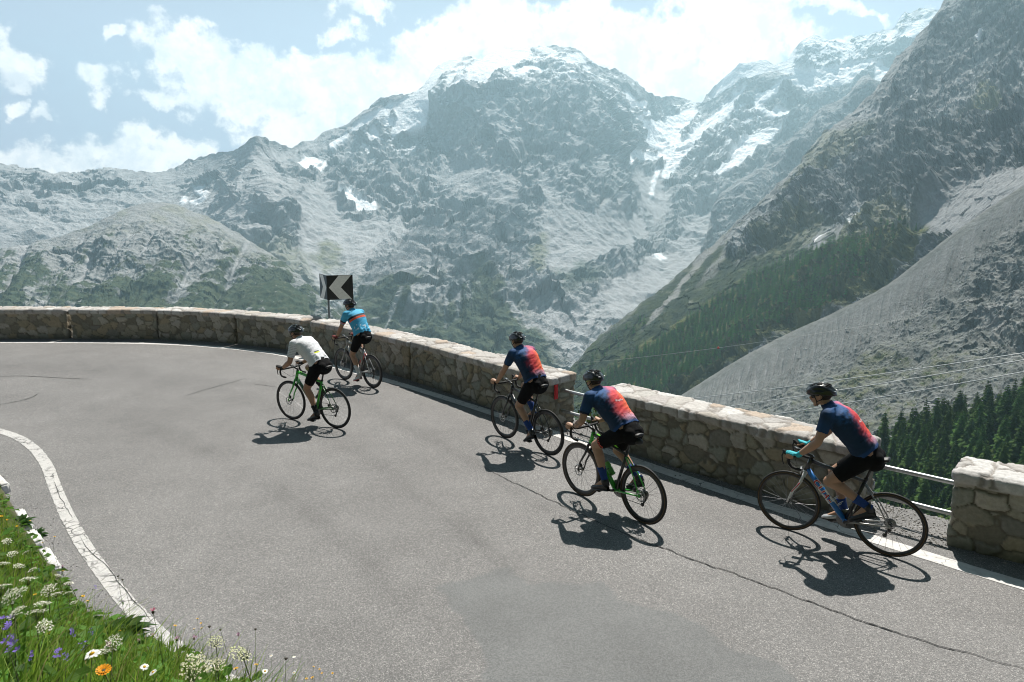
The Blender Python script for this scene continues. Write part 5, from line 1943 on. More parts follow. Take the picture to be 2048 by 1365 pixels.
BIKES[4] = bicycle('green road bike with brown walled tyres and black fork, ridden nearest the road middle', *CONTACT[4], black_p, black_p, green_p, CRANK[4], deep=.045, tan=True, spoke_m=mt_bspoke, seed=4, down_m=green_p, head_m=green_p, stay_m=green_p, bag=True)
BIKES[5] = bicycle('black, blue and white rim brake road bike lettered CUBE at the right', *CONTACT[5], black_p, white_p, white_p, CRANK[5], deep=.024, tan=True, disc=False, spoke_m=mt_steel, seed=5, down_m=blue_p, stay_m=silver_p, head_m=black_p)
bottle(BIKES[1], mat('clear_bottle', (.50, .52, .53), rough=.25, var=.08), mat('white_bottle_cap', (.6, .6, .6), rough=.4), 'small pale water bottle in the frame of the green and black bike')
bottle(BIKES[4], mat('green_bottle', (.075, .30, .045), rough=.35, var=.1), mat('grey_bottle_cap', (.12, .14, .13), rough=.45), 'translucent green water bottle with dark cap in the frame of the brown tyred bike')

# painted details: green top tube flash on the dark bikes, lettering on the blue down tube
dA, dB = np.array([BBX, 0, BBZ]) + (.02, 0, .012), HT_B + (-.012, 0, .022)
dv = Vector(dA - dB).normalized()                   # reading direction: from the head tube down
fr = [c for c in BIKES[5].children if c.name.startswith('frame')][0]
yv = Vector((0, 1, 0))
upv = yv.cross(dv)
Mt = Matrix((dv, upv, yv)).transposed().to_4x4()
mid_ = Vector(dA * .44 + dB * .56)
red_l = mat('red_lettering', (.55, .02, .02), rough=.35)
wht_l = mat('white_lettering', (.70, .70, .70), rough=.35)
add_text('CUBE', .088, Matrix.Translation(mid_ + yv * .02) @ Mt, wht_l, fr, bold=.006, target=fr, off=.0022, extrude=0, squash=1.25)
add_text('CUBE', .088, Matrix.Translation(mid_ + yv * .02) @ Mt, red_l, fr, bold=.0012, target=fr, off=.0042, extrude=0, squash=1.25)
fk = [c for c in BIKES[5].children if c.name.startswith('fork')][0]
m = MB()
for s in (-1, 1):
    m.tube([HT_B + (.040, s * .068, -.13), HT_B * .35 + FRNT * .65 + (.014, s * .0665, 0)], [.0055, .004], 6)
m.build('red_stripe', red_p, fk)
for k_, mt_ in ((1, lime_p), (4, lime_p)):
    fr_ = [c for c in BIKES[k_].children if c.name.startswith('frame')][0]
    m = MB()
    tA, tB = ST_T + (.03, 0, -.013), HT_T + (-.05, 0, -.011)
    m.tube([tA * .75 + tB * .25 + np.array((0, 0, 0)), tA * .3 + tB * .7, tA * .02 + tB * .98], [.010, .014, .016], 8, flat=(.45, 1), up=(0, 0, 1))
    m.build('top_tube_flash', mt_, fr_)

# ------------------------------------------------------------------ the riders
def limb(mb, pts, rad, seg=14, flat=(1, 1), up=None):
    pts = np.asarray(pts, float)
    mb.tube(pts, rad, seg, flat=flat, up=up)
    rad = np.full(len(pts), rad, float) if np.isscalar(rad) else rad
    for k in (0, -1):
        mb.ball(pts[k], rad[k] * (0.98 if flat == (1, 1) else min(flat)), seg)


def remesh(mb, name, voxel, smooth=3, factor=.5):
    """union of overlapping solids grown together into ONE continuous skin"""
    me = np_mesh(name, np.concatenate(mb.v), np.concatenate(mb.q), np.concatenate(mb.t) if mb.t else None)
    o = bpy.data.objects.new(name, me)
    COL.objects.link(o)
    bm = bmesh.new()
    bm.from_mesh(me)
    bmesh.ops.remove_doubles(bm, verts=bm.verts, dist=1e-5)
    bmesh.ops.holes_fill(bm, edges=bm.edges)
    bmesh.ops.recalc_face_normals(bm, faces=bm.faces)
    bm.to_mesh(me)
    bm.free()
    md = o.modifiers.new('r', 'REMESH')
    md.mode = 'VOXEL'
    md.voxel_size = voxel
    md.use_smooth_shade = True
    sm = o.modifiers.new('s', 'SMOOTH')
    sm.factor = factor
    sm.iterations = smooth
    dg = bpy.context.evaluated_depsgraph_get()
    out = bpy.data.meshes.new_from_object(o.evaluated_get(dg))
    bpy.data.objects.remove(o)
    bpy.data.meshes.remove(me)
    out.name = name
    out.polygons.foreach_set('use_smooth', np.ones(len(out.polygons), bool))
    return out


def verts_of(me):
    a = np.empty(len(me.vertices) * 3, np.float32)
    me.vertices.foreach_get('co', a)
    return a.reshape(-1, 3).astype(float)


def normals_me(me):
    a = np.empty(len(me.vertices) * 3, np.float32)
    me.vertex_normals.foreach_get('vector', a)
    return a.reshape(-1, 3).astype(float)


def ik(a, c, l1, l2, pole):
    a, c, pole = np.asarray(a, float), np.asarray(c, float), np.asarray(pole, float)
    d = c - a
    L = min(np.linalg.norm(d), (l1 + l2) * .999)
    u = d / np.linalg.norm(d)
    x = (l1 * l1 - l2 * l2 + L * L) / (2 * L)
    h = math.sqrt(max(l1 * l1 - x * x, 0))
    p = pole - u * (pole @ u)
    p /= np.linalg.norm(p)
    return a + u * x + p * h


def unit(v):
    v = np.asarray(v, float)
    return v / np.linalg.norm(v)


def seg_dist(P, a, b):
    a, b = np.asarray(a, float), np.asarray(b, float)
    d = b - a
    t = np.clip(((P - a) @ d) / (d @ d), 0, 1)
    return np.linalg.norm(P - a - t[:, None] * d, axis=1), t


mt_skin = attr_mat('skin', rough=0.55, spec=0.35, fine=30, fine_amt=.05)
mt_fabric = attr_mat('jersey_fabric', rough=0.75, spec=0.25, fine=14, fine_amt=.06, bump=.35, bdist=.01, bscale=26)
mt_lycra = mat('black_lycra', (.0075, .0075, .008), rough=0.85, spec=.10, var=.15, vscale=25)
mt_sock_b = mat('blue_sock', (.010, .045, .19), rough=.9, var=.2, vscale=60)
mt_sock_k = mat('black_sock', (.013, .013, .014), rough=.9, var=.2, vscale=60)
mt_sock_w = mat('white_sock', (.62, .62, .61), rough=.9, var=.1, vscale=60)
mt_shoe_k = mat('black_shoe', (.014, .014, .016), rough=.35, var=.15)
mt_shoe_w = mat('white_shoe', (.55, .54, .53), rough=.4, var=.1)
mt_shoe_r = mat('red_shoe', (.50, .03, .02), rough=.4, var=.1)
mt_shoe_s = mat('silver_shoe', (.55, .56, .58), rough=.25, metal=.4, var=.1)
mt_helmet = mat('helmet_black', (.012, .013, .014), rough=.26, coat=.5, var=.1)
mt_helm_in = mat('helmet_foam', (.006, .006, .006), rough=.9)
mt_strap = mat('strap_black', (.012, .012, .012), rough=.8)
mt_lens = mat('dark_lens', (.008, .008, .010), rough=.08, spec=.6)
mt_lime = mat('lime_frame', (.42, .62, .02), rough=.35)
mt_hair = mat('dark_hair', (.035, .022, .014), rough=.8, var=.3, vscale=80, bump=.5, bscale=150)
mt_glove_k = mat('black_glove', (.014, .014, .015), rough=.8)
mt_glove_r = mat('dark_red_glove', (.14, .012, .012), rough=.8)
mt_glove_t = mat('turquoise_glove', (.02, .42, .50), rough=.75)


def pose(p):
    """joint positions in the bicycle's own frame (x forward, y left, z up)"""
    J = {}
    ta = R(p['torso'])
    hip = np.array([-0.262, 0, 1.012])
    J['pel'] = hip
    sp = np.array([math.cos(ta), 0, math.sin(ta)])
    up = np.array([-math.sin(ta), 0, math.cos(ta)])          # out of the back
    J['sp'], J['dor'] = sp, up
    bow = .030
    tl = p.get('tl', 1.06)
    J['waist'] = hip + sp * .19 * tl + up * bow * .8
    J['chest'] = hip + sp * .37 * tl + up * bow
    J['shc'] = hip + sp * .505 * tl + up * .012
    J['neck'] = hip + sp * .545 * tl + np.array([.016, 0, .024])
    hp = R(p.get('headpitch', -8))
    J['hf'] = np.array([math.cos(hp) * math.cos(R(p.get('yaw', 0))), math.cos(hp) * math.sin(R(p.get('yaw', 0))), math.sin(hp)])
    J['hu'] = unit(np.cross(J['hf'], np.cross([0, 0, 1], J['hf'])))
    J['hr'] = np.cross(J['hf'], J['hu'])      # rider's right
    J['head'] = J['neck'] + unit([.5, 0, .86]) * p.get('necklen', .115) + J['hf'] * .02
    for s, k in ((1, 'l'), (-1, 'r')):
        sh = J['shc'] + np.array([.01, s * .178, -.008]) - up * .008
        hand = p['hands'][k]
        hood = np.array([BAR[0] + hand[0], s * (BARW + hand[1]), BAR[2] + hand[2]])
        J['grip' + k] = hood
        J['gax' + k] = unit(hand[3])
        wr = hood - J['gax' + k] * .075 + np.array([0, s * .004, .030])
        el = ik(sh, wr, .295, .262, np.array([-.25, s * p.get('elbow', .45), -.8]))
        J['sh' + k], J['wr' + k], J['el' + k] = sh, wr, el
        hj = hip + np.array([.03, s * .088, .0])
        sg = s
        ped = np.array([BBX + sg * CR * math.cos(p['crank']), s * .118, BBZ + sg * CR * math.sin(p['crank'])])
        pa = R(p['foot'][k])
        fd = np.array([math.cos(pa), 0, math.sin(pa)])
        fu = np.array([-math.sin(pa), 0, math.cos(pa)])
        ank = ped - fd * .125 + fu * .125
        kn = ik(hj, ank, .435, .425, np.array([1, s * .10, .25]))
        # if the reach is short, pull the ankle in
        J['hip' + k], J['kn' + k], J['an' + k], J['ped' + k], J['fd' + k], J['fu' + k] = hj, kn, ank, ped, fd, fu
    return J


def torso_solids(mb, J, g=0.0):
    """pelvis to shoulders as ellipse sections; g grows them for clothing"""
    pts = [J['pel'] - J['sp'] * .05, J['pel'] + J['sp'] * .04, J['waist'], J['chest'], J['chest'] * .4 + J['shc'] * .6, J['shc'] + J['sp'] * .035]
    ra = np.array([.114, .130, .122, .140, .126, .074]) + g
    rb = np.array([.154, .174, .156, .176, .186, .124]) + g
    n = 22
    t = np.linspace(0, len(pts) - 1, n)
    P = np.stack([np.interp(t, np.arange(len(pts)), np.array(pts)[:, k]) for k in range(3)], -1)
    A, B = np.interp(t, np.arange(len(pts)), ra), np.interp(t, np.arange(len(pts)), rb)
    rows = []
    th = np.arange(28) * 2 * math.pi / 28
    for k in range(n):
        # slightly squared ellipse, back a little flatter than the belly
        c, s = np.cos(th), np.sin(th)
        c2 = np.sign(c) * np.abs(c) ** .85
        s2 = np.sign(s) * np.abs(s) ** .85
        rows.append(P[k] + np.outer(c2 * A[k] * np.where(c > 0, .88, 1.0), J['dor']) + np.outer(s2 * B[k], [0, 1, 0]))
    V = np.concatenate(rows)
    mb.add(V, grid_quads(n, 28, True))
    for k, r in ((0, 0), (n - 1, 1)):
        base = mb.n - len(V) if r == 0 else mb.n - len(V) - 1
        mb.v.append(P[k][None])
        c = mb.n
        mb.n += 1
        i = base + k * 28 + np.arange(28)
        j = base + k * 28 + (np.arange(28) + 1) % 28
        mb.t.append(np.stack([np.full(28, c), j, i] if r == 0 else [np.full(28, c), i, j], -1))
        mb.mt.append(np.zeros(28))
    for s, k in ((1, 'l'), (-1, 'r')):
        # shoulder caps and the muscle up to the neck
        limb(mb, [J['shc'] + np.array([0, s * .06, 0]), J['sh' + k]], [.072 + g, .064 + g])
        limb(mb, [J['neck'] - J['sp'] * .01, J['sh' + k] * .6 + J['shc'] * .4], [.05 + g * .5, .055 + g])


def hand_solids(mb, J, k, s, g=0.0, fingers=True):
    """palm on the bar, four unequal fingers curled round it, thumb along the inner side"""
    ax, gp = J['gax' + k], J['grip' + k]
    out = np.array([0, s, 0.0])
    out = unit(out - ax * (out @ ax))
    upv = unit(np.cross(ax, out) * s)
    if upv[2] < 0:
        upv = -upv
    top = gp + upv * .030
    w0 = J['wr' + k]
    limb(mb, [w0, top - ax * .045 + out * .004, top + ax * .022 + out * .008], [.024 + g, .026 + g, .024 + g], flat=(.62, 1.12), up=tuple(upv))
    if not fingers:
        return
    for i, (ln, off) in enumerate(((.88, .034), (1.0, .013), (.94, -.008), (.76, -.028))):
        b = top + ax * off + out * .020 + upv * .004
        p1 = b + out * (.024 * ln) - upv * .012
        p2 = gp + ax * (off + .006) + out * (.036 * ln) - upv * (.022 * ln + .006)
        p3 = gp + ax * (off + .004) + out * .014 - upv * (.036 * ln)
        limb(mb, [b, p1, p2, p3], np.array([.0100, .0092, .0086, .0078]) + g * .5, 8)
    tb = top - ax * .03 - out * .018
    limb(mb, [tb, gp + ax * .004 - out * .030 + upv * .008, gp + ax * .034 - out * .024 - upv * .008], np.array([.012, .0105, .009]) + g * .5, 8)


def rider(i, label, p, jersey, opts):
    bike = BIKES[i]
    p['crank'] = CRANK[i]
    J = pose(p)
    hf, hu, hr = J['hf'], J['hu'], J['hr']
    H = J['head']
    # ---- the body, one skin
    b = MB()
    torso_solids(b, J)
    limb(b, [J['shc'] + J['sp'] * .0, J['neck'], H - hu * .055 - hf * .022], [.062, .056, .054])
    # skull, face, jaw, nose, ears
    b.ball(H + hu * .022 - hf * .012, 1, 18)
    sk = b.v[-1]
    loc = (sk - (H + hu * .022 - hf * .012))
    b.v[-1] = (H + hu * .022 - hf * .012) + np.outer(loc[:, 0] * .098, hf) + np.outer(loc[:, 1] * .076, hr) + np.outer(loc[:, 2] * .092, hu)
    limb(b, [H + hu * .0 + hf * .030, H - hu * .055 + hf * .040], [.062, .046])
    limb(b, [H - hu * .072 + hf * .058, H - hu * .092 + hf * .066], [.030, .022])
    for s in (-1, 1):
        limb(b, [H - hu * .05 - hf * .005 + hr * s * .052, H - hu * .085 + hf * .055 + hr * s * .018], [.022, .020])
        limb(b, [H - hf * .012 + hr * s * .076 + hu * .020, H - hf * .010 + hr * s * .078 - hu * .012, H - hf * .002 + hr * s * .074 - hu * .030], [.011, .013, .008], 8)
    limb(b, [H + hf * .086 + hu * .012, H + hf * .110 - hu * .022, H + hf * .100 - hu * .034], [.010, .014, .012], 8)
    for s in (-1, 1):
        limb(b, [H + hf * .080 + hu * .026 + hr * s * .012, H + hf * .070 + hu * .026 + hr * s * .046], [.010, .009], 8)
    limb(b, [H + hf * .088 - hu * .054 + hr * .018, H + hf * .096 - hu * .054, H + hf * .088 - hu * .054 - hr * .018], [.0075, .009, .0075], 8)
    for s, k in ((1, 'l'), (-1, 'r')):
        sh, el, wr = J['sh' + k], J['el' + k], J['wr' + k]
        limb(b, [sh, sh * .6 + el * .4, el], [.058, .052, .041])
        limb(b, [el, el * .68 + wr * .32, el * .3 + wr * .7, wr], [.041, .045, .034, .026])
        hand_solids(b, J, k, s)
        hj, kn, an = J['hip' + k], J['kn' + k], J['an' + k]
        limb(b, [hj, hj * .6 + kn * .4, hj * .25 + kn * .75, kn], [.098, .088, .070, .058])
        bk = unit(np.cross(unit(an - kn), [0, 1, 0]))
        bk = bk if bk[0] < 0 else -bk
        limb(b, [kn, kn * .70 + an * .30 + bk * .018, kn * .42 + an * .58 + bk * .010, an + (kn - an) * .06], [.054, .058, .044, .034])
        b.ball(kn + unit(kn - (hj + an) / 2) * .012, .046, 12)
        limb(b, [an, J['ped' + k] + J['fu' + k] * .045 + J['fd' + k] * .03], [.036, .026])
    me = remesh(b, 'person', .0058, 3)
    V = verts_of(me)
    base = np.array(opts.get('skin', (.40, .235, .155)))
    c = np.tile(base, (len(V), 1)) * (1 + .10 * fbm(V / .06, 3))[:, None]
    dl = np.linalg.norm((V - (H + hf * .097 - hu * .054)) * 1.0, axis=1)
    c = lerp3(c, (.30, .11, .095), 1 - sstep(dl, .012, .026))
    for s in (-1, 1):
        de = np.linalg.norm(V - (H + hf * .078 + hu * .008 + hr * s * .032), axis=1)
        c = lerp3(c, (.05, .035, .03), (1 - sstep(de, .009, .018)) * .8)
    jaw = (1 - sstep(np.linalg.norm(V - (H - hu * .07 + hf * .045), axis=1), .04, .075)) * opts.get('stubble', .25)
    c = lerp3(c, (.14, .09, .065), jaw)
    if opts.get('tattoo'):
        d_, t_ = seg_dist(V, J['ell'], J['wrl'])
        tt = (d_ < .06) * sstep(t_, .02, .12) * (1 - sstep(t_, .78, .86)) * sstep(fbm(V / .022, 4), -.12, .10)
        c = lerp3(c, (.07, .06, .06), tt * .75)
    set_color(me, np.clip(c, .01, .9))
    me.materials.append(mt_skin)
    person = bpy.data.objects.new('person', me)
    COL.objects.link(person)
    person.location = bike.location
    person.rotation_euler = bike.rotation_euler
    tag(person, label, 'person', 'road cyclists riding up the bend')

    # ---- jersey
    g = MB()
    torso_solids(g, J, .013)
    for s, k in ((1, 'l'), (-1, 'r')):
        sh, el = J['sh' + k], J['el' + k]
        e2 = sh + (el - sh) * opts.get('sleeve', .70)
        limb(g, [sh, sh * .5 + e2 * .5, e2], [.072, .067, .060])
    # loaded back pockets and the loose hem
    for y, x in ((-.075, .5), (0, .55), (.075, .5)):
        q = J['pel'] + J['sp'] * .10 + J['dor'] * .098 + np.array([0, y, 0])
        limb(g, [q, q + J['sp'] * .09 + J['dor'] * .006], [.036 * opts.get('pocket', 1), .028])
    limb(g, [J['neck'] - J['sp'] * .03, J['neck'] + np.array([.012, 0, .012])], [.068, .064])
    jm = remesh(g, 'jersey', .0075, 4)
    # cut it open: hem at the hips, cuffs, collar
    bm = bmesh.new()
    bm.from_mesh(jm)
    hem = J['pel'] + J['sp'] * .045

    def below_hem(v):
        return (np.array(v.co) - hem) @ J['sp'] < .10 * ((np.array(v.co) - hem) @ J['dor'] < -.02) * 0 - 0.0
    kill = []
    ends = {}
    for k in 'lr':
        sh, el = J['sh' + k], J['el' + k]
        ends[k] = (sh + (el - sh) * opts.get('sleeve', .70), unit(el - sh), sh)
    nk = J['neck'] + np.array([.012, 0, .014])
    nd = unit(unit([.5, 0, .86]) + J['sp'] * .3)
    for v in bm.verts:
        P = np.array(v.co)
        if (P - hem) @ J['sp'] < -.012 * math.sin(P[1] * 40) * .3:
            kill.append(v)
            continue
        if (P - nk) @ nd > .018 and abs(P[1]) < .09:
            kill.append(v)
            continue
        for k in 'lr':
            e, d, sh = ends[k]
            if (P - e) @ d > 0 and np.linalg.norm(P - e) < .12 and (P[1] > 0) == (k == 'l') and abs(P[1]) > .12:
                kill.append(v)
                break
    bmesh.ops.delete(bm, geom=list(set(kill)), context='VERTS')
    bm.to_mesh(jm)
    bm.free()
    V = verts_of(jm)
    # wrinkles: soft folds round the waist, armpits and lower back
    N = normals_me(jm)
    f1 = fbm(np.stack([(V @ J['sp']) / .045 + .4 * V[:, 1] / .05, V[:, 1] / .16, (V @ J['dor']) / .16], -1) + i * 9, 3)
    f2 = fbm(V / .03 + i * 5, 3)
    t_sp = (V - J['pel']) @ J['sp'] / (.505 * p.get('tl', 1.06))
    amp = .0085 * (1 - .6 * sstep(t_sp, .55, .95)) + .0015
    V = V + N * (f1 * amp + f2 * .0012)[:, None]
    jm.vertices.foreach_set('co', V.astype(np.float32).ravel())
    jm.update()
    lat = V[:, 1]
    dor = (V - J['pel']) @ J['dor']
    da = {}
    for k in 'lr':
        d_, tt = seg_dist(V, J['sh' + k], J['el' + k])
        da[k] = (d_, tt)
    arm = (np.minimum(da['l'][0], da['r'][0]) < .085) * (np.maximum(np.where(da['l'][0] < da['r'][0], da['l'][1], da['r'][1]), 0) > .10) * (np.abs(lat) > .155)
    ta = np.where(da['l'][0] < da['r'][0], da['l'][1], da['r'][1])
    c = jersey(V, N, t_sp, lat, dor, arm, ta, f2)
    set_color(jm, np.clip(c, .004, .9))
    jm.materials.append(mt_fabric)
    jo = bpy.data.objects.new('jersey', jm)
    link(jo, person)
    sol = jo.modifiers.new('thickness', 'SOLIDIFY')
    sol.thickness = .0025
    sol.offset = -1

    # ---- shorts
    g = MB()
    pts = [J['pel'] - J['sp'] * .06, J['pel'] + J['sp'] * .02, J['waist'] - J['sp'] * .03]
    for (P_, a_, b_) in ((pts[0], .112, .150), (pts[1], .124, .174), (pts[2], .110, .156)):
        pass
    rows = []
    th = np.arange(24) * 2 * math.pi / 24
    tt = np.linspace(0, 2, 9)
    PP = np.stack([np.interp(tt, [0, 1, 2], np.array(pts)[:, k]) for k in range(3)], -1)
    AA, BB_ = np.interp(tt, [0, 1, 2], [.110, .126, .108]), np.interp(tt, [0, 1, 2], [.150, .174, .150])
    for k in range(9):
        rows.append(PP[k] + np.outer(np.cos(th) * AA[k], J['dor']) + np.outer(np.sin(th) * BB_[k], [0, 1, 0]))
    g.add(np.concatenate(rows), grid_quads(9, 24, True))
    g.ball(PP[0], (.10, .145, .10), 16)
    g.ball(PP[-1], (.10, .14, .10), 16)
    for s, k in ((1, 'l'), (-1, 'r')):
        hj, kn = J['hip' + k], J['kn' + k]
        e = hj + (kn - hj) * .80
        limb(g, [hj, hj * .6 + e * .4, e], [.106, .097, .076])
        g.ball(J['pel'] + np.array([-.045, s * .065, -.005]), .092, 14)
    sm_ = remesh(g, 'shorts', .0085, 4)
    bm = bmesh.new()
    bm.from_mesh(sm_)
    kill = []
    for v in bm.verts:
        P = np.array(v.co)
        for s, k in ((1, 'l'), (-1, 'r')):
            hj, kn = J['hip' + k], J['kn' + k]
            if s * P[1] > 0 and (P - hj) @ unit(kn - hj) > np.linalg.norm(kn - hj) * .77:
                kill.append(v)
                break
    bmesh.ops.delete(bm, geom=kill, context='VERTS')
    bm.to_mesh(sm_)
    bm.free()
    sm_.materials.append(opts.get('shorts', mt_lycra))
    so_ = bpy.data.objects.new('shorts', sm_)
    link(so_, person)
    sol = so_.modifiers.new('thickness', 'SOLIDIFY')
    sol.thickness = .003
    sol.offset = -1

    # ---- socks and shoes
    for s, k in ((1, 'l'), (-1, 'r')):
        kn, an = J['kn' + k], J['an' + k]
        m = MB()
        up_ = unit(kn - an)
        m.tube([an - up_ * .03, an + up_ * .01, an + up_ * .07, an + up_ * .125, an + up_ * opts.get('sockh', .16)], [.041, .0395, .041, .0475, .052], 16)
        m.build('sock', opts.get('sock', mt_sock_b), person)
        fd, fu = J['fd' + k], J['fu' + k]
        sole = J['ped' + k] + fu * .012
        m = MB()
        heel = sole - fd * .165
        xs = np.array([0, .02, .06, .11, .16, .21, .25, .272])
        hh = np.array([.030, .042, .046, .040, .032, .025, .020, .010])
        ww = np.array([.022, .033, .036, .038, .043, .045, .037, .015])
        cen = [heel + fd * x + fu * h for x, h in zip(xs, hh)]
        rows = []
        th = np.arange(16) * 2 * math.pi / 16
        for q, h, w_ in zip(cen, hh, ww):
            rows.append(q + np.outer(np.sin(th) * h, fu) + np.outer(np.cos(th) * w_, [0, 1, 0]))
        m.add(np.concatenate(rows), grid_quads(8, 16, True))
        m.tube([cen[1] + fu * .01, an - fu * .01, an + up_ * .022], [.038, .046, .045], 14)
        shoe = m.build('shoe', opts.get('shoe' + k, mt_shoe_k), person)
        m = MB()
        rows = [q - fu * h * .82 + np.outer([1, -1, -1, 1], [0, w_ * .95, 0]) + np.outer([.004, .004, -.006, -.006], fu) for q, h, w_ in zip(cen, hh, ww)]
        m.add(np.concatenate(rows), grid_quads(8, 4, True))
        m.build('sole', opts.get('sole', mt_carbon), shoe)
        m = MB()
        for u_ in (3, 4):
            q = cen[u_]
            m.tube([q + np.array([0, s * ww[u_] * .9, 0]) + fu * .004, q + fu * (hh[u_] + .003), q - np.array([0, s * ww[u_] * .9, 0]) + fu * .004], .006, 6, flat=(.6, 1.5))
        m.build('shoe_strap', opts.get('strapm', mt_strap), shoe)
    # ---- gloves
    if opts.get('glove'):
        for s, k in ((1, 'l'), (-1, 'r')):
            g = MB()
            hand_solids(g, J, k, s, .0035, fingers=False)
            limb(g, [J['wr' + k], J['wr' + k] * .85 + J['el' + k] * .15], [.030, .031])
            ax = J['gax' + k]
            for off in (.034, .013, -.008, -.028):
                out = np.array([0, s, 0.])
                b0 = J['grip' + k] + np.array([0, 0, .034]) + ax * off + out * .02
                limb(g, [b0, b0 + out * .02 - np.array([0, 0, .012])], [.0135, .0125], 8)
            gm = remesh(g, 'glove', .005, 2)
            gm.materials.append(opts['glove'])
            link(bpy.data.objects.new('glove', gm), person)
    if opts.get('watch'):
        m = MB()
        w0 = J['wrl'] * .84 + J['ell'] * .16
        d_ = unit(J['ell'] - J['wrl'])
        m.tube([w0 - d_ * .011, w0 + d_ * .011], .0335, 16)
        m.box(w0 + np.array([-.008, .022, .026]), (.034, .030, .012))
        m.build('watch', mt_strap, person)

    # ---- helmet: shell with raised ribs and open vents, straps
    def hw(x, y, z):
        return H + hf * x + hr * y + hu * z

    m = MB()
    nu, nv = 24, 30
    rows = []
    for a in range(nu):
        el_ = math.pi / 2 * (1 - a / (nu - 1)) * 1.0 - .10 * (a / (nu - 1))
        r = []
        for b_ in range(nv):
            az_ = b_ * 2 * math.pi / nv
            ca_, sa_ = math.cos(az_), math.sin(az_)
            lenx = .142 if ca_ > 0 else .158
            x = lenx * math.copysign(abs(ca_) ** .9, ca_) * math.cos(el_)
            y = .091 * sa_ * math.cos(el_)
            z = .104 * math.sin(el_) + .030
            # sweep down behind the head, lift over the brow
            z -= .030 * max(0, -ca_) * math.cos(el_) ** 2
            z += .006 * max(0, ca_) * math.cos(el_) ** 2
            rib = math.cos(y / .091 * math.pi * 3.0)
            kk = 1 + .045 * (1 if rib > .1 else -1) * sstep(np.array(el_), .15, .45) * (1 - .4 * sstep(np.array(el_), 1.3, 1.57))
            r.append(hw(x * kk, y * kk, .03 + (z - .03) * kk))
        rows.append(np.array(r))
    m.add(np.concatenate(rows), grid_quads(nu, nv, True))
    he = m.build('helmet', mt_helmet, person)
    sol = he.modifiers.new('thickness', 'SOLIDIFY')
    sol.thickness = .014
    sol.offset = -1
    # vent hollows between the ribs
    m = MB()
    for yy in (-.060, -.030, 0, .030, .060):
        for x0, x1 in ((.085, .035), (.015, -.045), (-.065, -.115)):
            def top(x):
                lenx = .142 if x > 0 else .158
                q = max(0, 1 - (x / lenx) ** 2 - (yy / .091) ** 2)
                return .030 + .104 * math.sqrt(q) - .001
            if top(x0) < .07 or top(x1) < .05:
                continue
            xs_ = np.linspace(x0, x1, 5)
            m.tube([hw(x, yy, top(x)) for x in xs_], [.003, .0075, .0085, .0075, .003], 8, flat=(.9, 1), up=tuple(hu))
    m.build('vent', mt_helm_in, he)
    m = MB()
    for y0_ in (-.05, .05):
        m.tube([hw(-.148, y0_, .042), hw(-.150, y0_ * .5, .036)], [.006, .005], 6)
    m.build('helmet_decal', wht_l, he)
    m = MB()
    for s in (-1, 1):
        m.tube([hw(.045, s * .088, .030), hw(.030, s * .080, -.045), hw(.040, s * .045, -.092), hw(.045, s * .01, -.108)], .005, 6, flat=(1, .4))
        m.tube([hw(-.075, s * .078, .020), hw(-.02, s * .085, -.03), hw(.028, s * .081, -.048)], .005, 6, flat=(1, .4))
    m.build('helmet_strap', mt_strap, he)
    # hair at the nape
    m = MB()
    nu_, nv_ = 8, 16
    rows = []
    for a in range(nu_):
        el_ = R(20 - 62 * a / (nu_ - 1))
        rows.append(np.array([hw(-.012 + .1015 * math.cos(az_) * math.cos(el_), .0795 * math.sin(az_) * math.cos(el_), .022 + .096 * math.sin(el_)) for az_ in np.linspace(R(100), R(260), nv_)]))
    m.add(np.concatenate(rows), grid_quads(nu_, nv_))
    ho = m.build('hair', mt_hair, person)
    sol = ho.modifiers.new('thickness', 'SOLIDIFY')
    sol.thickness = .004
    # sunglasses
    m = MB()
    fm = opts.get('glasses', mt_strap)
    lens = [hw(.098 - .9 * y * y / .07, y, .006) for y in np.linspace(-.062, .062, 9)]
    m.tube(lens, .0035, 6)
    for k_ in (0, -1):
        s = -1 if k_ == 0 else 1
        m.tube([lens[k_], hw(.03, s * .078, .012), hw(-.03, s * .080, .014)], .0042, 6)
    gl = m.build('sunglasses', fm, person)
    m = MB()
    for s in (-1, 1):
        rows = []
        for v_ in (-1, 0, 1):
            rows.append(np.array([hw(.0995 - .9 * y * y / .07 - abs(v_) * .004, y, .006 + v_ * .019 * (1 - .3 * ((abs(y) - .033) / .03) ** 2) - .004) for y in s * np.linspace(.008, .060, 6)]))
        m.add(np.concatenate(rows), grid_quads(3, 6))
    lo = m.build('lens', opts.get('lens', mt_lens), gl)
    sol = lo.modifiers.new('thickness', 'SOLIDIFY')
    sol.thickness = .002
    return person, jo, so_, J


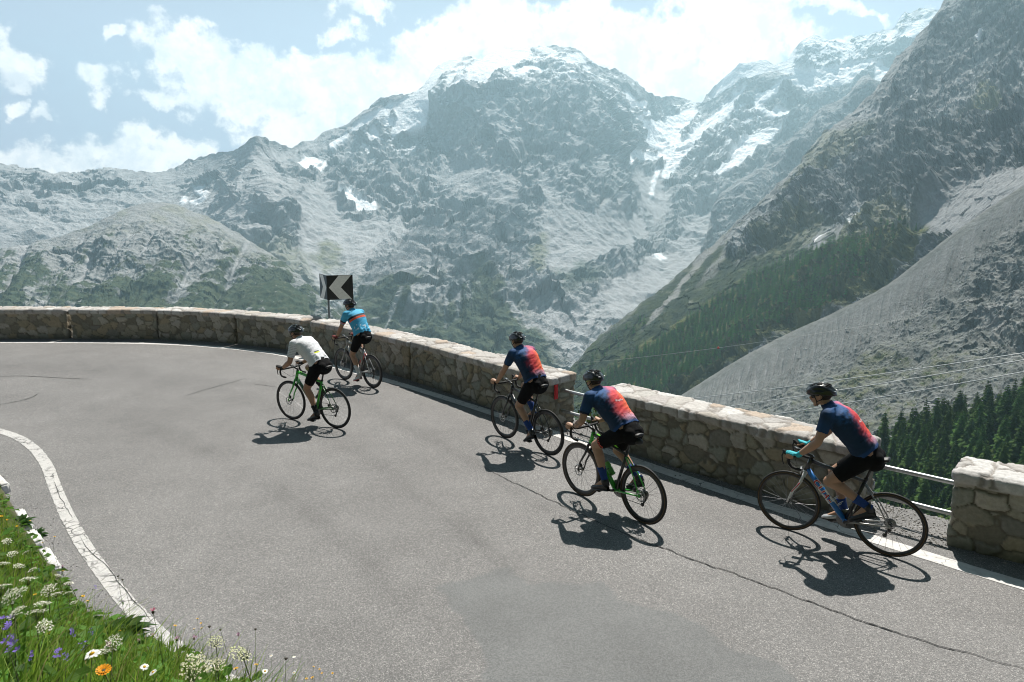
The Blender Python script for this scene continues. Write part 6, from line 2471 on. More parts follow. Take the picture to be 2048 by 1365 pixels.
def j_club(V, N, t, lat, dor, arm, ta, f):
    """navy club jersey whose back runs from blue over coral to pale pink"""
    navy, blue = np.array((.010, .030, .066)), np.array((.020, .085, .235))
    c = lerp3(navy, blue, sstep(t + .4 * f, .62, 1.0) * sstep(dor, -.02, .10))
    c = lerp3(c, blue, arm * sstep(ta, .0, .5) * .35)
    b = fbm(V / .09 + 3, 3)
    edge = lat - (.095 - .12 * sstep(t, .62, 1.05)) + .055 * b
    b2 = fbm(V / .035 + 13, 3)
    red = (1 - sstep(edge + .035 * b2, -.050, .065)) * (.86 + .25 * b2).clip(0, 1) * sstep(dor, .035, .085) * sstep(t + .06 * b, .16, .32) * (1 - arm)
    hot = lerp3((.62, .045, .045), (.86, .15, .055), sstep(-lat + .05 * b + .10 * (0.6 - t), .00, .13))
    hot = lerp3(hot, (.62, .14, .20), sstep(t, .82, 1.0))
    hot = lerp3(hot, (.16, .03, .09), .55 * sstep(edge, -.05, .05))
    c = c + (hot - c) * red[:, None]
    pale = (1 - sstep(lat + .05 * b, -.01, .10)) * sstep(dor, .06, .10) * sstep(t, .09, .18) * (1 - sstep(t + .10 * b, .24, .36))
    c = lerp3(c, (.58, .34, .45), pale * (.45 + .5 * sstep(b, -.2, .4)))
    hem = 1 - sstep(t, .12, .17)
    c = lerp3(c, (.014, .055, .17), hem * .9)
    seam = (np.abs(t - .31 + .02 * np.cos(lat * 20)) < .010) * (dor > .06) + (np.abs(np.abs(lat) - .048) < .006) * (t < .31) * (dor > .06)
    c = c * (1 - .45 * np.clip(seam, 0, 1))[:, None]
    c = lerp3(c, (.008, .016, .035), arm * sstep(ta, .60, .615))
    return c


def j_white(V, N, t, lat, dor, arm, ta, f):
    c = np.tile(np.array((.68, .69, .71)), (len(V), 1))
    st = (np.mod(t * 26, 1) < .22) * sstep(t, .35, .5)
    c = lerp3(c, (.47, .48, .50), st * .45 * (1 - arm))
    sl = (np.mod(ta * 11, 1) < .30) * arm
    c = lerp3(c, (.26, .28, .31), sl * .75)
    tab = ((np.abs(t - .345 - lat * .10) < .022) & (lat > -.015) & (lat < .09) & (dor > .05)) | ((np.abs(t - .42) < .02) & (lat < -.13) & (dor > .02))
    c = lerp3(c, (.55, .60, .02), tab * 1.0)
    tab2 = (np.abs(t - .385 - lat * .10) < .014) & (lat > -.015) & (lat < .085) & (dor > .05)
    c = lerp3(c, (.03, .03, .03), tab2 * 1.0)
    return c


def j_sky(V, N, t, lat, dor, arm, ta, f):
    c = np.tile(np.array((.070, .39, .62)), (len(V), 1))
    q = t + lat * .25
    band = (1 - arm)
    c = lerp3(c, (.012, .014, .016), band * sstep(q, .74, .755) * (1 - sstep(q, .82, .835)) * (dor > .0))
    c = lerp3(c, (.72, .10, .035), band * sstep(q, .655, .67) * (1 - sstep(q, .735, .75)) * (dor > .0))
    c = lerp3(c, (.012, .014, .016), arm * sstep(ta, .44, .46) * (1 - sstep(ta, .54, .56)))
    c = lerp3(c, (.62, .10, .04), arm * sstep(ta, .56, .58) * (1 - sstep(ta, .63, .65)))
    b = fbm(V / .05 + 8, 3)
    sp = sstep(b, .16, .28) * sstep(t, .20, .26) * (1 - sstep(t, .42, .48)) * (dor > .05)
    c = lerp3(c, (.62, .70, .74), sp)
    return c


HOOD = (.098, 0, .010, (1, 0, .28))
HOODW = (.070, 0, .006, (1, 0, .15))
rider(1, 'cyclist in a white jersey with striped sleeves and black shorts on a bright green bike', dict(torso=40, tl=1.08, headpitch=-12, hands=dict(l=HOOD, r=HOOD), foot=dict(l=-14, r=-30), elbow=.35), j_white,
      dict(sock=mt_sock_k, shoel=mt_shoe_k, shoer=mt_shoe_k, glove=mt_glove_k, sleeve=.74, sockh=.11, pocket=1.15, skin=(.36, .20, .13)))
rider(2, 'cyclist in a sky blue jersey with a black and orange chest band, white socks', dict(torso=54, tl=1.06, headpitch=-6, yaw=18, hands=dict(l=HOODW, r=HOODW), foot=dict(l=-18, r=-25), elbow=.35), j_sky,
      dict(sock=mt_sock_w, shoel=mt_shoe_w, shoer=mt_shoe_r, strapm=mt_shoe_r, sole=mt_shoe_r, glove=mt_glove_r, sockh=.185, pocket=1.2))
rider(3, 'cyclist in a navy and coral jersey with blue socks on the all black bike', dict(torso=51, tl=1.06, headpitch=-14, hands=dict(l=HOOD, r=HOODW), foot=dict(l=-26, r=-10), elbow=.4), j_club,
      dict(sock=mt_sock_b, sleeve=.66, sockh=.17))
p4 = rider(4, 'cyclist with tattooed forearm and lime green sunglasses, crouching in a navy and coral jersey', dict(torso=37, tl=1.12, headpitch=-16, hands=dict(l=HOOD, r=HOODW), foot=dict(l=-10, r=-22), elbow=.55, necklen=.11), j_club,
           dict(sock=mt_sock_b, sleeve=.70, glasses=mt_lime, tattoo=True, watch=True, sockh=.17))
p5 = rider(5, 'rightmost cyclist, in a navy and coral jersey with turquoise gloves and a black helmet', dict(torso=46, tl=1.12, headpitch=-12, hands=dict(l=HOODW, r=HOODW), foot=dict(l=-24, r=-6), elbow=.4), j_club,
           dict(sock=mt_sock_b, sleeve=.62, glove=mt_glove_t, shoer=mt_shoe_s, sockh=.14))

# lettering on the short cuff of the crouching rider and the thin script on his and the last rider's back
person, jo, so_, J = p4
hj, kn = J['hipl'], J['knl']
dv = unit(kn - hj)
cen = hj + dv * np.linalg.norm(kn - hj) * .695
fw = unit(np.cross(np.cross(dv, [0, 1, 0]), dv) * 0 + np.cross(dv, [0, 1, 0]))
fw = -fw if fw[2] > 0 else fw                     # runs down across the thigh
side = np.array([0, 1.0, 0])
Mx = Matrix((Vector(fw), Vector(np.cross(side, fw)), Vector(side))).transposed().to_4x4()
coral_l = mat('coral_lettering', (.72, .10, .07), rough=.7)
add_text('RAPHA', .042, Matrix.Translation(Vector(cen + side * .09)) @ Mx, coral_l, so_, target=so_, off=.0035, extrude=0, bold=.0009, space=1.05)
for person, jo, so_, J in (p4, p5):
    cen = J['pel'] + J['sp'] * .345 + J['dor'] * .15
    xv, zv = np.array([0, -1.0, 0]), J['dor']
    Mx = Matrix((Vector(xv), Vector(np.cross(zv, xv)), Vector(zv))).transposed().to_4x4()
    add_text('Rapha', .040, Matrix.Translation(Vector(cen + np.array([0, -.015, 0]))) @ Mx, wht_l, jo, target=jo, off=.003, extrude=0, shear=.35, squash=1.3)

# ------------------------------------------------------------------ inner verge: kerb, grassy bank, unseen hillside behind the camera added to cut sky fill, plants
KERB = Path([(-60, -10), (-40, 2), (-26, 7.5), (-16, 10.0), (-11, 10.3), (-8.4, 9.6), (-6.55, 8.25), (-5.45, 7.10), (-4.45, 6.10), (-3.2, 4.95), (-1.72, 4.2), (-0.55, 3.6), (0.8, 2.75), (3, 1.75), (8, -.6), (16, -5), (40, -20)])


_gx, _gy = np.meshgrid(np.linspace(-60, 40, 401), np.linspace(-100, 20, 481))
_coarse = -KERB.signed(_gx, _gy)
_fx, _fy = np.meshgrid(np.linspace(-10, 4, 281), np.linspace(-1, 12, 261))
_fine = -KERB.signed(_fx, _fy)


def _lookup(g, X, Y, x0, x1, y0, y1):
    u = np.clip((X - x0) / (x1 - x0), 0, .99999) * (g.shape[1] - 1)
    v = np.clip((Y - y0) / (y1 - y0), 0, .99999) * (g.shape[0] - 1)
    i, j = v.astype(int), u.astype(int)
    a, b = v - i, u - j
    return (g[i, j] * (1 - a) * (1 - b) + g[i + 1, j] * a * (1 - b) + g[i, j + 1] * (1 - a) * b + g[i + 1, j + 1] * a * b)


def kerb_d(X, Y):
    """distance inside the kerb (towards the camera's bank), looked up on a grid"""
    X, Y = np.asarray(X, float), np.asarray(Y, float)
    near = (X > -9.9) & (X < 3.9) & (Y > -.9) & (Y < 11.9)
    return np.where(near, _lookup(_fine, X, Y, -10, 4, -1, 12), _lookup(_coarse, X, Y, -60, 40, -100, 20))


KS0, KS1 = KERB.near(-9.5, 10.0), KERB.near(0.9, 2.3)


def bank_profile(d):
    return 0.10 + np.where(d < 2.45, 0.93 * d, 0.93 * 2.45 + 0.10 * (np.minimum(d, 5) - 2.45) + 0.62 * np.clip(d - 5, 0, None))


def bank_z(x, y):
    d = float(kerb_d(np.array([x]), np.array([y]))[0])
    return float(bank_profile(np.array([max(d, 0.0)]))[0]) + 0.05 * float(pnoise(np.array([[x / .5, y / .5, 2.0]]))[0])


def build_hillside():
    ss = np.concatenate([np.linspace(0, KS0 - .3, 60), np.linspace(KS0, KS1, 260), np.linspace(KS1 + .4, KERB.L, 60)])
    dd = np.concatenate([np.linspace(0.04, 4, 90), np.linspace(4.3, 12, 24), np.linspace(14, 90, 30)])
    S, D = np.meshgrid(ss, dd)
    q = KERB.at(S.ravel()).reshape(S.shape + (2,))
    n = np.stack([np.interp(S, KERB.s, KERB.nor[:, k]) for k in (0, 1)], -1)
    far_ = sstep(D, 4, 40)[..., None]
    n = n * (1 - far_) + np.array([-0.15, 0.99]) * far_ * np.sign((n @ np.array([-.15, .99])))[..., None]
    XY = q - n * D[..., None] if True else q
    d_real = kerb_d(XY[..., 0].ravel(), XY[..., 1].ravel()).reshape(S.shape)
    d_use = np.where(D < 4, np.clip(np.minimum(D, np.maximum(d_real, 0.0)), 0, None), D)
    Z = bank_profile(d_use) + 0.05 * pnoise(np.stack([XY[..., 0] / .5, XY[..., 1] / .5, np.full(S.shape, 2.0)], -1).reshape(-1, 3)).reshape(S.shape)
    Z = Z + 0.8 * sstep(D, 6, 30) * smooth_noise2(XY[..., 0], XY[..., 1], 9.0, 4)
    V = np.concatenate([XY, Z[..., None]], -1).reshape(-1, 3)
    me = np_mesh('hillside', V, grid_quads(*S.shape)[:, ::-1], mats=[mt_near])
    w3 = smooth_noise2(XY[..., 0], XY[..., 1], 0.25, 5, 5.0).ravel()
    c = lerp3((.035, .050, .014), (.075, .085, .032), sstep(w3, -.3, .4))
    c = lerp3(c, (.11, .10, .08), sstep(-D.ravel() + .12 * w3, -.10, .0) * .8)
    set_color(me, c)
    tag(link(bpy.data.objects.new('hillside', me)), kind='structure')


build_hillside()

# ---- white painted kerb stones
mt_kerb = mat('white_kerb_stone', (.55, .54, .525), rough=.8, var=.2, vscale=9, bump=.5, bscale=40)


def kerb_stone(px, py, ln, label, tilt=0.0):
    g_ = G(px, py)
    s = KERB.near(g_.x, g_.y)
    q = KERB.at(np.array([s]))[0]
    t = KERB.tan[np.argmin(np.abs(KERB.s - s))]
    bm = bmesh.new()
    bmesh.ops.create_cube(bm, size=1)
    bmesh.ops.scale(bm, vec=(ln, .11, .24), verts=bm.verts)
    bmesh.ops.bevel(bm, geom=list(bm.edges), offset=.018, segments=2, affect='EDGES')
    bmesh.ops.subdivide_edges(bm, edges=bm.edges, cuts=3, use_grid_fill=True)
    rr = np.random.default_rng(int(px) + 3)
    for v in bm.verts:
        n = pnoise(np.array([[v.co.x / .09 + px, v.co.y / .09, v.co.z / .09]]))[0]
        v.co += v.normal * n * .012
    me = bpy.data.meshes.new('kerb_stone')
    bm.to_mesh(me)
    bm.free()
    me.materials.append(mt_kerb)
    for p_ in me.polygons:
        p_.use_smooth = True
    o = link(bpy.data.objects.new('kerb_stone', me))
    o.location = (q[0], q[1], .0)
    o.rotation_euler = (tilt, 0, math.atan2(t[1], t[0]))
    tag(o, label, 'kerb', 'white kerb stones along the flower verge')


kerb_stone(4, 972, .62, 'white painted kerb stone at the left frame edge, farthest of the kerb', .05)
kerb_stone(46, 1056, .60, 'white painted kerb stone half hidden by leaves in the middle of the kerb', -.04)
kerb_stone(66, 1094, .36, 'short white kerb stone beside the yellow flowers', .08)
kerb_stone(96, 1140, .55, 'white painted kerb stone nearest the old white line, behind pale umbels', .02)

# ---- vegetation materials
def leaf_mat(name, trans=.35):
    m_ = attr_mat(name, rough=.6, spec=.25)
    nt = NT(m_.node_tree)
    b = m_.node_tree.nodes['Principled BSDF']
    at = [n for n in m_.node_tree.nodes if n.type == 'ATTRIBUTE'][0]
    tr = nt.n('ShaderNodeBsdfTranslucent')
    nt.link(at.outputs['Color'], tr.inputs['Color'])
    ms = nt.n('ShaderNodeMixShader', inp={0: trans})
    nt.link(b.outputs[0], ms.inputs[1])
    nt.link(tr.outputs[0], ms.inputs[2])
    out = [n for n in m_.node_tree.nodes if n.type == 'OUTPUT_MATERIAL'][0]
    nt.link(ms.outputs[0], out.inputs['Surface'])
    return m_


mt_leaf = leaf_mat('meadow_leaf', .52)
mt_petal = leaf_mat('petal', .30)
mt_stem = mat('flower_stem', (.075, .095, .030), rough=.7, var=.25, vscale=30)
vr = np.random.default_rng(21)


def bank_points(n, dmax=3.2, dens=None):
    s = vr.uniform(KS0, KS1, n * 3)
    d = vr.uniform(0.02, 1, n * 3) ** .9 * dmax
    q = KERB.at(s)
    nn = np.stack([np.interp(s, KERB.s, KERB.nor[:, k]) for k in (0, 1)], -1)
    XY = q - nn * d[:, None]
    dr = kerb_d(XY[:, 0], XY[:, 1])
    ok = (dr > 0.0) & (dr < dmax) & (np.abs(dr - d) < .25)
    # keep what the valley side of the bank can show
    ok &= XY[:, 1] > .55
    XY, dr = XY[ok][:n], dr[ok][:n]
    Z = bank_profile(dr) + 0.05 * pnoise(np.stack([XY[:, 0] / .5, XY[:, 1] / .5, np.full(len(XY), 2.0)], -1))
    return np.concatenate([XY, Z[:, None]], 1), dr


def grass():
    P, dr = bank_points(64000, 3.3)
    n = len(P)
    h = vr.uniform(.07, .26, n) * (0.75 + .6 * (fbm(P / .4, 3) > 0)) * (0.40 + .60 * sstep(dr, .0, .6))
    a = vr.uniform(0, 6.283, n)
    bend = vr.uniform(.15, .75, n)
    w = vr.uniform(.0016, .0042, n)
    dirv = np.stack([np.cos(a), np.sin(a), np.zeros(n)], -1)
    side = np.stack([-np.sin(a), np.cos(a), np.zeros(n)], -1)
    down = np.array([.25, .35, 0])            # the slope leans the tufts towards the road
    rows = []
    for u, ww in ((0, 1.0), (.4, .9), (.75, .55)):
        c = P + np.array([0, 0, 1]) * (h * u * (1 - .25 * bend * u))[:, None] + (dirv + down) * (h * bend * u ** 2)[:, None]
        rows += [c - side * (w * ww)[:, None], c + side * (w * ww)[:, None]]
    tip = P + np.array([0, 0, 1]) * (h * (1 - .30 * bend))[:, None] + (dirv + down) * (h * bend)[:, None]
    V = np.stack(rows + [tip], 1).reshape(-1, 3)
    b0 = np.arange(n)[:, None] * 7
    q = np.concatenate([b0 + np.array([0, 1, 3, 2]), b0 + np.array([2, 3, 5, 4])])
    t = b0 + np.array([4, 5, 6])
    me = np_mesh('grass', V, q, t, mats=[mt_leaf], smooth=False)
    g = np.clip(.5 + .5 * fbm(P / .3 + 4, 3) + vr.normal(0, .22, n), 0, 1)
    c = lerp3((.060, .155, .012), (.230, .330, .040), g)
    dry = (vr.uniform(0, 1, n) < .10)
    c = lerp3(c, (.26, .21, .09), dry * .8)
    set_color(me, np.repeat(c, 7, 0))
    tag(link(bpy.data.objects.new('grass', me)), 'tangled green meadow grass on the roadside bank', 'grass', kind='stuff')


grass()


def herbs():
    """broad and feathered leaves between the grass"""
    P, dr = bank_points(7500, 3.2)
    V, T, C = [], [], []
    k = 0
    for p in P:
        big = vr.uniform() < .25
        L = vr.uniform(.05, .11) * (1.35 if big else .8)
        a = vr.uniform(0, 6.283)
        h = vr.uniform(.02, .20)
        d = np.array([math.cos(a) + .3, math.sin(a) + .35, vr.uniform(-.3, .6)])
        d /= np.linalg.norm(d)
        s = np.cross(d, [0, 0, 1])
        s /= np.linalg.norm(s)
        s = s + np.array([0, 0, vr.uniform(-.4, .4)])
        w_ = L * vr.uniform(.16, .34)
        o_ = p + np.array([0, 0, h])
        v = [o_, o_ + d * L * .35 + s * w_, o_ + d * L * .75 + s * w_ * .7, o_ + d * L - np.array([0, 0, L * .25]), o_ + d * L * .75 - s * w_ * .7, o_ + d * L * .35 - s * w_, o_ + d * L * .5 - np.array([0, 0, .006])]
        V += v
        T += [(k, k + 1, k + 6), (k + 1, k + 2, k + 6), (k + 2, k + 3, k + 6), (k + 3, k + 4, k + 6), (k + 4, k + 5, k + 6), (k + 5, k, k + 6)]
        c = np.array([.065, .165, .020]) * vr.uniform(.5, 1.6) + np.array([.02, .01, 0]) * vr.uniform(0, 1)
        C += [c] * 7
        k += 7
    me = np_mesh('meadow_herbs', np.array(V), tris=np.array(T), mats=[mt_leaf], smooth=False)
    set_color(me, np.array(C))
    tag(link(bpy.data.objects.new('meadow_herbs', me)), 'leafy meadow herbs mixed through the roadside grass', 'plants', kind='stuff')


herbs()


def locate(px, py, h):
    """where a stem of height h must stand on the bank for its head to be in this direction"""
    d = pix_dir(px, py)
    best = None
    for t in np.arange(1.15, 9, .02):
        P = np.array([d[0] * t, d[1] * t, EYE + d[2] * t])
        dk = float(kerb_d(P[:1], P[1:2])[0])
        zb = bank_z(P[0], P[1]) if dk > 0 else 0.0
        if P[2] - zb <= h:
            return P, zb
    return P, zb


PROTO = {}


def flower_parts(kind, rr):
    """list of (part name, MB-built arrays, material) for a unit flower with its head at the origin"""
    out = []
    m = MB()
    if kind == 'daisy':
        n = 15
        for i in range(n):
            a = i * 6.283 / n + rr.normal(0, .06)
            L, w_ = .022 * rr.uniform(.88, 1.08), .0042
            d, s = np.array([math.cos(a), math.sin(a), rr.uniform(-.12, .12)]), np.array([-math.sin(a), math.cos(a), 0])
            m.add([d * .005, d * L * .5 + s * w_, d * L * .9 + s * w_ * .8, d * L - (0, 0, .002), d * L * .9 - s * w_ * .8, d * L * .5 - s * w_], t=[(0, 1, 5), (1, 2, 4), (1, 4, 5), (2, 3, 4)])
        out.append(('petals', m, (.80, .80, .78)))
        c = MB()
        c.ball((0, 0, .001), (.0075, .0075, .004), 10)
        out.append(('flower_centre', c, (.65, .40, .02)))
    elif kind == 'hawkbit':
        for ring, (n, L) in enumerate(((14, .0135), (10, .009))):
            for i in range(n):
                a = i * 6.283 / n + ring * .3
                d, s = np.array([math.cos(a), math.sin(a), .25 + ring * .35]), np.array([-math.sin(a), math.cos(a), 0])
                m.add([d * .002, d * L + s * .0022, d * L * 1.05, d * L - s * .0022], t=[(0, 1, 2), (0, 2, 3)])
        out.append(('petals', m, (.80, .46, .012)))
        c = MB()
        c.lathe([(0, -.008), (.004, -.006), (.005, .001), (0, .002)], 8)
        out.append(('calyx', c, (.06, .075, .03)))
    elif kind == 'umbel':
        for i in range(30):
            r_ = .034 * math.sqrt((i + .5) / 30)
            a = i * 2.39996
            p = np.array([r_ * math.cos(a), r_ * math.sin(a), -.010 * (r_ / .034) ** 2 + rr.normal(0, .0012)])
            for _ in range(5):
                q = p + rr.normal(0, .0026, 3) * (1, 1, .5)
                e = rr.normal(0, 1, 3)
                e[2] *= .3
                e /= np.linalg.norm(e)
                f = np.cross(e, [0, 0, 1])
                f /= np.linalg.norm(f) + 1e-6
                m.add([q + e * .0026, q + f * .0026, q - e * .0026, q - f * .0026], [(0, 1, 2, 3)])
        out.append(('florets', m, (.78, .76, .64)))
        c = MB()
        for i in range(14):
            a = i * 6.283 / 14
            r_ = .026 if i % 2 else .014
            c.tube([(0, 0, -.042), (r_ * .5 * math.cos(a), r_ * .5 * math.sin(a), -.022), (r_ * math.cos(a), r_ * math.sin(a), -.006)], .0007, 4, cap=False)
        out.append(('rays', c, (.11, .15, .04)))
    elif kind == 'bell':
        for j in range(5):
            o_ = np.array([rr.normal(0, .007), rr.normal(0, .007), -.011 * j])
            for i in range(5):
                a = i * 6.283 / 5 + j
                d, s = np.array([math.cos(a), math.sin(a), .5]), np.array([-math.sin(a), math.cos(a), 0])
                m.add([o_, o_ + d * .008 + s * .004, o_ + d * .012, o_ + d * .008 - s * .004], t=[(0, 1, 2), (0, 2, 3)])
        out.append(('petals', m, (.20, .13, .48)))
    elif kind == 'knapweed':
        for i in range(22):
            a = i * 6.283 / 22
            d = np.array([math.cos(a), math.sin(a), rr.uniform(.2, 1.3)])
            s = np.array([-math.sin(a), math.cos(a), 0])
            m.add([d * .003, d * .010 + s * .0014, d * .0125, d * .010 - s * .0014], t=[(0, 1, 2), (0, 2, 3)])
        out.append(('petals', m, (.42, .17, .32)))
        c = MB()
        c.ball((0, 0, -.004), (.0065, .0065, .007), 8)
        out.append(('calyx', c, (.045, .04, .02)))
    elif kind == 'seedhead':
        m.ball((0, 0, 0), (.0075, .0075, .0065), 8)
        for i in range(10):
            a = i * .63
            m.tube([(0, 0, 0), (.011 * math.cos(a), .011 * math.sin(a), .003)], .0011, 4)
        out.append(('seed_head', m, (.055, .045, .03)))
    return out


def flower(kind, name, px, py, h, label, group, size=1.0, tone=None):
    P, zb = locate(px, py, h)
    rr = np.random.default_rng(int(px * 7 + py))
    var = int(rr.integers(0, 3))
    key = (kind, var, tone)
    if key not in PROTO:
        r2 = np.random.default_rng(var + 5)
        lst = []
        for nm, m, col in flower_parts(kind, r2):
            V = np.concatenate(m.v)
            me = np_mesh(nm, V, np.concatenate(m.q) if m.q else None, np.concatenate(m.t) if m.t else None, mats=[mt_petal], smooth=False)
            cc_ = np.array(tone if (tone and nm in ('petals', 'florets')) else col)
            set_color(me, np.clip(cc_ * (1 + .10 * r2.normal(size=(len(me.vertices), 1))), .01, .9))
            lst.append((nm, me))
        PROTO[key] = lst
    base = np.array([P[0] + rr.normal(0, .02), P[1] + rr.normal(0, .02), zb - .02])
    L = P[2] - base[2]
    m = MB()
    mid = (base + P) / 2 + np.array([rr.normal(0, .02), rr.normal(0, .02), .02]) * min(1, L / .3)
    top = P - base
    thick = .0021 if kind == 'umbel' else .0013
    m.tube([(0, 0, 0), mid - base, top], [thick * 1.2 * size, thick * size, thick * .8 * size], 5)
    # a few small leaves up the stem
    root = m.build(name, mt_stem)
    root.location = base
    tag(root, label, 'flower', group)
    lf = MB()
    for i in range(3):
        u = rr.uniform(.1, .6)
        q = top * u
        a = rr.uniform(0, 6.28)
        d, s = np.array([math.cos(a), math.sin(a), .6]), np.array([-math.sin(a), math.cos(a), 0])
        l_ = .035 * size * rr.uniform(.6, 1.3)
        lf.add([q, q + d * l_ * .5 + s * l_ * .13, q + d * l_ - (0, 0, l_ * .2), q + d * l_ * .5 - s * l_ * .13], t=[(0, 1, 2), (0, 2, 3)])
    lo = lf.build('stem_leaves', mt_leaf, root, smooth=False)
    set_color(lo.data, np.tile((.05, .11, .02), (len(lo.data.vertices), 1)))
    head = None
    for nm, me in PROTO[key]:
        o = bpy.data.objects.new(nm, me)
        link(o, root)
        o.location = top
        # heads tip towards the light and the road
        o.rotation_euler = (rr.normal(-.25, .18), rr.normal(.15, .18), rr.uniform(0, 6.28))
        o.scale = (size,) * 3
    return root


for px, py, h, s in ((14, 1081, .32, 1.15), (24, 1106, .32, 1.2), (38, 1130, .34, 1.1), (58, 1155, .36, 1.25), (20, 1190, .36, 1.1), (38, 1180, .34, 1.0), (3, 1170, .36, 1.1), (96, 1178, .34, 1.25), (138, 1165, .32, 1.15), (136, 1184, .30, 1.0), (72, 1220, .36, 1.0), (112, 1186, .34, .9), (86, 1204, .34, .9), (8, 1125, .34, 1.0), (50, 1104, .30, .9),
                     (146, 1204, .3, .8), (226, 1284, .34, .85), (205, 1300, .3, .7), (118, 1150, .3, .95), (30, 1222, .35, .8), (90, 1250, .33, .7), (64, 1138, .33, 1.0)):
    flower('umbel', 'umbel_flower', px, py, h, 'flat topped whitish umbel flower among the grass at the left', 'whitish umbels on the verge', s * .92)
flower('umbel', 'umbel_flower', 432, 1281, .44, 'tall pale green umbel leaning over the white line, upper left of a pair', None, .95, (.50, .52, .30))
flower('umbel', 'umbel_flower', 482, 1303, .46, 'wide pale green umbel standing alone in front of the asphalt', None, 1.3, (.50, .52, .30))
flower('umbel', 'umbel_flower', 390, 1330, .40, 'broad cream umbel at the bottom frame edge left of the lone wide umbel', None, 1.35, (.56, .55, .36))
flower('umbel', 'umbel_flower', 432, 1328, .40, 'cream umbel at the bottom frame edge just under the lone wide umbel', None, .95, (.56, .55, .36))
flower('daisy', 'oxeye_daisy', 184, 1308, .34, 'big white daisy facing up above the orange flower', None, 1.0)
for px, py, s in ((542, 1312, .55), (588, 1314, .55), (588, 1346, .5), (530, 1343, .6), (289, 1334, .55), (306, 1345, .5)):
    flower('daisy', 'oxeye_daisy', px, py, .38, 'small white daisy on a thin stem at the bottom of the verge', 'small daisies at the bottom edge', s)
flower('hawkbit', 'hawkbit_flower', 207, 1342, .30, 'large deep orange flower head below the big daisy', None, 1.45, (.85, .34, .008))
for px, py, h, s in ((85, 1086, .26, .8), (126, 1143, .28, .9), (166, 1193, .28, .9), (175, 1203, .26, .9), (395, 1238, .42, .7), (402, 1247, .40, .6), (388, 1259, .40, .6), (403, 1257, .38, .6), (350, 1252, .36, .7), (627, 1334, .44, .55), (639, 1339, .42, .5), (644, 1347, .40, .6), (665, 1347, .42, .55), (625, 1356, .40, .7), (613, 1358, .40, .5),
                     (109, 1074, .34, .8), (34, 1053, .22, .8), (3, 1033, .22, 1.0), (14, 1040, .2, .7), (60, 1042, .24, .7), (472, 1338, .36, .7), (512, 1330, .38, .6), (98, 1268, .25, .6), (240, 1262, .25, .5), (70, 1190, .3, .6)):
    flower('hawkbit', 'hawkbit_flower', px, py, h, 'small yellow flower on a thin stem along the verge', 'small yellow flowers on the verge', s)
for px, py, h, s in ((9, 1237, .30, 1.1), (12, 1283, .28, 1.2), (20, 1272, .26, .8), (166, 1286, .28, .8), (145, 1262, .28, .8), (183, 1259, .28, .8), (190, 1172, .34, .8), (78, 1138, .3, .7), (130, 1308, .26, .7), (118, 1300, .26, .8), (60, 1308, .25, .6)):
    flower('bell', 'purple_bellflower', px, py, h, 'small purple bellflower low in the grass at the left', 'purple bellflowers in the grass', s * .8)
for px, py, h in ((125, 1134, .32), (354, 1279, .34), (388, 1276, .38), (477, 1270, .46), (305, 1272, .26), (280, 1282, .24), (215, 1290, .24)):
    flower('knapweed', 'knapweed_flower', px, py, h, 'dusky pink knapweed head on a wiry stem on the verge', 'pink knapweed heads on the verge', 1.0)
flower('knapweed', 'knapweed_flower', 306, 1223, .46, 'single magenta knapweed head on a long stem crossing the white line', None, 1.0, (.50, .05, .14))
for px, py, h in ((511, 1259, .50), (419, 1254, .46), (441, 1260, .44), (236, 1153, .52), (245, 1160, .5), (572, 1318, .46)):
    flower('seedhead', 'seed_head_stalk', px, py, h, 'dark brown seed head on a bare stalk rising before the asphalt', 'dark seed heads on bare stalks', 1.0)


def leaf_clump(px, py, h, n, L, label, seed):
    P, zb = locate(px, py, h)
    r2 = np.random.default_rng(seed)
    m = MB()
    for i in range(n):
        a = r2.uniform(-.6, 2.6)
        el_ = r2.uniform(.25, 1.1)
        d = np.array([math.cos(a) * math.cos(el_), math.sin(a) * math.cos(el_), math.sin(el_)])
        s = unit(np.cross(d, [0, 0, 1]))
        l_, w_ = L * r2.uniform(.6, 1.15), L * r2.uniform(.10, .15)
        us = np.linspace(0, 1, 6)
        ww = np.array([.12, .75, 1, .85, .5, 0.02]) * w_
        cen = [d * l_ * u - np.array([0, 0, l_ * .45 * u * u]) for u in us]
        rows = np.array([[c - s * w2 + np.array([0, 0, w2 * .35]), c, c + s * w2 + np.array([0, 0, w2 * .35])] for c, w2 in zip(cen, ww)])
        m.add(rows.reshape(-1, 3), grid_quads(6, 3))
    o = m.build('leafy_plant', mt_leaf)
    set_color(o.data, np.clip(np.array([.032, .085, .016]) * (1 + .35 * fbm(verts_of(o.data) / .03, 2))[:, None], .005, .9))
    o.location = (P[0], P[1], zb - .01)
    tag(o, label, 'plant')


leaf_clump(230, 1232, .20, 34, .30, 'dark green plant with long pointed leaves beside the old white line', 4)
leaf_clump(196, 1238, .16, 24, .22, 'smaller dark leafy plant left of the long pointed leaves', 5)
leaf_clump(40, 1022, .16, 26, .20, 'leafy weed overgrowing the kerb at the left frame edge', 6)
leaf_clump(70, 1050, .14, 22, .18, 'ferny weed spilling over the kerb onto the asphalt', 7)
leaf_clump(262, 1262, .14, 20, .20, 'low leafy plant under the magenta knapweed', 8)

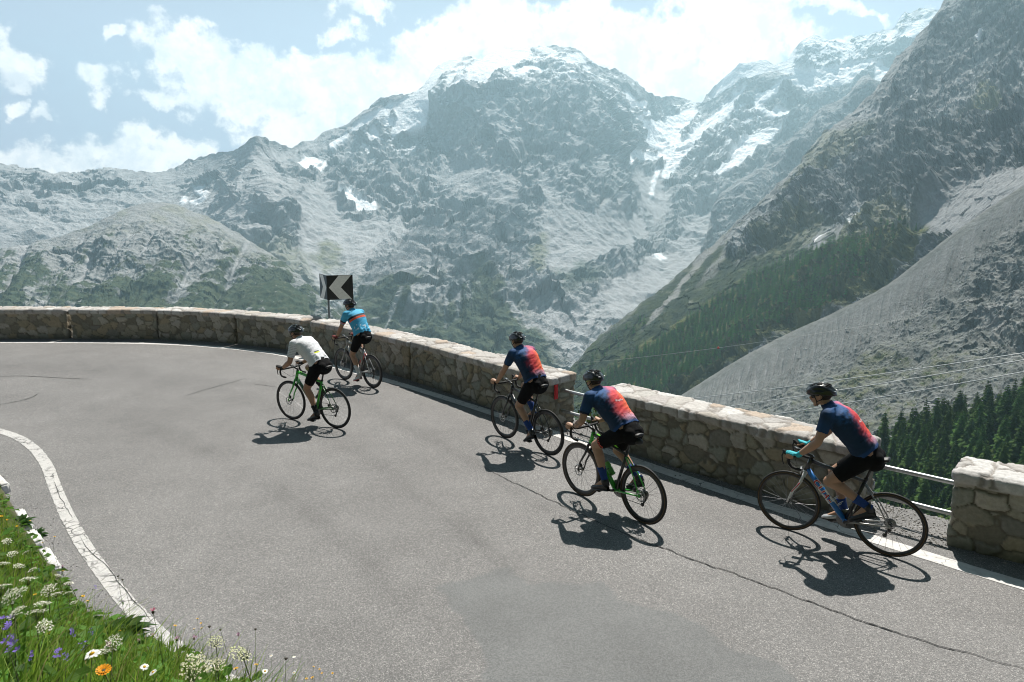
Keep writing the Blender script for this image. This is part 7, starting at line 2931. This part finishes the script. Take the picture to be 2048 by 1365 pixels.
# ---- loose grit along the wall foot, in the gaps and along the kerb
def rock_arrays(seed, n=1):
    r2 = np.random.default_rng(seed)
    bm = bmesh.new()
    bmesh.ops.create_icosphere(bm, subdivisions=2, radius=1)
    V = np.array([v.co[:] for v in bm.verts])
    T = np.array([[v.index for v in f.verts] for f in bm.faces])
    bm.free()
    V = V * (1 + .45 * pnoise(V * 1.1 + r2.uniform(0, 50, 3)))[:, None] * r2.uniform(.6, 1.2, 3)
    for _ in range(5):
        d = unit(r2.normal(size=3))
        h = r2.uniform(.45, .8)
        k = V @ d
        V = V - np.outer(np.maximum(k - h, 0), d)
    return V, T


ROCKS = [rock_arrays(60 + i) for i in range(6)]


def stones(name, pts, sizes, cols, material, label, cat):
    Vs, Ts, Cs, n = [], [], [], 0
    r2 = np.random.default_rng(3)
    for p, s, c in zip(pts, sizes, cols):
        V, T = ROCKS[int(r2.integers(0, 6))]
        a = r2.uniform(0, 6.28)
        ca, sa = math.cos(a), math.sin(a)
        Q = np.stack([V[:, 0] * ca - V[:, 1] * sa, V[:, 0] * sa + V[:, 1] * ca, V[:, 2] * .7], -1) * s + p
        Vs.append(Q)
        Ts.append(T + n)
        Cs.append(np.tile(c, (len(V), 1)))
        n += len(V)
    me = np_mesh(name, np.concatenate(Vs), tris=np.concatenate(Ts), mats=[material], smooth=False)
    set_color(me, np.concatenate(Cs))
    tag(link(bpy.data.objects.new(name, me)), label, cat, kind='stuff')


pts, sz, cl = [], [], []
for _ in range(1500):
    s = vr.uniform(12, WALL.L - 8)
    o_ = abs(vr.normal(0, .09))
    q = WALL.at(np.array([s]), np.array([-o_ - .01]))[0]
    pts.append((q[0], q[1], .004))
    sz.append(vr.uniform(.003, .010) * (2.0 if vr.uniform() < .06 else 1))
    cl.append(np.array([.24, .23, .215]) * vr.uniform(.6, 1.3))
for sa, sb in ((g1a, g1b), (g2a, g2b)):
    for _ in range(420):
        s, o_ = vr.uniform(sa, sb), vr.uniform(-.15, .66)
        q = WALL.at(np.array([s]), np.array([o_]))[0]
        pts.append((q[0], q[1], .004))
        sz.append(vr.uniform(.004, .013) * (2.2 if vr.uniform() < .05 else 1))
        cl.append(np.array([.27, .26, .24]) * vr.uniform(.6, 1.3))
for _ in range(500):
    s = vr.uniform(KS0, KS1)
    q = KERB.at(np.array([s]), np.array([abs(vr.normal(0, .13)) + .09]))[0]
    pts.append((q[0], q[1], .003))
    sz.append(vr.uniform(.003, .009))
    cl.append(np.array([.22, .21, .20]) * vr.uniform(.6, 1.3))
mt_rock = attr_mat('loose_stone', rough=.95, spec=.15)
stones('gravel', pts, sz, cl, mt_rock, 'loose grit along the wall foot, in the wall gaps and by the kerb', 'gravel')

# ---- boulders strewn over the moraine
bp_ = scatter('moraine', [(1420, 770), (1560, 700), (1700, 640), (1820, 570), (1950, 470), (2070, 390), (2070, 760), (1900, 830), (1700, 860), (1500, 880), (1380, 840)], 1700, 2.5, 9000)
pts, sz, cl = [], [], []
for px, py, P in bp_:
    below = py - float(interp_line(CREST, np.array([px]))[0])
    big = vr.uniform() < .035
    pts.append(P)
    sz.append(vr.uniform(.35, 1.1) * (2.6 if big else 1) * (.8 if below < 40 else 1))
    cl.append(np.array([.24, .245, .24]) * vr.uniform(.55, 1.5))
stones('boulders', pts, sz, cl, mt_rock, 'scattered boulders lying on the grey gravel slope', 'boulders')

# ---- low shrubs dotted over the moraine and the slope above it
sp_ = scatter('moraine', [(1560, 760), (1700, 690), (1800, 640), (1900, 540), (2000, 480), (2070, 470), (2070, 760), (1900, 830), (1700, 870), (1480, 880)], 620, 4.0, 5000)
V, T, C = [], [], []
k = 0
for px, py, P in sp_:
    dens_ = pnoise(np.array([[P[0] / 45, P[1] / 45, 3.0]]))[0]
    if dens_ + vr.uniform(-.4, .4) < 0.0:
        continue
    r_ = vr.uniform(.5, 1.7)
    base_c = np.array([.040, .062, .020]) * vr.uniform(.6, 1.6) + np.array([.03, .025, .0]) * (vr.uniform() < .3)
    for _ in range(26):
        d = vr.normal(size=3)
        d[2] = abs(d[2]) * .8
        d /= np.linalg.norm(d)
        q = P + d * r_ * vr.uniform(.3, 1) * (1, 1, .7)
        a = unit(vr.normal(size=3))
        b = unit(np.cross(a, vr.normal(size=3)))
        s_ = r_ * vr.uniform(.18, .34)
        V += [q, q + a * s_ + b * s_ * .5, q + a * 1.7 * s_, q + a * s_ - b * s_ * .5]
        C += [base_c * vr.uniform(.7, 1.3)] * 4
        T += [(k, k + 1, k + 2), (k, k + 2, k + 3)]
        k += 4
me = np_mesh('dwarf_shrubs', np.array(V), tris=np.array(T), mats=[mt_leaf], smooth=False)
set_color(me, np.clip(np.array(C), .004, .9))
tag(link(bpy.data.objects.new('dwarf_shrubs', me)), 'low green shrubs dotted over the grey gravel slope', 'shrubs', kind='stuff')

# ------------------------------------------------------------------ haze: the air of the whole valley in one box
def haze():
    allP = np.concatenate([t[3].reshape(-1, 3) for t in TERRAIN.values()])
    lo, hi = allP.min(0), allP.max(0)
    mb = MB()
    x0, x1, y0, y1, z0, z1 = lo[0] - 1500, hi[0] + 1500, -80, hi[1] + 1500, lo[2] - 900, hi[2] + 60
    mb.box(((x0 + x1) / 2, (y0 + y1) / 2, (z0 + z1) / 2), (x1 - x0, y1 - y0, z1 - z0))
    m_ = bpy.data.materials.new('valley_air')
    m_.use_nodes = True
    nt = m_.node_tree
    nt.nodes.clear()
    o_ = nt.nodes.new('ShaderNodeOutputMaterial')
    v = nt.nodes.new('ShaderNodeVolumePrincipled')
    v.inputs['Color'].default_value = (0.59, 0.865, 0.985, 1)
    v.inputs['Density'].default_value = 0.000100
    v.inputs['Anisotropy'].default_value = 0.45
    nt.links.new(v.outputs[0], o_.inputs['Volume'])
    o = mb.build('haze', m_, smooth=False)
    tag(o, kind='stuff')


haze()
